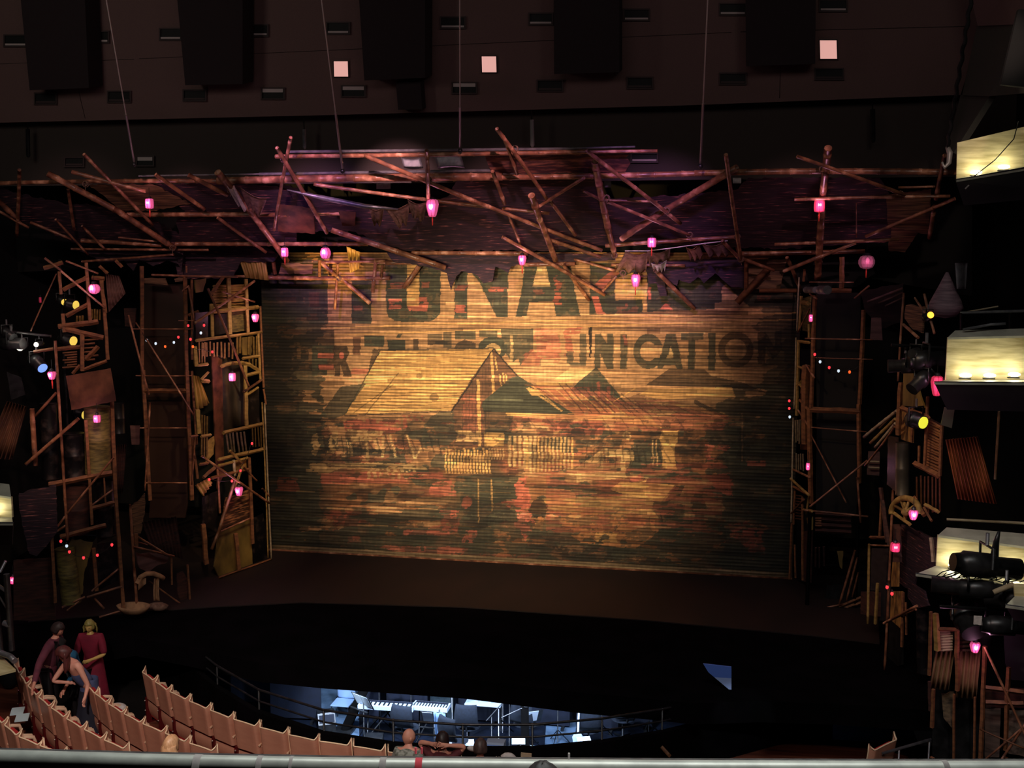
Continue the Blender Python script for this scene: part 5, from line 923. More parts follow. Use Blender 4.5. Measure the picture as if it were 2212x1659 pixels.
# ---------- paper lanterns ----------
def lmat(name, c, e, s):
    m = mat(name, c, rough=.5, emit=e, es=s)
    return m
PAPER = {}
def paper(s, hue='pink'):
    k = (s, hue)
    if k not in PAPER:
        c = {'pink': (226, 96, 150), 'hot': (236, 60, 100), 'dim': (150, 40, 70), 'round': (156, 84, 110)}[hue]
        PAPER[k] = lmat('lantern_paper_%s_%s' % (hue, s), srgb(*c), srgb(*c), s)
    return PAPER[k]
CAPM = BLKM; TAS = lmat('red_tassel', srgb(190, 50, 40), srgb(190, 50, 40), .15)
BULB = lmat('lantern_bulb', srgb(255, 220, 235), srgb(255, 214, 236), 3)
def lantern(x, y, w, h, kind, label, Y=None, hue='pink', es=.55, tassel=True, light=1.4, P=None):
    Y = Y or YC(y)-.8; c = P or PY(x, y, Y); s = depth(c)/F; R_ = w/2*s; H = h*s
    prof = {'cyl': [(.55, -.5), (.92, -.44), (1, -.2), (1, .2), (.92, .44), (.55, .5)], 'bulb': [(.45, -.5), (.62, -.42), (.85, -.1), (1, .2), (.85, .42), (.4, .5)], 'round': [(.3, -.5), (.75, -.38), (.98, -.12), (.98, .12), (.75, .38), (.3, .5)]}[kind]
    root = empty('paper_lantern', c-Vector((0, 0, H/2)), label, 'lantern', 'glowing pink paper lanterns')
    n = 24; mb = MB(); k = len(mb.v); pr = []
    for i in range(len(prof)-1):
        for t in (0, .5): pr.append((prof[i][0]*(1-t)+prof[i+1][0]*t, prof[i][1]*(1-t)+prof[i+1][1]*t))
    pr.append(prof[-1])
    for r, hh in pr:
        for j in range(n):
            g = 2*math.pi*j/n; rr = R_*r*(1+(.035 if j % 3 == 0 else -.02)); mb.v.append(c+Vector((rr*math.cos(g), rr*math.sin(g), hh*H)))
    for i in range(len(pr)-1):
        for j in range(n):
            a = i*n+j; b = i*n+(j+1) % n; mb.f.append((a, b, b+n, a+n)); mb.sm.append(False)
    mb.build('paper_shade', paper(es, hue), root)
    mb = MB()
    for j in range(8):
        g = 2*math.pi*j/8; mb.tube([c+Vector((R_*1.02*r*math.cos(g), R_*1.02*r*math.sin(g), hh*H)) for r, hh in prof], .004, 4)
    mb.build('rib', PAPER[(es, hue)] if False else mat('lantern_rib', srgb(150, 40, 70)), root)
    mb = MB(); mb.lathe(c+Vector((0, 0, H*.5)), [(R_*.5, -.01), (R_*.5, .03), (R_*.2, .05)], 12); mb.build('cap', CAPM, root)
    mb = MB(); mb.tube([c+Vector((0, 0, H*.5+.04)), c+Vector((0, 0, H*.5+.22))], .005, 5); mb.build('cord', CAPM, root)
    # the lit bulb shows above/through the front opening
    mb = MB(); mb.ball(c+Vector((0, -R_*.9, H*.08)), R_*.34, 10, (1, .35, 1.5)); mb.build('bright_bulb', BULB if es > .3 else paper(es, hue), root)
    if tassel:
        mb = MB(); mb.tube([c-Vector((0, 0, H*.5)), c-Vector((0, 0, H*.5+.05)), c-Vector((0, 0, H*.5+.17))], [.008, .014, .01], 6); mb.build('tassel', TAS, root)
    if light: point('lantern_glow', c+Vector((0, -R_-.12, 0)), light*3, (1, .42, .68), .06)
LN = [(323, 440, 18, 22, 'cyl', 'small cylinder lantern hanging high on the left of the canopy', None), (934, 449, 28, 38, 'bulb', 'largest bulb-shaped lantern with red tassel under the top rail', None), (1128, 562, 18, 22, 'bulb', 'small lantern with tassel hanging at the canopy lower edge near the centre', None),
 (1373, 606, 20, 28, 'bulb', 'lantern with orange tassel hanging lowest before the faded big lettering', None), (1408, 524, 18, 21, 'cyl', 'square-looking cylinder lantern above the hanging rags', None), (1272, 509, 26, 13, 'round', 'flattened lantern half hidden behind crossing poles right of centre', 22.9),
 (615, 545, 16, 20, 'cyl', 'pale lantern behind the lower end of the thick leaning pole', None), (703, 547, 24, 26, 'round', 'round lantern beside the amber-lit slats above the curtain left', None)]
for l in LN: lantern(*l[:6], Y=l[6], tassel=l[4] != 'round')
lantern(1770, 445, 22, 26, 'cyl', 'hot pink lantern tied to the thick upright pole on the right', hue='hot', es=1.0)
lantern(1872, 566, 34, 30, 'round', 'dim round ribbed lantern hanging at the right end of the canopy', hue='round', es=.25, light=.6)
def tl(T, k, x, y, w, h, kind, label, off=.45, **kw): lantern(0, 0, w, h, kind, label, P=T.P(k, x, y, off), **kw)
tl(T1, 'A1', 845, 265, 24, 22, 'round', 'bright lantern high in the far left tower near the mauve corrugated sheet', tassel=False, es=.8)
tl(T1, 'A1', 465, 1040, 18, 18, 'bulb', 'lantern at the left post of the far left tower with red tassel')
tl(T1, 'A1', 870, 1428, 15, 17, 'cyl', 'small lantern hanging before the olive woven roll', tassel=False)
tl(T3, 'B1', 1168, 525, 17, 18, 'bulb', 'lantern at the upper right edge of the left inner tower', tassel=False, es=.7)
tl(T3, 'B1', 962, 1055, 15, 18, 'cyl', 'lantern glowing on the grey drum of the left inner tower', tassel=False, es=.8, light=3)
tl(T3, 'B2', 1022, 502, 18, 20, 'bulb', 'lantern tied at the lower crossed canes of the left inner tower', tassel=False)
lantern(29, 1253, 13, 16, 'cyl', 'small red lantern at the far left edge low over the seats', Y=18.5, hue='hot', tassel=False)
tl(T4, 'C1', 255, 527, 8, 16, 'cyl', 'slim lantern high in the narrow right tower', tassel=False, light=.8); tl(T4, 'C2', 229, 280, 8, 16, 'cyl', 'slim lantern halfway down the narrow right tower', tassel=False, light=.8)
tl(T6, 'D2', 303, 215, 20, 22, 'bulb', 'lantern glowing in front of the cart wheel on the far right', tassel=False, off=.7); tl(T6, 'D2', 140, 505, 20, 20, 'cyl', 'dim red lantern below the cart wheel at the post', hue='hot', es=.4, tassel=False, light=.8)
tl(T7, 'D2', 855, 1400, 22, 24, 'bulb', 'lantern over the pale corrugated sheets at the lower right', tassel=False, off=.3)
lantern(2024, 833, 26, 44, 'bulb', 'large hot red lantern tucked under the corner of the right balcony box', Y=17.2, hue='hot', es=.35, tassel=False, light=1)
lantern(87, 648, 5, 12, 'cyl', 'tiny dim red lantern high at the far left in the dark', Y=20.5, hue='hot', es=.3, tassel=False, light=0)
# party bulbs on strings
SB = {'r': lmat('bulb_red', srgb(240, 90, 90), srgb(255, 60, 70), 1.0), 'w': lmat('bulb_white', srgb(220, 230, 240), srgb(200, 220, 235), 1.0), 'o': lmat('bulb_orange', srgb(240, 120, 60), srgb(255, 100, 40), .9)}
def string(T, pts, bulbs, label, off=.35):
    root = empty('string_lights', T.P(*pts[0], off), label, 'string lights', 'strings of party bulbs')
    P = [T.P(*p, off) for p in pts]; Q = []
    for i in range(len(P)-1):
        for t in (0, .33, .66): Q.append(P[i].lerp(P[i+1], t)-Vector((0, 0, .04*math.sin(math.pi*t))))
    Q.append(P[-1]); mb = MB(); mb.tube(Q, .006, 5); mb.build('wire', BLKM, root)
    for k, x, y, c in bulbs:
        p = T.P(k, x, y, off+.03); mb = MB(); mb.ball(p, .026, 10, (1, 1, 1.3)); b = mb.build('bulb', SB[c], root)
        mb = MB(); mb.tube([p+Vector((0, 0, .02)), p+Vector((0, 0, .07))], .012, 6); mb.build('socket', BLKM, b)
string(T2, [('B1', 150, 655), ('B1', 215, 720), ('B1', 290, 755), ('B1', 360, 765), ('B1', 440, 730), ('B1', 545, 650)], [('B1', 195, 725, 'w'), ('B1', 275, 755, 'w'), ('B1', 360, 782, 'o'), ('B1', 438, 745, 'w'), ('B1', 478, 698, 'r'), ('B1', 566, 595, 'r')], 'string of bulbs swagged across the top of the left dark panel')
string(T3, [('B1', 620, 560), ('B1', 600, 700), ('B1', 608, 790), ('B1', 700, 800), ('B1', 785, 820)], [('B1', 708, 592, 'r'), ('B1', 587, 717, 'r'), ('B1', 608, 783, 'o'), ('B1', 782, 830, 'r'), ('B1', 680, 660, 'w')], 'string of red bulbs beside the upper slats of the left inner tower')
string(T3, [('B2', 700, 370), ('B2', 755, 390), ('B2', 955, 405), ('B2', 1085, 200), ('B2', 1130, 70)], [('B2', 755, 398, 'r'), ('B2', 1138, 75, 'r'), ('B2', 958, 410, 'r'), ('B2', 1035, 318, 'r')], 'string of red bulbs on the crossed canes of the left inner tower')
string(T1, [('A2', 540, 940), ('A2', 620, 1040), ('A2', 750, 1090), ('A2', 870, 1065), ('A2', 1000, 975)], [('A2', 545, 950, 'r'), ('A2', 597, 992, 'w'), ('A2', 622, 1045, 'r'), ('A2', 748, 1098, 'r'), ('A2', 872, 1075, 'r'), ('A2', 1002, 982, 'r')], 'string of bulbs sagging across the lower far left tower')
string(T5, [('C1', 290, 850), ('C1', 420, 960), ('C1', 505, 985), ('C1', 600, 985), ('C1', 690, 950)], [('C1', 338, 918, 'w'), ('C1', 420, 970, 'r'), ('C1', 503, 1000, 'w'), ('C1', 602, 1010, 'o'), ('C1', 290, 852, 'r')], 'string of bulbs sagging across the right dark panel')
string(T6, [('C2', 920, 1340), ('C2', 985, 1400), ('D2', 120, 960)], [('C2', 938, 1362, 'r'), ('C2', 982, 1420, 'r')], 'pair of red bulbs by the split cane strip on the far right')
string(T4, [('C1', 150, 1240), ('C1', 62, 1290), ('C1', 62, 1410)], [('C1', 62, 1268, 'r'), ('C1', 62, 1336, 'r'), ('C1', 66, 1412, 'w')], 'three bulbs sticking out over the right curtain edge', off=.1)
# ---------- theatre seats ----------
SEATW = mat('seat_plywood', srgb(196, 136, 112), srgb(208, 148, 122), (2, 2, 9), .42, detail=3)
EDGE = mat('seat_plywood_edge', srgb(244, 208, 170), srgb(250, 220, 184), (2, 2, 9), .4)
ARM = mat('armrest_beech', srgb(206, 168, 138), srgb(222, 186, 156), (3, 3, 3), .35)
REDC = mat('red_upholstery', srgb(150, 22, 22), srgb(172, 30, 28), (30, 30, 30), .85)
DRM = mat('dark_red_metal', srgb(84, 14, 18), rough=.4); BOLT = mat('bolt', srgb(200, 180, 170), rough=.3, metal=.8)
def seat_proto(w=.545):
    """local frame: origin on the floor under the back, +y towards the stage"""
    root = empty('theatre_seat', (0, 0, 0)); h = w/2
    def shell(u, v, t=0):     # u across, v up
        z = .46+v*.5; e = abs(u-.5)*2; wing = max(0, (e-.84)/.16)
        return Vector(((u-.5)*w*(1-.03*wing), -.07*v+.02-t+wing*.085+.015*(1-e*e), z+(.085*wing*wing if v > .95 else 0)))
    us = [0, .035, .07, .12, .25, .5, .75, .88, .93, .965, 1]; vs = [0, .25, .5, .75, .93, 1]
    mb = MB(); 
    for t in (0, -.018):
        k = len(mb.v); mb.v += [shell(u, v, t) for v in vs for u in us]; W = len(us)
        for j in range(len(vs)-1):
            for i in range(W-1):
                q = (k+j*W+i, k+j*W+i+1, k+(j+1)*W+i+1, k+(j+1)*W+i); mb.f.append(q); mb.sm.append(True)
    mb.build('backrest', SEATW, root, local=True)
    mb = MB(); mb.tube([shell(0, 0, -.009)]+[shell(0, v, -.009) for v in vs[1:-1]]+[shell(u, 1, -.009) for u in us]+[shell(1, v, -.009) for v in reversed(vs[:-1])], .012, 6); mb.build('backrest_edge', EDGE, root, local=True)
    mb = MB(); mb.box((0, .055, .7), (w*.8, .05, .4)); mb.build('back_cushion', REDC, root, local=True)
    mb = MB(); mb.grid(lambda u, v: Vector(((u-.5)*w*.9, .05+.07*v*v-.012*math.sin(math.pi*v), .09+.33*(1-v))), 4, 6); mb.build('seat_shell', SEATW, root, local=True)
    mb = MB(); mb.box((0, .13, .27), (w*.82, .07, .3)); mb.build('seat_cushion', REDC, root, local=True)
    for sx in (-1, 1):
        x = sx*(h-.028); mb = MB()
        mb.tube([Vector((x, .03, .60)), Vector((x, .12, .665)), Vector((x, .26, .67)), Vector((x, .37, .64)), Vector((x, .40, .56)), Vector((x, .38, .48))], [.02, .027, .03, .03, .026, .018], 8); mb.build('armrest', ARM, root, local=True)
    mb = MB(); mb.box((-h+.03, .06, .24), (.045, .1, .48)); mb.box((-h+.03, .1, .012), (.06, .3, .024)); mb.build('pedestal', DRM, root, local=True)
    mb = MB(); mb.ball((-h+.025, -.0, .42), .016, 8); mb.ball((-h+.025, .0, .24), .014, 8); mb.build('bolt', BOLT, root, local=True)
    return root
proto = seat_proto(); used = [False]
def place_seat(p0, p1, zf, label, group, sc=1):
    """p0, p1: left and right top corners of the back"""
    d = Vector((p1.x-p0.x, p1.y-p0.y, 0)); a = math.atan2(d.y, d.x)
    s = copy_tree(proto) if used[0] else proto; used[0] = True
    c = (p0+p1)/2; n = Vector((-math.sin(a), math.cos(a), 0)); s.location = Vector((c.x, c.y, zf))+n*.05; s.rotation_euler = (0, 0, a)
    tag(s, label, 'seat', group); return s
rows = {1: ([(303, 1452), (330, 1472), (361, 1494), (402, 1514), (447, 1534), (497, 1554), (554, 1572), (616, 1588), (684, 1603), (754, 1613), (830, 1626)], .0, .95),
        2: ([(555, 1130), (597, 1175), (685, 1245), (785, 1310), (905, 1375), (1045, 1435), (1200, 1500), (1380, 1560)], .15, 1.1),
        3: ([(80, 990), (120, 1055), (165, 1125), (235, 1200), (315, 1270), (412, 1340), (525, 1410), (655, 1480), (800, 1545)], .3, 1.25),
        4: ([(-85, 1290), (0, 1370), (105, 1460), (245, 1520), (390, 1575)], .45, 1.4)}
ordn = ['first', 'second', 'third', 'fourth', 'fifth', 'sixth', 'seventh', 'eighth', 'ninth', 'tenth', 'eleventh']
rname = {1: 'front row', 2: 'second row', 3: 'third row', 4: 'back row by the rail'}
ROWP = {}
for rn, (pts, zf, zt) in rows.items():
    if rn > 1: pts = [(x*.33454, 1104+y*.33454) for x, y in pts]
    P = [PZ(x, y, zt) for x, y in pts]; ROWP[rn] = P
    if rn == 1:       # the row runs on under the balcony rail, where three people sit
        d = P[-1]-P[-3]; a = math.atan2(d.y, d.x)
        for i in range(5): a += .035; P.append(P[-1]+Vector((math.cos(a), math.sin(a), 0))*.575)
    if rn == 4: P = [P[2]+(P[1]-P[2]).normalized()*1.15, P[2]+(P[1]-P[2]).normalized()*.575] + P[2:]
    for i in range(len(P)-1):
        lab = 'tan plywood seat, %s from the left in the %s' % (ordn[i] if i < 11 else '%dth' % (i+1), rname[rn])
        place_seat(P[i], P[i+1], zf, lab, 'seats of the '+rname[rn])
s = place_seat(PZ(1886, 1626, .95), PZ(1945, 1597, .95), 0, 'lone tan seat at the lower right beside the slanted handrail', None)
s.scale = (1.25, 1, 1)
# timber treads under the rows
def tread(name, rn, z, back, front):
    P = ROWP[rn]; n = len(P); m = MB(); F1 = []; B1 = []
    for i, p in enumerate(P):
        t = (P[min(i+1, n-1)]-P[max(i-1, 0)]); t.z = 0; t.normalize(); nn = Vector((-t.y, t.x, 0))
        F1.append(Vector((p.x, p.y, 0))+nn*front); B1.append(Vector((p.x, p.y, 0))-nn*back)
    for i in range(n-1):
        a = [B1[i], B1[i+1], F1[i+1], F1[i]]; m.hexa([Vector((q.x, q.y, z)) for q in a], [Vector((q.x, q.y, -.1)) for q in a])
    return m.build(name, WOODF, kind='structure')
tread('floor', 1, .01, .5, .55); tread('floor', 2, .15, .32, .72); tread('floor', 3, .3, .2, .78); tread('floor', 4, .45, .6, .9)
# left aisle floor
m = MB(); q = [pz(-60, 1445, .3), pz(30, 1455, .3), pz(60, 1560, .3), pz(110, 1640, .3), pz(-60, 1640, .3)]; 
m.hexa(q, [p-Vector((0, 0, .3)) for p in q]); m.build('floor', WOODF, kind='structure')
# lower right handrail
root = empty('handrail', PZ(1990, 1640, 0), 'slanted grey handrail at the lower right beside the lone seat', 'handrail')
a, b = PZ(1905, 1628, .85), PZ(2011, 1597, 1.0); m = MB(); m.tube([a, b, b-Vector((0, 0, .1))], .022, 8); m.build('rail', GREY, root)
for t in (.35, .97):
    p = a.lerp(b, t); m = MB(); m.tube([Vector((p.x, p.y, 0)), p], .016, 6); m.build('post', GREY, root)
m = MB(); a, b = PZ(1428, 1612, .5), PZ(1446, 1632, .5); m.tube([a, b], .035, 4); m.build('wooden_post', PLANK, label='short leaning timber at the edge of the lower right floorboards', cat='post')
# ---------- balcony rail right below the camera ----------
RAILM = mat('painted_rail', srgb(176, 178, 170), srgb(206, 208, 198), (6, 6, 6), .42, metal=.2, detail=5)
def PD(px, py, d): r = ray(px, py); return CAM+r*d
root = empty('balcony_rail', PD(1106, 1655, 6.0), 'thick grey metal balcony rail running along the bottom edge', 'rail')
rp = [(-200, 1637), (0, 1643), (370, 1653), (740, 1660), (1106, 1663), (1480, 1666), (1850, 1667), (2212, 1667), (2400, 1667)]
m = MB(); m.tube([PD(x, y, 6.0) for x, y in rp], .058, 24); m.build('rail', RAILM, root)
LEDG = mat('balcony_ledge', srgb(52, 50, 50), srgb(84, 80, 78), (14, 14, 14), .7, detail=5)
m = MB(); up_ = [PD(x, y-28, 6.18) for x, y in rp]; lo_ = [PD(x, y-10, 5.98) for x, y in rp]
for i in range(len(rp)-1): m.hexa([up_[i], up_[i+1], lo_[i+1], lo_[i]], [q-Vector((0, 0, .05)) for q in (up_[i], up_[i+1], lo_[i+1], lo_[i])])
m.build('ledge', LEDG, root)
m = MB(); 
for i in range(len(rp)-1): m.hexa([up_[i], up_[i+1], up_[i+1]-Vector((0, 0, 1.2)), up_[i]-Vector((0, 0, 1.2))], [q+Vector((0, -.05, 0)) for q in (up_[i], up_[i+1], up_[i+1]-Vector((0, 0, 1.2)), up_[i]-Vector((0, 0, 1.2)))])
m.build('balcony_front', BLACK, root)
def band(px, w, m_, lab, r=.0605, name='tape'):
    c = None
    for i in range(len(rp)-1):
        if rp[i][0] <= px <= rp[i+1][0]:
            f = lambda x: PD(x, rp[i][1]+(rp[i+1][1]-rp[i][1])*(x-rp[i][0])/(rp[i+1][0]-rp[i][0]), 6.0)
            m = MB(); m.tube([f(px-w/2), f(px+w/2)], r, 24); m.build(name, m_, root, label=lab)
band(905, 15, mat('pink_tape', srgb(236, 84, 96), rough=.5), 'pink tape band'); band(562, 12, PALE, 'pale peeling tape'); band(630, 7, PALE, 'pale peeling tape'); band(428, 16, PALE, 'white scuff patch'); band(828, 14, PALE, 'white scuff patch'); band(2040, 12, PALE, 'pale peeling tape')
for px, m_ in ((898, PINKT := MATS['pink_tape']), (911, MATS['pink_tape']), (1229, PALE)):
    m = MB(); p = PD(px, 1628 if px < 1000 else 1640, 5.96); m.tube([p, p+Vector((0, 0, .035))], .006, 6); m.build('tape_end', m_, root)
# ---------- people ----------
SKIN = mat('skin', srgb(206, 140, 118), srgb(220, 154, 130), (8, 8, 8), .5); SKINP = mat('skin_pale', srgb(226, 160, 140), srgb(236, 172, 150), (8, 8, 8), .5)
def skin_mesh(nodes, edges, sub=2):
    me = bpy.data.meshes.new('tmp'); names = list(nodes); ix = {n: i for i, n in enumerate(names)}
    me.from_pydata([nodes[n][0] for n in names], [(ix[a], ix[b]) for a, b in edges], [])
    o = bpy.data.objects.new('tmp', me); COL.objects.link(o); sm = o.modifiers.new('s', 'SKIN'); sm.use_smooth_shade = True
    for n in names:
        d = me.skin_vertices[0].data[ix[n]]; r = nodes[n][1]; d.radius = (r, r) if not isinstance(r, tuple) else r; d.use_root = (ix[n] == 0)
    if sub: ss = o.modifiers.new('b', 'SUBSURF'); ss.levels = sub; ss.render_levels = sub
    bpy.context.view_layer.update(); ev = o.evaluated_get(bpy.context.evaluated_depsgraph_get()); m2 = ev.to_mesh()
    vs = [v.co.copy() for v in m2.vertices]; fs = [tuple(p.vertices) for p in m2.polygons]; ev.to_mesh_clear(); bpy.data.objects.remove(o); bpy.data.meshes.remove(me); return vs, fs
def head_geo(mb, c, R, s=1.0):
    """R: 3x3 head orientation, local +y = face direction, +z = up"""
    k = len(mb.v); n = 20; h = 14
    for i in range(h+1):
        a = math.pi*i/h
        for j in range(n):
            g = 2*math.pi*j/n; x = math.sin(a)*math.cos(g); y = math.sin(a)*math.sin(g); z = math.cos(a)
            r = Vector((x*.074, y*.092, z*.115))
            if z < 0: r.x *= 1+.28*z; r.y *= 1+.1*z                       # jaw narrows
            if y > .5 and -.5 < z < .2: r.y += .0
            if y > .6 and abs(x) < .3 and -.45 < z < .02: r.y += .022*(1-abs(x)/.3)*(1 if z < -.1 else .5)     # nose
            if y > .5 and .02 < z < .22 and .2 < abs(x) < .55: r.y -= .008   # sockets
            if y > .6 and -.72 < z < -.56 and abs(x) < .4: r.y += .007
            mb.v.append(c+R @ (r*s))
    for i in range(h):
        for j in range(n):
            a = k+i*n+j; b = k+i*n+(j+1) % n; mb.f.append((a, b, b+n, a+n)); mb.sm.append(True)
    for sx in (-1, 1): mb.ball(c+R @ Vector((sx*.076*s, -.005, -.005)), .03*s, 8, (.35, .7, 1), R)
def hand_nodes(nd, ed, w, palm, dirv, side, tag_, curl=.6):
    d = dirv.normalized(); u = side.normalized(); n = d.cross(u)
    nd[tag_+'p'] = (palm, (.024, .034)); ed.append((w, tag_+'p')); nd[tag_+'k'] = (palm+d*.045, (.018, .036)); ed.append((tag_+'p', tag_+'k'))
    for i, (o, l) in enumerate(((-.027, .062), (-.009, .074), (.009, .07), (.027, .056))):
        a, b = tag_+'f%da' % i, tag_+'f%db' % i; nd[a] = (palm+d*.07+u*o*1.1, .009); nd[b] = (palm+d*(.07+l*.6)+u*o*1.2+n*l*curl*.6, .008); ed.append((tag_+'k', a)); ed.append((a, b))
    nd[tag_+'t'] = (palm+d*.02-u*.045, .011); nd[tag_+'u'] = (palm+d*.05-u*.062+n*.01, .009); ed.append((tag_+'p', tag_+'t')); ed.append((tag_+'t', tag_+'u'))
def person(root, J, head_dir, skin, clothes, hair, up=Vector((0, 0, 1)), s=1.0, cat='person'):
    """J: joints in world space. clothes: list of (name, [(joint,radius)...chains], material)"""
    nd, ed = {}, []
    for n, r in (('pelvis', .125), ('waist', .115), ('chest', .135), ('neck', .055), ('skull', .05)): nd[n] = (J[n], r*s)
    for a, b in (('pelvis', 'waist'), ('waist', 'chest'), ('chest', 'neck'), ('neck', 'skull')): ed.append((a, b))
    for sd in 'LR':
        if 'sh'+sd in J:
            for n, r in (('sh', .062), ('el', .042), ('wr', .027)): nd[n+sd] = (J[n+sd], r*s)
            ed += [('chest', 'sh'+sd), ('sh'+sd, 'el'+sd), ('el'+sd, 'wr'+sd)]
            v = (J['wr'+sd]-J['el'+sd]).normalized(); sdv = v.cross(head_dir if abs(v.dot(head_dir)) < .9 else up); hand_nodes(nd, ed, 'wr'+sd, J['wr'+sd]+v*.05, v, sdv if sd == 'L' else -sdv, 'h'+sd)
        if 'kn'+sd in J:
            for n, r in (('hp', .09), ('kn', .058), ('an', .038), ('to', .03)): nd[n+sd] = (J[n+sd], r*s)
            ed += [('pelvis', 'hp'+sd), ('hp'+sd, 'kn'+sd), ('kn'+sd, 'an'+sd), ('an'+sd, 'to'+sd)]
    vs, fs = skin_mesh(nd, ed); mb = MB(); mb.add(vs, fs, True)
    hy = head_dir.normalized(); hx = hy.cross(up).normalized(); hz = hx.cross(hy); R = Matrix((hx, hy, hz)).transposed(); head_geo(mb, J['head'], R, s)
    body = mb.build('body', skin, root)
    mb = MB()
    for sx in (-1, 1): mb.ball(J['head']+R @ Vector((sx*.03, .084, .012))*s, .0075, 8)
    mb.build('eye', mat('eye_dark', srgb(40, 26, 22)), root)
    for name, chain, m_ in clothes:
        cn, ce = {}, []
        for ch in chain:
            for i, (n, p, r) in enumerate(ch):
                if n not in cn: cn[n] = (p, r)
                if i: ce.append((ch[i-1][0], n))
        vs, fs = skin_mesh(cn, ce); mb = MB(); mb.add(vs, fs, True); mb.build(name, m_, root)
    if hair: hair(root, J['head'], R, s)
    return root
def hair_cap(color, bald=False, long=0, vol=1.0, name='hair'):
    def f(root, c, R, s):
        mb = MB(); k = 0; n = 22; h = 9
        for i in range(h+1):
            a = math.pi*.62*i/h
            for j in range(n):
                g = 2*math.pi*j/n; x, y, z = math.sin(a)*math.cos(g), math.sin(a)*math.sin(g), math.cos(a)
                f_ = 1.0 if y < .35 else (1 if z > .3 else .93)
                q = Vector((x*.082, y*.1, z*.124))*f_*vol*(1+.03*math.sin(j*5+i)); q.y -= .008; mb.v.append(c+R @ (q*s))
        for i in range(h):
            for j in range(n):
                g = 2*math.pi*(j+.5)/n
                if math.sin(g) > .45 and i > h*.52: continue
                a = i*n+j; b = i*n+(j+1) % n; mb.f.append((a, b, b+n, a+n)); mb.sm.append(True)
        if long:
            W = 13
            k = len(mb.v)
            for i in range(9):
                v = i/8
                for j in range(W):
                    g = math.pi*(1.02+.96*j/(W-1)); w_ = 1+.35*math.sin(v*2.4)
                    q = R @ Vector((math.cos(g)*.092*w_, math.sin(g)*.105*w_, .03))*s; mb.v.append(c+q+Vector((0, 0, -long*v))+Vector((.008*math.sin(j*7+i), .008*math.cos(j*9), 0)))
            for i in range(8):
                for j in range(W-1): a = k+i*W+j; mb.f.append((a, a+1, a+1+W, a+W)); mb.sm.append(True)
        o = mb.build(name, color, root); sd = o.modifiers.new('thick', 'SOLIDIFY'); sd.thickness = .012
    return f
V = Vector
def seated(c, zf, face, name_label, skin, shirt, hair, armsup=False, lean=0.0, seat_dir=None, s=1.08):
    """c: world xy of head; zf floor; face: unit vector looking direction"""
    f = seat_dir.normalized(); r = V((f.y, -f.x, 0)); H = V((c.x, c.y, 0)); base = H-f*(.05+lean)
    g = lambda a, b, z: base+r*a+f*b+V((0, 0, zf+z))
    J = dict(pelvis=g(0, 0, .52), waist=g(0, 0, .72), chest=g(0, .02, .96), neck=g(0, .03+lean*.6, 1.1), skull=H+V((0, 0, zf+1.17)), head=H+V((0, 0, zf+1.24)))
    for sd, k in (('L', -1), ('R', 1)):
        J['sh'+sd] = g(k*.17, .02, 1.03)
        if armsup: J['el'+sd] = g(k*.34, .02, 1.2); J['wr'+sd] = g(k*.13, -.1, 1.25)
        else: J['el'+sd] = g(k*.26, .06, .74); J['wr'+sd] = g(k*.2, .3, .68)
        J['hp'+sd] = g(k*.1, .05, .5); J['kn'+sd] = g(k*.13, .48, .52); J['an'+sd] = g(k*.13, .5, .1); J['to'+sd] = g(k*.13, .64, .05)
    root = empty('person', base+V((0, 0, zf)), name_label, 'person')
    sh = [[('a', J['pelvis'], .14), ('b', J['waist'], .14), ('c', J['chest'], .155), ('c2', J['chest']+V((0, 0, .09)), .13), ('d', J['neck']+V((0, 0, .0)), .078)]]
    for sd in 'LR': sh.append([('c', J['chest'], .155), ('s'+sd, J['sh'+sd], .078), ('e'+sd, J['sh'+sd].lerp(J['el'+sd], .85), .056)])
    tr = [[('p', J['pelvis'], .14)]]
    tr = []
    for sd in 'LR': tr.append([('p', J['pelvis'], .15), ('h'+sd, J['hp'+sd], .1), ('k'+sd, J['kn'+sd], .075), ('n'+sd, J['an'+sd], .055)])
    person(root, J, face, skin, [('shirt', sh, shirt), ('trousers', tr, mat('dark_trousers', srgb(24, 24, 32)))], hair, s=s)
    return root, J
P1 = ROWP[1]
sd_ = V((.02, 1, 0)); CAMO = mat('camo_cotton', srgb(96, 98, 88), srgb(158, 160, 150), (14, 14, 14), .85, detail=4, lo=.42, hi=.56)
MAR = mat('maroon_knit', srgb(82, 34, 38), srgb(104, 44, 48), (20, 20, 20), .85, bump=.3)
seated(PZ(883, 1592, 1.27), 0.03, V((.75, .65, -.05)), 'bald person in a grey camouflage shirt looking right, seated at the pit edge', SKIN, CAMO, None, seat_dir=sd_)
_, JW = seated(PZ(956, 1600, 1.27), 0.03, V((.05, 1, -.1)), 'person in a maroon top with both hands clasped behind dark hair', SKIN, MAR, hair_cap(mat('dark_hair', srgb(30, 18, 18), srgb(46, 28, 26), (40, 40, 6), .5)), armsup=True, seat_dir=sd_)
r0 = empty('folded_towel', JW['wrR'], 'white cloth sleeve bundle by the right elbow of the person in maroon', 'cloth')
m = MB(); m.ball(JW['elR']+V((.12, 0, -.02)), .06, 10, (1.5, .7, .7)); m.build('bundle', PALE, r0)
seated(PZ(1038, 1616, 1.25), 0.01, V((.15, 1, -.15)), 'person with thinning dark hair and a white collar seated right of the maroon top', SKIN, mat('taupe_jacket', srgb(66, 56, 52), srgb(80, 68, 62), (9, 9, 9), .9), hair_cap(mat('brown_hair', srgb(52, 36, 32), srgb(86, 64, 58), (30, 30, 9), .5)), seat_dir=sd_)
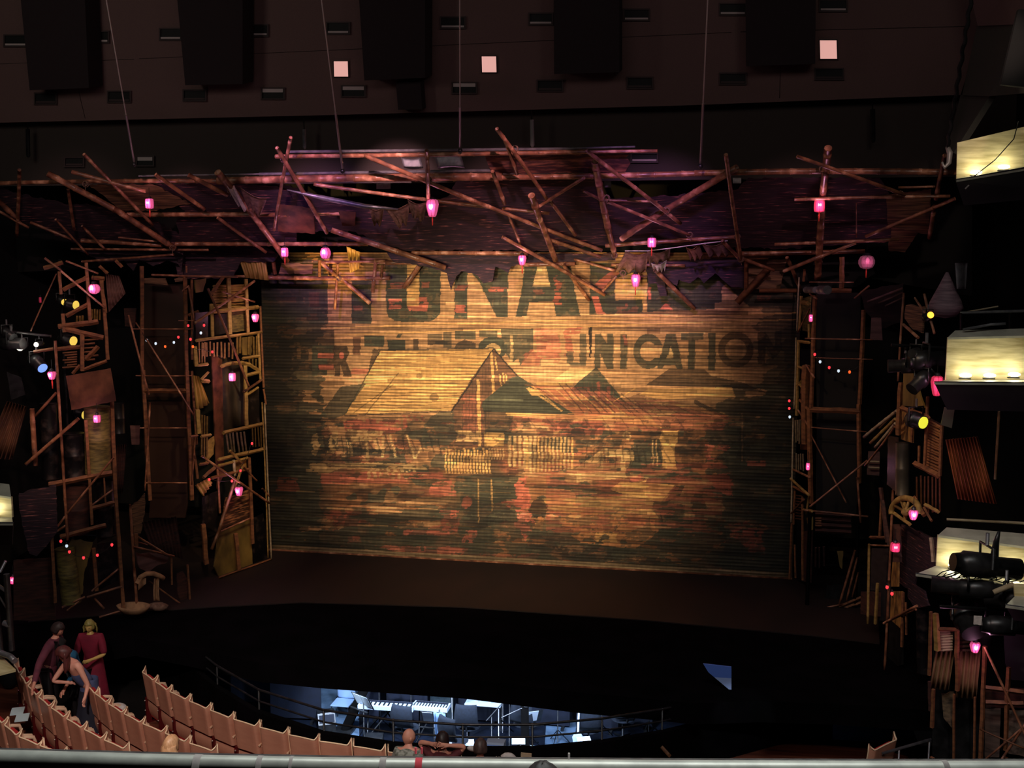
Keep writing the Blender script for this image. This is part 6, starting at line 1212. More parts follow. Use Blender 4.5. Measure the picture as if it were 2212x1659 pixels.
# collar
hc = PZ(1038, 1616, 1.25); m = MB(); m.tube([V((hc.x+.085*math.cos(g), hc.y-.02+.085*math.sin(g), 1.055-.015*math.sin(g))) for g in np.linspace(math.pi*.9, math.pi*2.1, 11)], .022, 8); m.build('white_collar', PALE, label='white shirt collar of the person with thinning hair', cat='collar')
# blonde head in the second row
bh = PZ(371, 1606, 1.42); d2 = (ROWP[2][6]-ROWP[2][5]).normalized(); seated(bh, .15, V((-d2.y, d2.x, -.05)), 'blonde person with straight bobbed hair seated in the second row', SKINP, mat('beige_top', srgb(150, 120, 96)), hair_cap(mat('blonde_hair', srgb(216, 160, 116), srgb(240, 190, 144), (50, 50, 4), .4), long=.17, vol=1.12), seat_dir=V((-d2.y, d2.x, 0)))
# head close to the camera at the rail
hp = PD(1172, 1712, 5.35); seated(V((hp.x, hp.y, 0)), hp.z-1.24, V((0, 1, -.2)), 'person with short dark hair whose head just overlaps the balcony rail', SKIN, BLACK, hair_cap(mat('black_hair', srgb(34, 30, 30), srgb(60, 54, 52), (40, 40, 40), .6), vol=1.05), seat_dir=V((0, 1, 0)))

# standing group at the left
def standing(foot, zf, fdir, lean, Hh, label, skin, hair, arms, clothes_fn, headdir, headoff=V((0, 0, 0)), shirt_r=1.0):
    f = V(fdir).normalized(); r = V((f.y, -f.x, 0)); k = Hh/1.75
    g = lambda a, b, z: foot+r*a*k+f*b*k+V((0, 0, z*k))
    J = dict(pelvis=g(0, -.04, .94), waist=g(0, lean*.3, 1.1), chest=g(0, lean*.7, 1.32), neck=g(0, lean, 1.49)+headoff*.4, skull=g(0, lean*1.15, 1.54)+headoff*.8, head=g(0, lean*1.3, 1.62)+headoff)
    for sd, q in (('L', -1), ('R', 1)):
        J['sh'+sd] = g(q*.18, lean*.8, 1.42); J['hp'+sd] = g(q*.09, -.03, .9); J['kn'+sd] = g(q*.1, .03, .5); J['an'+sd] = g(q*.1, -.02, .09); J['to'+sd] = g(q*.11, .14, .04)
        e, w_ = arms[sd]; J['el'+sd] = g(*e) if not isinstance(e, Vector) else e; J['wr'+sd] = g(*w_) if not isinstance(w_, Vector) else w_
    root = empty('person', foot, label, 'person'); person(root, J, V(headdir), skin, clothes_fn(J), hair, s=k); return root, J
def top(J, m_, sleeves=.9, r=1.0, name='top', bare=False):
    ch = [[('a', J['pelvis'], .13*r), ('b', J['waist'], .128*r), ('c', J['chest'], .148*r)] + ([] if bare else [('d', J['neck']-V((0, 0, .02)), .068)])]
    if sleeves:
        for sd in 'LR':
            ch.append([('c', J['chest'], .148*r), ('s'+sd, J['sh'+sd], .075*r), ('e'+sd, J['el'+sd], .055*r)] + ([('w'+sd, J['el'+sd].lerp(J['wr'+sd], sleeves), .042*r)] if sleeves > .3 else []))
    return (name, ch, m_)
def legs(J, m_):
    return ('trousers', [[('p', J['pelvis'], .14), ('h'+sd, J['hp'+sd], .1), ('k'+sd, J['kn'+sd], .075), ('n'+sd, J['an'+sd], .06)] for sd in 'LR'], m_)
DRK = mat('dark_cloth', srgb(14, 12, 16)); MJ = mat('maroon_jacket', srgb(92, 40, 56), srgb(112, 50, 66), (9, 9, 9), .85)
hx_ = PZ(72, 1484, 1.33)
foot = PZ(112, 1562, .3)
_, J = standing(foot, .3, (1, .15, 0), .14, 1.8, 'man in a long maroon jacket leaning right with one hand on the seat back', SKIN, hair_cap(mat('short_dark_hair', srgb(36, 24, 24), srgb(56, 40, 38), (40, 40, 40), .6)),
    {'L': ((-.28, .12, 1.12), (-.2, .25, .95)), 'R': (hx_.lerp(foot+V((0, 0, 1.45)), .5)+V((-.03, 0, 0)), hx_)}, lambda J: [top(J, MJ, .85, 1.1, 'jacket'), legs(J, DRK), ('jacket_skirt', [[('a', J['waist'], .15), ('b', J['pelvis'], .17), ('c', J['pelvis']-V((0, 0, .3)), .17)]], MJ)], (.8, .1, -.55))
m = MB(); m.grid(lambda u, v: J['neck']+V((.06+u*.07, -.15-.0*v, -.02-v*.42))+V((.1*v*(u-.5)*-1, 0, 0)), 4, 5, .02); m.build('shirt_front', DRK, _)
TEAL = mat('teal_top', srgb(16, 72, 110), srgb(24, 92, 130), (9, 9, 9), .8)
foot = PZ(172, 1560, .15)
standing(foot, .15, (-.3, -1, 0), .3, 1.66, 'person in a teal top with dark curly hair bending forward behind the woman', SKIN, hair_cap(mat('curly_black_hair', srgb(14, 12, 14), srgb(26, 20, 22), (30, 30, 30), .8), long=.12, vol=1.25),
    {'L': ((-.24, .3, 1.05), (-.2, .45, .85)), 'R': ((.24, .3, 1.05), (.15, .5, .9))}, lambda J: [top(J, TEAL, .6, 1.12), legs(J, DRK)], (-.5, -.6, -.6))
REDD = mat('deep_red_dress', srgb(110, 12, 40), srgb(130, 18, 48), (6, 6, 6), .8)
foot = PZ(205, 1534, .1)
rt, J = standing(foot, .1, (.2, -1, 0), .05, 1.72, 'person in a deep red dress standing furthest back with a golden lit face', mat('skin_yellow_lit', srgb(206, 170, 100), rough=.5), hair_cap(mat('fair_hair', srgb(130, 120, 60), srgb(160, 146, 80), (40, 40, 6), .5), long=.15),  # yellow light on the face painted into the skin colour
    {'L': ((-.26, .1, 1.1), (-.1, .3, 1.08)), 'R': ((.26, .08, 1.1), (.24, .25, .95))}, lambda J: [top(J, REDD, .3, 1.1)], (.1, -.9, -.25))
def skirt(root, J, m_, foot, r0, r1, name, z0=None, tilt=V((0, 0, 0))):
    mb = MB(); n = 28; L_ = 8; z0 = z0 or J['pelvis'].z+.12
    for i in range(L_+1):
        t = i/L_; z = z0+(foot.z+.04-z0)*t; c = J['pelvis'].lerp(foot, t*.6)+tilt*t
        for j in range(n): g = 2*math.pi*j/n; rr = (r0+(r1-r0)*t)*(1+.06*t*math.sin(g*7)); mb.v.append(V((c.x+rr*math.cos(g), c.y+rr*.85*math.sin(g), z)))
    for i in range(L_):
        for j in range(n): a = i*n+j; b = i*n+(j+1) % n; mb.f.append((a, b, b+n, a+n)); mb.sm.append(True)
    mb.build(name, m_, root)
skirt(rt, J, REDD, foot, .16, .3, 'skirt')
BLUD = mat('slate_blue_dress', srgb(70, 80, 116), srgb(92, 104, 144), (5, 5, 5), .55)
NAVY = mat('navy_skirt', srgb(26, 28, 44), srgb(36, 38, 56), (5, 5, 5), .8)
foot = PZ(194, 1590, .15)
rt, J = standing(foot, .15, (-.5, -.85, 0), .3, 1.68, 'woman with long auburn hair and bare shoulders in a slate blue dress', SKINP, hair_cap(mat('auburn_hair', srgb(74, 34, 34), srgb(104, 50, 46), (50, 50, 5), .5), long=.34, vol=1.22),
    {'L': (PZ(190, 1480, 1.15), PZ(184, 1506, .98)), 'R': (PZ(114, 1472, 1.2), PZ(142, 1474, 1.15))}, lambda J: [top(J, BLUD, 0, 1.04, 'bodice', bare=True)], (-.6, -.4, -.7))
skirt(rt, J, BLUD, foot, .15, .19, 'dress_skirt'); skirt(rt, J, NAVY, foot, .17, .27, 'underskirt', z0=J['pelvis'].z-.08)
# props on the seats and floor
for (x, y, z, lab, m_) in ((38, 1536, .8, 'pale programme lying on the seat at the far left', PALE), (48, 1550, .8, 'second pale programme lying on the seats at the far left', PALE)):
    m = MB(); m.box(PZ(x, y, z), (.2, .28, .02), Matrix.Rotation(.5, 3, 'Z')); m.build('programme', mat('programme_paper', srgb(200, 220, 226)), label=lab, cat='programme')
m = MB(); m.ball(PZ(255, 1528, .75), .12, 12, (1.3, .9, .6)); m.build('white_bag', PALE, label='crumpled white bag on a second-row seat', cat='bag')
m = MB(); m.ball(PZ(18, 1450, .64), .2, 14, (1, .7, 1.7)); m.build('black_coat', DRK, label='black coat hung over the first seat at the far left', cat='coat')
m = MB(); m.ball(PZ(1098, 1636, .95), .1, 10, (1.2, .7, .7)); m.build('cream_bag', PALE, label='cream striped bag right of the person with the white collar', cat='bag')
m = MB(); m.box(PZ(1137, 1637, .95), (.16, .03, .14)); m.build('cream_card', WHT, label='small cream card propped right of the cream bag', cat='card')
# ---------- orchestra pit contents ----------
PAPR = mat('sheet_music', srgb(214, 226, 240)); SHELLC = mat('pale_shell', srgb(150, 176, 214), rough=.5); NVY = mat('navy_baffle', srgb(12, 17, 34), srgb(16, 23, 44), (6, 6, 6), .8)
CHB = mat('chair_fabric', srgb(18, 24, 36), srgb(24, 32, 46), (20, 20, 20), .9); WK = mat('white_plastic', srgb(200, 216, 240), rough=.4)
def PT(px, py, z=0): return PZ(px, py, ZP+z)
def pit_thing(name, px, py, label, cat, group=None, rz=0): return empty(name, PT(px, py), label, cat, group, rz)
def L_(root, v): return Matrix.Rotation(root.rotation_euler.z, 3, 'Z') @ V(v)+root.location
def pbox(root, name, c, size, m_, M=None):
    mb = MB(); mb.box(V(c), size, M); return mb.build(name, m_, root, local=True)
def ptube(root, name, pts, r, m_, n=8):
    mb = MB(); mb.tube(pts, r, n); return mb.build(name, m_, root, local=True)
def chair(px, py, rz, label, m_=CHB):
    t = pit_thing('office_chair', px, py, label, 'chair', 'chairs in the orchestra pit', rz)
    mb = MB(); mb.grid(lambda u, v: V(((u-.5)*.46*(1-.15*v*v), .22+.05*math.sin(v*3)+.04*(2*u-1)**2*-1, .6+v*.42)), 8, 6, .0); b = mb.build('backrest', m_, t, local=True); q = b.modifiers.new('s', 'SOLIDIFY'); q.thickness = .05
    mb = MB(); mb.ball((0, 0, .48), .25, 16, (1, 1, .16)); mb.build('seat', m_, t, local=True); ptube(t, 'column', [(0, 0, .08), (0, 0, .45)], .025, BLKM); ptube(t, 'back_support', [(0, .05, .45), (0, .24, .5), (0, .24, .7)], .018, BLKM)
    for i in range(5): g = i*2*math.pi/5; ptube(t, 'leg', [(0, 0, .1), (.28*math.cos(g), .28*math.sin(g), .05)], .016, BLKM, 6)
    return t
def stand(px, py, rz, label, w=.5, h=1.05, light=False, sheets=2):
    t = pit_thing('music_stand', px, py, label, 'music stand', 'music stands in the orchestra pit', rz)
    M = Matrix.Rotation(math.radians(-62), 3, 'X'); pbox(t, 'desk', (0, 0, h), (w, .34, .012), BLKM, M)
    for i in range(sheets): pbox(t, 'sheet_music', ((i-(sheets-1)/2)*.23, -.016, h+.01), (.21, .29, .006), PAPR, M)
    pbox(t, 'lip', (0, -.1, h-.16), (w, .05, .012), BLKM); ptube(t, 'pole', [(0, .02, .05), (0, .02, h)], .012, BLKM)
    for i in range(3): g = i*2*math.pi/3+.4; ptube(t, 'leg', [(0, .02, .3), (.26*math.cos(g), .02+.26*math.sin(g), .01)], .009, BLKM, 6)
    if light:
        pbox(t, 'lamp', (0, -.06, h+.2), (.26, .05, .03), mat('stand_lamp', srgb(240, 246, 255), emit=srgb(240, 246, 255), es=4))
    return t
def keyboard(px, py, rz, label, w=.9, h=.75, keys=12):
    t = pit_thing('keyboard', px, py, label, 'keyboard', 'electronic keyboards in the pit', rz)
    pbox(t, 'case', (0, 0, h), (w, .3, .08), WK); 
    mb = MB()
    for i in range(keys): mb.box((-w*.45+i*w*.9/(keys-1), -.03, h+.045), (w*.9/keys*.35, .14, .012))
    mb.build('black_keys', BLKM, t, local=True); pbox(t, 'control_panel', (0, .09, h+.045), (w*.9, .07, .01), NVY)
    for sx in (-1, 1): ptube(t, 'leg', [(sx*w*.4, -.12, 0), (-sx*w*.1, .1, h-.04)], .016, BLKM, 6); ptube(t, 'leg', [(sx*w*.4, .12, 0), (sx*w*.36, .1, h-.04)], .016, BLKM, 6)
    return t
def wedge(px, py, rz, label, w=.36, d=.35, h=.4, m_=BLKM, front=None):
    t = pit_thing('speaker_monitor', px, py, label, 'speaker', 'boxes standing in the pit', rz)
    mb = MB(); P = [V((-w/2, -d/2, 0)), V((-w/2, d/2, 0)), V((-w/2, d/2, h)), V((-w/2, -d*.1, h)), V((-w/2, -d/2, h*.5))]; mb.hexa(P, [p+V((w, 0, 0)) for p in P]); mb.build('cabinet', m_, t, local=True)
    pbox(t, 'grille', (0, -d*.32, h*.76), (w*.85, .02, h*.4), front or NVY, Matrix.Rotation(math.radians(-35), 3, 'X')); return t
def baffle(px, py, w, h, rz, label, m_=NVY):
    t = pit_thing('acoustic_screen', px, py, label, 'screen', 'dark screens standing in the pit', rz); pbox(t, 'panel', (0, 0, h/2+.06), (w, .05, h), m_)
    for sx in (-1, 1): pbox(t, 'foot', (sx*w*.35, 0, .03), (.06, .4, .06), BLKM)
    return t
def micstand(px, py, rz, label, h=1.3, boom=.6):
    t = pit_thing('microphone_stand', px, py, label, 'microphone stand', 'microphone stands in the pit', rz); ptube(t, 'pole', [(0, 0, 0), (0, 0, h)], .011, BLKM); ptube(t, 'boom', [(-.15, 0, h-.05), (boom, 0, h+.2)], .009, GREY)
    for i in range(3): g = i*2.09; ptube(t, 'leg', [(0, 0, .25), (.3*math.cos(g), .3*math.sin(g), .01)], .009, BLKM, 6)
    mb = MB(); mb.ball((boom+.03, 0, h+.21), .03, 10, (1.6, 1, 1)); mb.build('microphone', BLKM, t, local=True); return t
# lit patches of pit floor: the light painted in as paler carpet
pf = mat('lit_carpet_tone', srgb(84, 108, 136), srgb(104, 130, 160), (5, 5, 5), .9, detail=6)
m = MB(); q = [PZ(x, y, ZP+.004) for x, y in ((690, 1438), (776, 1445), (776, 1600), (690, 1560))]; m.hexa([p+V((0, 0, .004)) for p in q], [p for p in q]); m.build('carpet', pf, label='grey blue carpet strip with painted-in light at the left end of the bright pit', cat='carpet')
m = MB(); q = [PZ(x, y, ZP+.006) for x, y in ((1180, 1560), (1246, 1560), (1236, 1640), (1175, 1640))]; m.hexa([p+V((0, 0, .004)) for p in q], [p for p in q]); m.build('carpet', pf, label='grey blue carpet strip with painted-in light under the right music stands', cat='carpet')
shell = pit_thing('shell_chair', 748, 1550, 'pale blue shell chair at the left of the bright pit', 'chair')
mb = MB(); mb.grid(lambda u, v: V(((u-.5)*.42, .04*(2*u-1)**2-.08*v, .42+v*.45)), 8, 8); b = mb.build('backrest', SHELLC, shell, local=True); b.modifiers.new('s', 'SOLIDIFY').thickness = .015
pbox(shell, 'seat', (0, -.2, .42), (.4, .4, .02), SHELLC)
for sx in (-1, 1):
    for sy in (-.38, 0): ptube(shell, 'leg', [(sx*.18, sy, .41), (sx*.2, sy, 0)], .012, GREY, 6)
baffle(640, 1556, 1.1, 1.3, .1, 'wide navy screen left of the lit carpet strip'); baffle(560, 1520, 1.2, 1.2, .3, 'navy screen further left in the dark pit'); baffle(955, 1560, .5, 1.5, 0, 'narrow dotted screen behind the second keyboard', mat('perforated_grey', srgb(40, 54, 62), srgb(52, 66, 74), (30, 30, 30), .8))
baffle(800, 1550, .45, 1.4, .0, 'narrow navy screen right of the lit carpet strip'); baffle(1035, 1560, .9, 1.5, 0, 'navy screen behind the white table'); baffle(1185, 1570, .9, 1.4, 0, 'navy screen behind the tall music stand'); baffle(1290, 1575, .9, 1.4, -.1, 'navy screen at the right end of the pit'); baffle(1375, 1570, .7, 1.3, -.2, 'far right navy screen of the bright pit'); baffle(880, 1562, .9, 1.4, 0, 'navy screen behind the first office chair')
keyboard(837, 1600, .05, 'long pale keyboard at the left of the pit', 1.15); keyboard(932, 1602, 0, 'shorter pale keyboard right of the first office chair', .75)
chair(880, 1620, 3.0, 'dark office chair between the two keyboards'); chair(1012, 1618, 3.2, 'dark office chair beside the white table'); chair(1135, 1612, 3.0, 'dark office chair behind the upright black post'); chair(985, 1650, 2.6, 'low office chair near the parapet in the centre'); chair(1270, 1625, 3.3, 'dark office chair right of the tall music stand'); chair(1345, 1600, 3.6, 'dark office chair at the right end of the pit')
stand(888, 1582, .0, 'music stand with two bright sheets behind the first office chair', .6, 1.1); stand(938, 1640, 0, 'low music stand with sheets before the second keyboard', .5, .85); stand(1082, 1585, 0, 'music stand with the brightest lamp in the pit', .5, 1.15, True); stand(1204, 1608, -.15, 'wide tall music stand edged in white', .62, 1.1, False, 0); stand(1150, 1625, .5, 'tilted music stand holding one small sheet', .4, .75, False, 1)
stand(820, 1580, .3, 'music stand with no sheets above the long keyboard', .5, 1.15, False, 0); stand(1300, 1596, .2, 'music stand with one sheet at the right of the pit', .4, 1.0, True, 1); stand(785, 1605, -.5, 'music stand with lit sheets tilted at the left edge', .5, .9, False, 2); stand(468, 1500, .3, 'dim music stand in the dark left arm of the pit', .5, 1.0, False, 1); stand(415, 1455, .3, 'dim music stand at the far left tip of the pit', .6, 1.0, False, 2); stand(1400, 1588, -.4, 'music stand at the far right of the bright pit', .45, 1.0, False, 1)
tb = pit_thing('white_table', 1048, 1588, 'small white table covered with papers and cloth', 'table'); pbox(tb, 'tabletop', (0, 0, .74), (.75, .5, .03), WK)
for sx in (-1, 1):
    for sy in (-1, 1): ptube(tb, 'leg', [(sx*.33, sy*.2, 0), (sx*.33, sy*.2, .73)], .015, GREY, 6)
tl_ = tb.location
for i in range(4):
    mb = MB(); mb.box(tl_+V((-.22+i*.15, .05*(i % 2), .765+i*.004)), (.2, .26, .01), Matrix.Rotation(i*.5, 3, 'Z')); mb.build('paper_stack', PAPR, label='sheets of paper lying on the small white pit table', cat='paper', group='papers on the pit table')
wedge(808, 1632, .2, 'black monitor with a white side panel at the left of the pit', front=WK); wedge(1070, 1645, 0, 'brownish box near the parapet in the centre', m_=mat('brown_box', srgb(40, 30, 26))); wedge(705, 1578, .5, 'black monitor at the foot of the lit carpet strip'); wedge(1160, 1650, 0, 'small monitor with round grille right of the black post', .3, .3, .3, WK); wedge(765, 1636, .6, 'flat black case at the left near the parapet', .4, .3, .25)
for (x, y, w_, lab) in ((744, 1580, .16, 'thick black trunk post leaning at the left of the pit'), (1135, 1640, .13, 'thick upright black post near the pit centre')):
    t = pit_thing('black_post', x, y, lab, 'post'); ptube(t, 'shaft', [(0, 0, 0), ((.55, .1, 1.2) if x < 800 else (-.02, 0, 1.35))], w_/1.6, mat('post_black', srgb(9, 8, 8), rough=1, spec=.05), 12); pbox(t, 'foot', (0, 0, .03), (.4, .4, .06), BLKM)
micstand(742, 1500, .3, 'microphone stand on the lit carpet', 1.1, .4); micstand(1100, 1640, 0, 'microphone stand before the brown box', .9, .3); micstand(1062, 1630, 1, 'bent microphone stand beside the white table', .8, .35); micstand(585, 1500, 0, 'microphone stand with pale boom in the dark left pit', 1.2, .5)
# harp-like white stand, coat on hanger, drum things
gt = pit_thing('guitar_stand', 1248, 1640, 'white guitar-like shape on a stand at the pit front', 'guitar')
mb = MB(); mb.lathe((0, 0, .12), [(.01, 0), (.13, .03), (.16, .14), (.11, .24), (.13, .33), (.07, .42), (.02, .44)], 14, ex=.9); b = mb.build('body', WK, gt, local=True); b.scale = (1, .35, 1); ptube(gt, 'neck', [(0, 0, .5), (.02, 0, 1.15)], .02, WK); pbox(gt, 'headstock', (.02, 0, 1.2), (.07, .03, .12), WK)
for i, (x, y) in enumerate(((977, 1588), (1100, 1555))):
    t = pit_thing('cymbal_stand', x, y+16, ('tilted oval cymbal behind the white table', 'pale oval cymbal above the third office chair')[i], 'cymbal', 'cymbals in the pit'); ptube(t, 'pole', [(0, 0, 0), (0, 0, 1.15)], .01, GREY)
    mb = MB(); mb.ball((0, 0, 1.2), .2, 18, (1, .1, .9) if i == 0 else (1, .5, .6)); mb.build('cymbal', mat('slate_cymbal', srgb(84, 100, 124), rough=.4), t, local=True)
ct = pit_thing('coat_stand', 950, 1650, 'coat rack with a pale garment right of the low music stand', 'coat rack'); ptube(ct, 'pole', [(0, 0, 0), (0, 0, 1.1)], .015, BLKM)
mb = MB(); mb.grid(lambda u, v: V((-.12+u*.24+.05*v, .03*math.sin(u*12), 1.05-.7*v)), 10, 6); b = mb.build('garment', mat('pale_blue_cloth', srgb(120, 150, 190)), ct, local=True); b.modifiers.new('s', 'SOLIDIFY').thickness = .02
# added panel, coloured as the lit pit glimpsed through a gap
t = empty('lit_gap_panel', PZ(1552, 1494, .3), 'added blue and white panel coloured as the lit pit seen through a gap', 'board')
bm_ = mat('gap_light_blue', srgb(96, 132, 226), rough=.6); wm_ = mat('gap_light_white', srgb(168, 190, 244), rough=.6)
Yb = 17.6
for nm, pts, mm in (('blue_panel', ((1519, 1434), (1580, 1441), (1580, 1465), (1543, 1463), (1530, 1452)), bm_), ('white_panel', ((1543, 1463), (1580, 1465), (1580, 1494)), wm_)):
    m = MB(); A_2 = [PY(x, y, Yb) for x, y in pts]; m.hexa(A_2, [p+V((0, .03, 0)) for p in A_2]); m.build(nm, mm, t)
m = MB(); p = PY(1560, 1478, Yb+.05); m.tube([p, V((p.x, p.y, .8))], .02, 6); m.build('support', BLKM, t)

for i, (x, y, z, r_, lab) in enumerate(((1010, 1606, .3, .3, 'loose white sheet lying left of the white table'), (1095, 1622, .1, .9, 'loose white sheet on the pit floor before the lamp stand'), (1120, 1600, .5, .2, 'bright sheet on a low stool near the black post'), (1195, 1632, .05, .6, 'white sheet on the right carpet strip'), (1225, 1622, .1, 1.2, 'second white sheet on the right carpet strip'),
  (1262, 1600, .8, .4, 'white sheet clipped high beside the guitar'), (1330, 1612, .3, 1.0, 'small white sheet near the right end of the pit'), (1385, 1600, .3, .5, 'last white sheet at the right end of the pit'), (905, 1640, .15, .2, 'white sheet on the floor behind the bald person'), (795, 1622, .3, .7, 'white sheet at the left near the flat black case'), (960, 1612, .78, .1, 'bright sheet on the shorter keyboard'), (860, 1612, .8, 0, 'bright sheet on the long keyboard'))):
    mb = MB(); mb.box(PT(x, y, z), (.26, .2, .012), Matrix.Rotation(r_, 3, 'Z') @ Matrix.Rotation(.35, 3, 'X')); mb.build('sheet_music', PAPR, label=lab, cat='sheet music', group='loose sheet music in the pit')
    if z > .25 and z < .7:
        mb = MB(); p_ = PT(x, y, z-.03); mb.lathe(V((p_.x, p_.y, ZP)), [(.16, 0), (.03, .03), (.03, z-.06), (.14, z-.03)], 12); mb.build('stool', BLKM, label='black stool under the '+lab.split(' ')[0]+' sheet at '+' '.join(lab.split(' ')[-4:]), cat='stool')
# ---------- side balcony boxes ----------
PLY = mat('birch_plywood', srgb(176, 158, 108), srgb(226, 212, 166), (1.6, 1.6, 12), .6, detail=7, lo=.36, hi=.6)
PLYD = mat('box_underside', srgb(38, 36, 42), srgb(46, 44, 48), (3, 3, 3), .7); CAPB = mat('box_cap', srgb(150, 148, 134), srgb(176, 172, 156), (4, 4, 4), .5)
def quadslab(root, name, pts, m_, th=.04, dv=V((0, 1, 0))):
    mb = MB(); mb.hexa(pts, [p+dv*th for p in pts]); return mb.build(name, m_, root)
LAMPG = mat('footlight_glass', srgb(255, 248, 220), emit=srgb(255, 246, 214), es=14)
def bx(name_label, Y, front, cap, shelf, under, lamps, W=1.5, rail=None, col=(1, .95, .62)):
    c = PY(*front[0], Y); root = empty('balcony_box', c, name_label, 'balcony box', 'lit balcony boxes')
    quadslab(root, 'front_panel', [PY(x, y, Y) for x, y in front], PLY)
    if cap: quadslab(root, 'cap', [PY(cap[0][0], cap[0][1], Y-.01), PY(cap[1][0], cap[1][1], Y-.01), PY(cap[2][0], cap[2][1], Y+.22), PY(cap[3][0], cap[3][1], Y+.22)], CAPB, .03, V((0, 0, -1)))
    s = [PY(shelf[0][0], shelf[0][1], Y), PY(shelf[1][0], shelf[1][1], Y), PY(shelf[2][0], shelf[2][1], Y-.5), PY(shelf[3][0], shelf[3][1], Y-.5)]
    quadslab(root, 'shelf', s, CAPB, .03, V((0, 0, -1)))
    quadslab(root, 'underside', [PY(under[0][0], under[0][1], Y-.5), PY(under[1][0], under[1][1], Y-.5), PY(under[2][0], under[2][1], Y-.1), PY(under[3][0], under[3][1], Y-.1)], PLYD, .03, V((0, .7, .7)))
    for i, (x, y) in enumerate(lamps):
        p = PY(x, y, Y-.12); mb = MB(); mb.ball(p+V((0, -.02, .01)), .04, 10, (2.2, 1, .8)); f = mb.build('footlight', LAMPG, root)
        mb = MB(); mb.box(p-V((0, -.02, .04)), (.16, .06, .02)); mb.build('lamp_base', BLKM, f)
        point('footlight_lamp', p+V((0, -.05, .03)), W*2.6, col, .04)
    return root
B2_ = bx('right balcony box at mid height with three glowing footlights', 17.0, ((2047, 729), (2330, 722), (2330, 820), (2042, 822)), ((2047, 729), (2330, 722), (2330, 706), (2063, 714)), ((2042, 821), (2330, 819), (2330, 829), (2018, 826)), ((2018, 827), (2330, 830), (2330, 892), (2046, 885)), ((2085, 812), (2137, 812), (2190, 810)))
m = MB(); m.tube([PY(2074, 676, 17.3), PY(2330, 668, 17.0)], .022, 8); m.build('top_rail', GREY, B2_)
m = MB(); m.tube([PY(2076, 676, 17.3), PY(2156, 662, 17.3)], .012, 8); m.build('top_rail', WHT, B2_)
m = MB(); m.tube([PY(2080, 712, 17.1), PY(2140, 701, 17.1), PY(2172, 699, 17.1)], .02, 8); m.build('armrest', GREY, B2_)
for x in (2076, 2182):
    m = MB(); m.tube([PY(x, 676, 17.28), PY(x, 712, 17.28)], .018, 8); m.build('rail_post', BLKM, B2_)
B1_ = bx('upper right balcony box glowing pale yellow beside the canopy end', 18.2, ((2068, 308), (2330, 246), (2330, 340), (2066, 386)), None, ((2066, 385), (2330, 339), (2330, 345), (2066, 389)), ((2064, 390), (2330, 343), (2330, 420), (2082, 444)), ((2108, 374), (2168, 362)), 1.6)
m = MB(); m.tube([PY(x, y, 17.9) for x, y in ((2200, 262), (2190, 300), (2150, 345), (2100, 384))], .008, 5); m.build('cable', BLKM, B1_)
m = MB(); m.tube([PY(2085, 408, 17.7), PY(2093, 400, 17.7)], .012, 6); m.build('status_light', PALE, B1_)
B3_ = bx('lower right balcony box carrying a follow spot and cables', 15.6, ((2026, 1156), (2330, 1196), (2330, 1275), (2022, 1222)), ((2026, 1156), (2330, 1196), (2330, 1162), (2045, 1139)), ((2022, 1222), (2330, 1275), (2330, 1290), (1978, 1240)), ((1978, 1241), (2330, 1292), (2330, 1330), (2060, 1275)), ((2062, 1222), (2192, 1243)), 1.8)
B4_ = bx('sliver of the lowest right balcony shelf at the frame edge', 14.6, ((2190, 1262), (2330, 1268), (2330, 1292), (2192, 1288)), None, ((2192, 1288), (2330, 1292), (2330, 1330), (2172, 1308)), ((2172, 1309), (2330, 1332), (2330, 1360), (2190, 1340)), (), 1)
m = MB(); m.tube([PY(2045, 1122, 15.9), PY(2330, 1136, 15.6)], .02, 8); m.build('top_rail', WHT, B3_)
# pale rail posts left of the lower box
for (x, y0, y1) in ((2012, 1165, 1218), (2018, 1160, 1214)):
    pass
BL_ = bx('left balcony box lit pale yellow at the left frame edge', 15.4, ((-120, 1050), (24, 1074), (26, 1118), (-120, 1112)), ((-120, 1050), (24, 1074), (20, 1046), (-120, 1030)), ((-120, 1112), (26, 1118), (28, 1131), (-120, 1131)), ((-120, 1131), (28, 1131), (26, 1178), (-120, 1178)), ((-15, 1108),), 1.3)
# lower left lit scaffold frame
root = empty('steel_frame', PY(14, 1440, 15.5), 'pale steel scaffold frame lit white at the left frame edge', 'steel frame')
for a, b, r in (((14, 1240), (26, 1405), .05), ((-10, 1300), (4, 1425), .05), ((-10, 1260), (20, 1282), .03), ((0, 1235), (12, 1212), .025), ((-10, 1275), (24, 1330), .015), ((8, 1345), (24, 1352), .05)):
    m = MB(); m.tube([PY(*a, 15.5), PY(*b, 15.5)], r, 8); m.build('tube', GREY, root)
m = MB(); q = [PY(-60, 1400, 15.6), PY(4, 1418, 15.6), PY(34, 1446, 15.2), PY(-60, 1470, 15.2)]; m.hexa(q, [p-V((0, 0, .04)) for p in q]); m.build('lit_deck', PLY, label='pale lit timber deck at the left edge above the seats', cat='deck')
m = MB(); m.tube([PY(-20, 1402, 15.5), PY(22, 1418, 15.4), PY(32, 1428, 15.3)], .05, 10); m.build('grey_bolster', GREY, label='rounded grey rail end over the lit deck at the left', cat='rail')
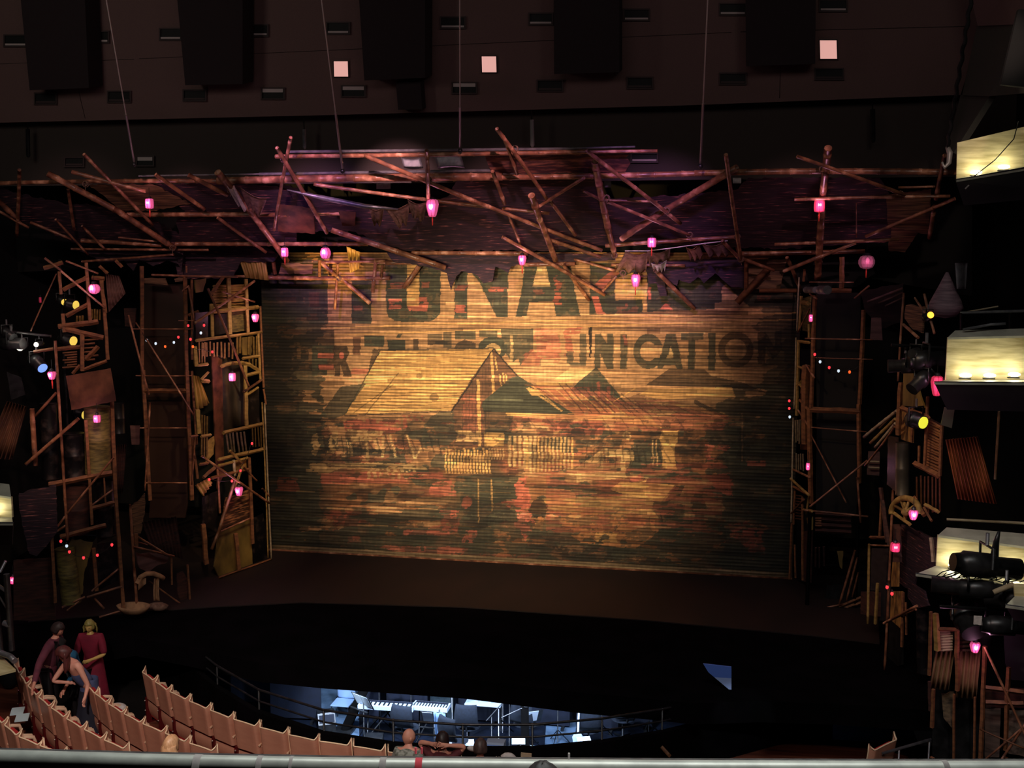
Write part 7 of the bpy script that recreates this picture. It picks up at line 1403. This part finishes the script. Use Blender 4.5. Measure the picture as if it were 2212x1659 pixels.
# ---------- stage lamps ----------
def fixture(px, py, Y, L, r, az, el, label, lens=None, es=2, name='stage_lamp', grp='theatre lamps', Pt=None):
    c = Pt or PY(px, py, Y); root = empty(name, c-V((0, 0, r*1.5)), label, 'lamp', grp)
    d = V((math.sin(az)*math.cos(el), math.cos(az)*math.cos(el), math.sin(el)))
    m = MB(); m.tube([c-d*L/2, c-d*L*.36, c-d*L*.34, c+d*L*.1, c+d*L*.12, c+d*L*.5], [r*.7, r*.85, r, r, r*.8, r*.85], 16); m.build('housing', BLKM, root)
    s = d.cross(V((0, 0, 1))).normalized(); m = MB(); m.tube([c+s*r*1.1, c+s*r*1.15+V((0, 0, r*1.6)), c-s*r*1.15+V((0, 0, r*1.6)), c-s*r*1.1], r*.12, 6); m.build('yoke', BLKM, root)
    m = MB(); m.tube([c+V((0, 0, r*1.6)), c+V((0, 0, r*2.6))], r*.15, 6); m.build('clamp', GREY, root)
    if lens:
        m = MB(); m.tube([c+d*L*.5, c+d*(L*.5+.012)], r*.72, 16); m.build('lens', lens, root)
    return root
YEL = mat('amber_lens', srgb(220, 190, 80), emit=srgb(230, 196, 84), es=1.0); BLU = mat('blue_lens', srgb(120, 160, 240), emit=srgb(120, 165, 250), es=1.0); WHL = mat('white_lens', srgb(255, 255, 250), emit=srgb(255, 252, 230), es=1.3); YG = mat('lime_lens', srgb(220, 220, 60), emit=srgb(226, 226, 60), es=1.0)
DN = -2.2
for a in ((133, 649, 20.0, .3, .09, 2.2, -.2, 'upper amber lamp beside the far left tower', YEL), (151, 657, 20.0, .3, .12, 1.75, -.1, 'second amber lamp right of the upper one', YEL), (145, 734, 19.9, .35, .13, 1.85, -.1, 'large amber lamp halfway down the far left tower', YEL),
          (172, 893, 19.8, .32, .13, 1.85, -.1, 'amber lamp under the rusty sheet', YEL), (80, 783, 18.5, .4, .13, 2.0, -.5, 'blue-lit lamp at the far left', BLU), (48, 746, 18.5, .45, .09, 2.7, -.1, 'brightest white lamp at the far left', WHL), (85, 743, 18.6, .3, .06, 2.9, 0, 'small white lamp right of the brightest one', WHL),
          (25, 742, 18.3, .5, .13, 1.6, 0, 'dark lamp body at the left frame edge', None), (15, 720, 18.3, .4, .1, 1.9, -.4, 'silvery lamp above the dark body at the left edge', None),
          (1955, 790, 17.6, .5, .12, -1.5, -.05, 'long dark profile lamp pointing left at the right side', None), (2000, 778, 17.4, .5, .16, 1.5, .05, 'wide dark lamp beside the right balcony box', None), (1990, 822, 17.3, .45, .12, -2.2, -.6, 'dark lamp tilted down under the others on the right', None), (1978, 762, 17.4, .3, .08, -2.6, 0, 'small lamp with a white tag on the right', None),
          (1978, 908, 17.6, .3, .13, 2.5, -.1, 'lime yellow lamp behind the ochre mat on the right', YG), (2004, 684, 17.6, .2, .07, 2.9, .3, 'small orange flame-like lamp at the top of the far right tower', mat('orange_lens', srgb(255, 180, 60), emit=srgb(255, 180, 60), es=2)),
          (2090, 1270, 15.0, .9, .13, -1.4, 0, 'long dark lamp barrel below the lower right box', None), (2172, 1290, 14.9, .5, .14, -1.2, -.1, 'dark lamp right of the long barrel', None), (2092, 1338, 15.2, .45, .2, 2.9, -.6, 'rounded moving-head lamp with a pale screen over the louvres', None), (2178, 1352, 15.0, .7, .13, 1.5, 0, 'dark box lamp at the right frame edge', None)):
    fixture(*a[:8], lens=a[8])
fixture(2130, 1222, 15.0, .9, .17, 1.35, -.12, 'large black follow spot lying on the lower right box', None, name='follow_spot')
point('lamp_glint', PY(60, 735, 18.2), 5, (1, .95, .8), .05)
m = MB(); m.box(PY(2112, 1340, 14.95), (.1, .02, .12)); m.build('lamp_screen', PALE, label='small pale control screen on the moving-head lamp', cat='screen')
m = MB(); m.tube([PY(2147, 1210, 15.25), PY(2152, 1170, 15.2), PY(2158, 1148, 15.2)], [.06, .04, .02], 8); m.build('yoke_arm', BLKM, label='upright black arm rising from the follow spot', cat='lamp arm')
for k in range(5):
    x = 2040+k*34; m = MB(); m.tube([PY(x+28*math.sin(i*.9+k)+i*2, 1238+k*3+9*math.cos(i*1.1+k), 15.1-.02*k) for i in range(14)], .008, 5); m.build('power_cable', BLKM, label='tangled black cable lying on the lower right box shelf', cat='cable', group='tangled cables on the lower right box')
m = MB(); m.tube([PY(2146, 1280, 14.7), PY(2190, 1262, 14.7)], .035, 10); m.build('chrome_tube', WHT, label='pale metal tube lying below the follow spot', cat='tube')
# lighting bars the lamps hang from
for (a, b, Y, lab) in (((-20, 712), (110, 726), 18.5, 'black lighting bar at the far left'), ((1925, 745), (2045, 752), 17.5, 'black lighting bar left of the right balcony box'), ((2030, 1310), (2240, 1322), 15.0, 'black lighting bar under the lower right box')):
    m = MB(); m.tube([PY(*a, Y), PY(*b, Y)], .025, 8); m.build('lighting_bar', BLKM, label=lab, cat='bar')
# grey plates near box 2
m = MB(); q = [PY(2041, 880, 17.1), PY(2062, 886, 17.1), PY(2056, 925, 17.1), PY(2033, 918, 17.1)]; m.hexa(q, [p+V((0, .05, 0)) for p in q]); m.build('grey_plate', mat('olive_plate', srgb(64, 62, 52)), label='olive grey plate hanging under the left end of the right box', cat='plate')
m = MB(); q = [PY(2204, 85, 17), PY(2240, 85, 17), PY(2240, 134, 17), PY(2204, 132, 17)]; m.hexa(q, [p+V((0, .05, 0)) for p in q]); m.build('brick_panel', mat('pink_brick', srgb(150, 84, 84), srgb(110, 60, 60), (9, 9, 9)), label='pink brick-patterned panel at the top right corner', cat='panel')

t_ = empty('lamp_boom', Vector((PY(140, 900, 20.2).x, 20.2, Z1)), 'thin black vertical boom pipe carrying the amber lamps by the far left tower', 'pipe')
m = MB(); b_x = PY(140, 800, 20.2).x; m.tube([Vector((b_x, 20.2, Z1)), Vector((b_x, 20.2, 8.2))], .025, 8); m.build('pipe', BLKM, t_)
# ---------- stage and house lighting ----------
WARM = (1, .79, .52)
spot('curtain_spot', (-3.6, 6, 7.6), (-4.9, CYY, 4.7), 11500, WARM, 35, 1, .3)
spot('curtain_spot', (-6.5, 6, 7.6), (-5.9, CYY, 5.2), 9000, (1, .80, .5), 25, 1, .3)
spot('curtain_spot', (-1.5, 6, 7.6), (-3.4, CYY, 5.7), 6800, (1, .76, .46), 25, 1, .3)
# canopy pools, from the front-of-house bridge
PK = (1, .50, .60)
for x, tx, tz, W, ang, c in ((-9, -14.2, 9.2, 700, 17, (1, .6, .6)), (-9, -11.6, 9.0, 1300, 16, (1, .52, .56)), (-6, -8.8, 9.3, 3400, 15, PK), (-5, -6.8, 9.8, 8500, 12, (1, .56, .64)), (-2, -4.4, 9.3, 3200, 16, PK), (-1, -1.4, 9.1, 1500, 17, PK), (2, 1.4, 9.0, 850, 17, (1, .55, .6)), (3, 4.0, 9.0, 420, 16, (1, .75, .62)),
                              (-7, -8.5, 9.0, 3000, 18, (.5, .2, .85)), (-2, -1.5, 9.0, 2400, 18, (.5, .2, .85))):
    spot('canopy_spot', (x, 12, 12.2), (tx, 21.8, tz), W, c, ang, .9, .08)
# tower lights: pools rather than washes
AMBR = (1, .72, .40)
spot('tower_spot', (-3, 13, 11.8), (-9.9, 22.8, 6.4), 3600, AMBR, 14, .8, .1)
spot('tower_spot', (-3, 13, 11.8), (-10.6, 22.4, 4.6), 1500, AMBR, 24, .9, .1)
spot('tower_spot', (-5, 10, 11.8), (-10.6, 22.2, 2.6), 1900, AMBR, 12, .8, .1)
spot('tower_spot', (-5, 10, 11.8), (-13.8, 20.5, 5.2), 1100, (1, .6, .45), 26, .9, .1)
spot('tower_spot', (-6, 10, 11.8), (-14.1, 20.5, 2.8), 1500, (1, .62, .4), 12, .9, .1)
spot('tower_spot', (-4, 10, 11.8), (-13.2, 22, 4.6), 450, (1, .6, .42), 20, .9, .1)
spot('tower_spot', (-3, 12, 11.8), (1.7, 22.6, 5.2), 650, AMBR, 18, .9, .1)
spot('tower_spot', (-4, 10, 11.8), (3.2, 18.6, 5.2), 1100, (1, .66, .4), 16, .9, .1)
spot('tower_spot', (-4, 10, 11.8), (2.6, 18.4, 3.0), 700, (1, .62, .38), 22, .9, .1)
spot('tower_spot', (-3, 8, 11.8), (4.0, 16, 3.4), 700, (1, .66, .5), 16, .9, .1)
# house light on ceiling, seats, rail
area('house_light', (-4, 6, 13.5), (-4, 21, 12.2), 112, (1, .80, .80), 12, 2)
area('house_light', (-13, 12, 12.5), (-15.5, 22, 10.4), 75, (1, .95, .8), 2, 2)
area('house_light', (3, 10, 13.5), (4, 19, 11.5), 40, (1, .98, .85), 2, 2)
spot('seat_spot', (-6, 3, 13), (-8.2, 14.9, .8), 4600, (1, .80, .70), 30, .9, .3)
spot('seat_spot', (-2, 1, 13), (-3.6, 14.4, .8), 2600, (1, .80, .72), 18, .9, .3)
spot('seat_spot', (2, 2, 13), (2.5, 14.8, .8), 1200, (1, .78, .68), 18, .9, .3)
area('rail_light', (-.8, 8.6, 12.6), (-.8, 6, 5.4), 520, (.96, 1, .97), 7, .6)
# pit lights under the apron
for x in (-7.0, -6.0, -4.8, -3.4, -2.2):
    spot('pit_light', (x, 19.3, .75), (x+.1, 20.9, ZP), 300, (.58, .74, 1), 120, .6, .1)
spot('pit_light', (-7.3, 18.6, .75), (-7.9, 21.5, ZP), 420, (.66, .82, 1), 40, .6, .1)
spot('pit_light', (1, 15.5, 2.2), (.2, 17.6, .6), 50, (.8, .9, 1), 30, .5, .05)  # added spot that brightens the gap panel, above the pit
spot('pit_light', (-11, 19.2, .75), (-11, 20.6, ZP), 25, (.5, .7, 1), 80, .6, .1)
spot('foot_spot', (-6.6, 19.6, 1.5), (-8.9, 23.45, 8.05), 4500, (1, .62, .22), 15, .8, .05)
spot('foot_spot', (-3.6, 19.6, 1.5), (-2.6, 23.5, 8.0), 2200, (1, .62, .22), 13, .9, .05)
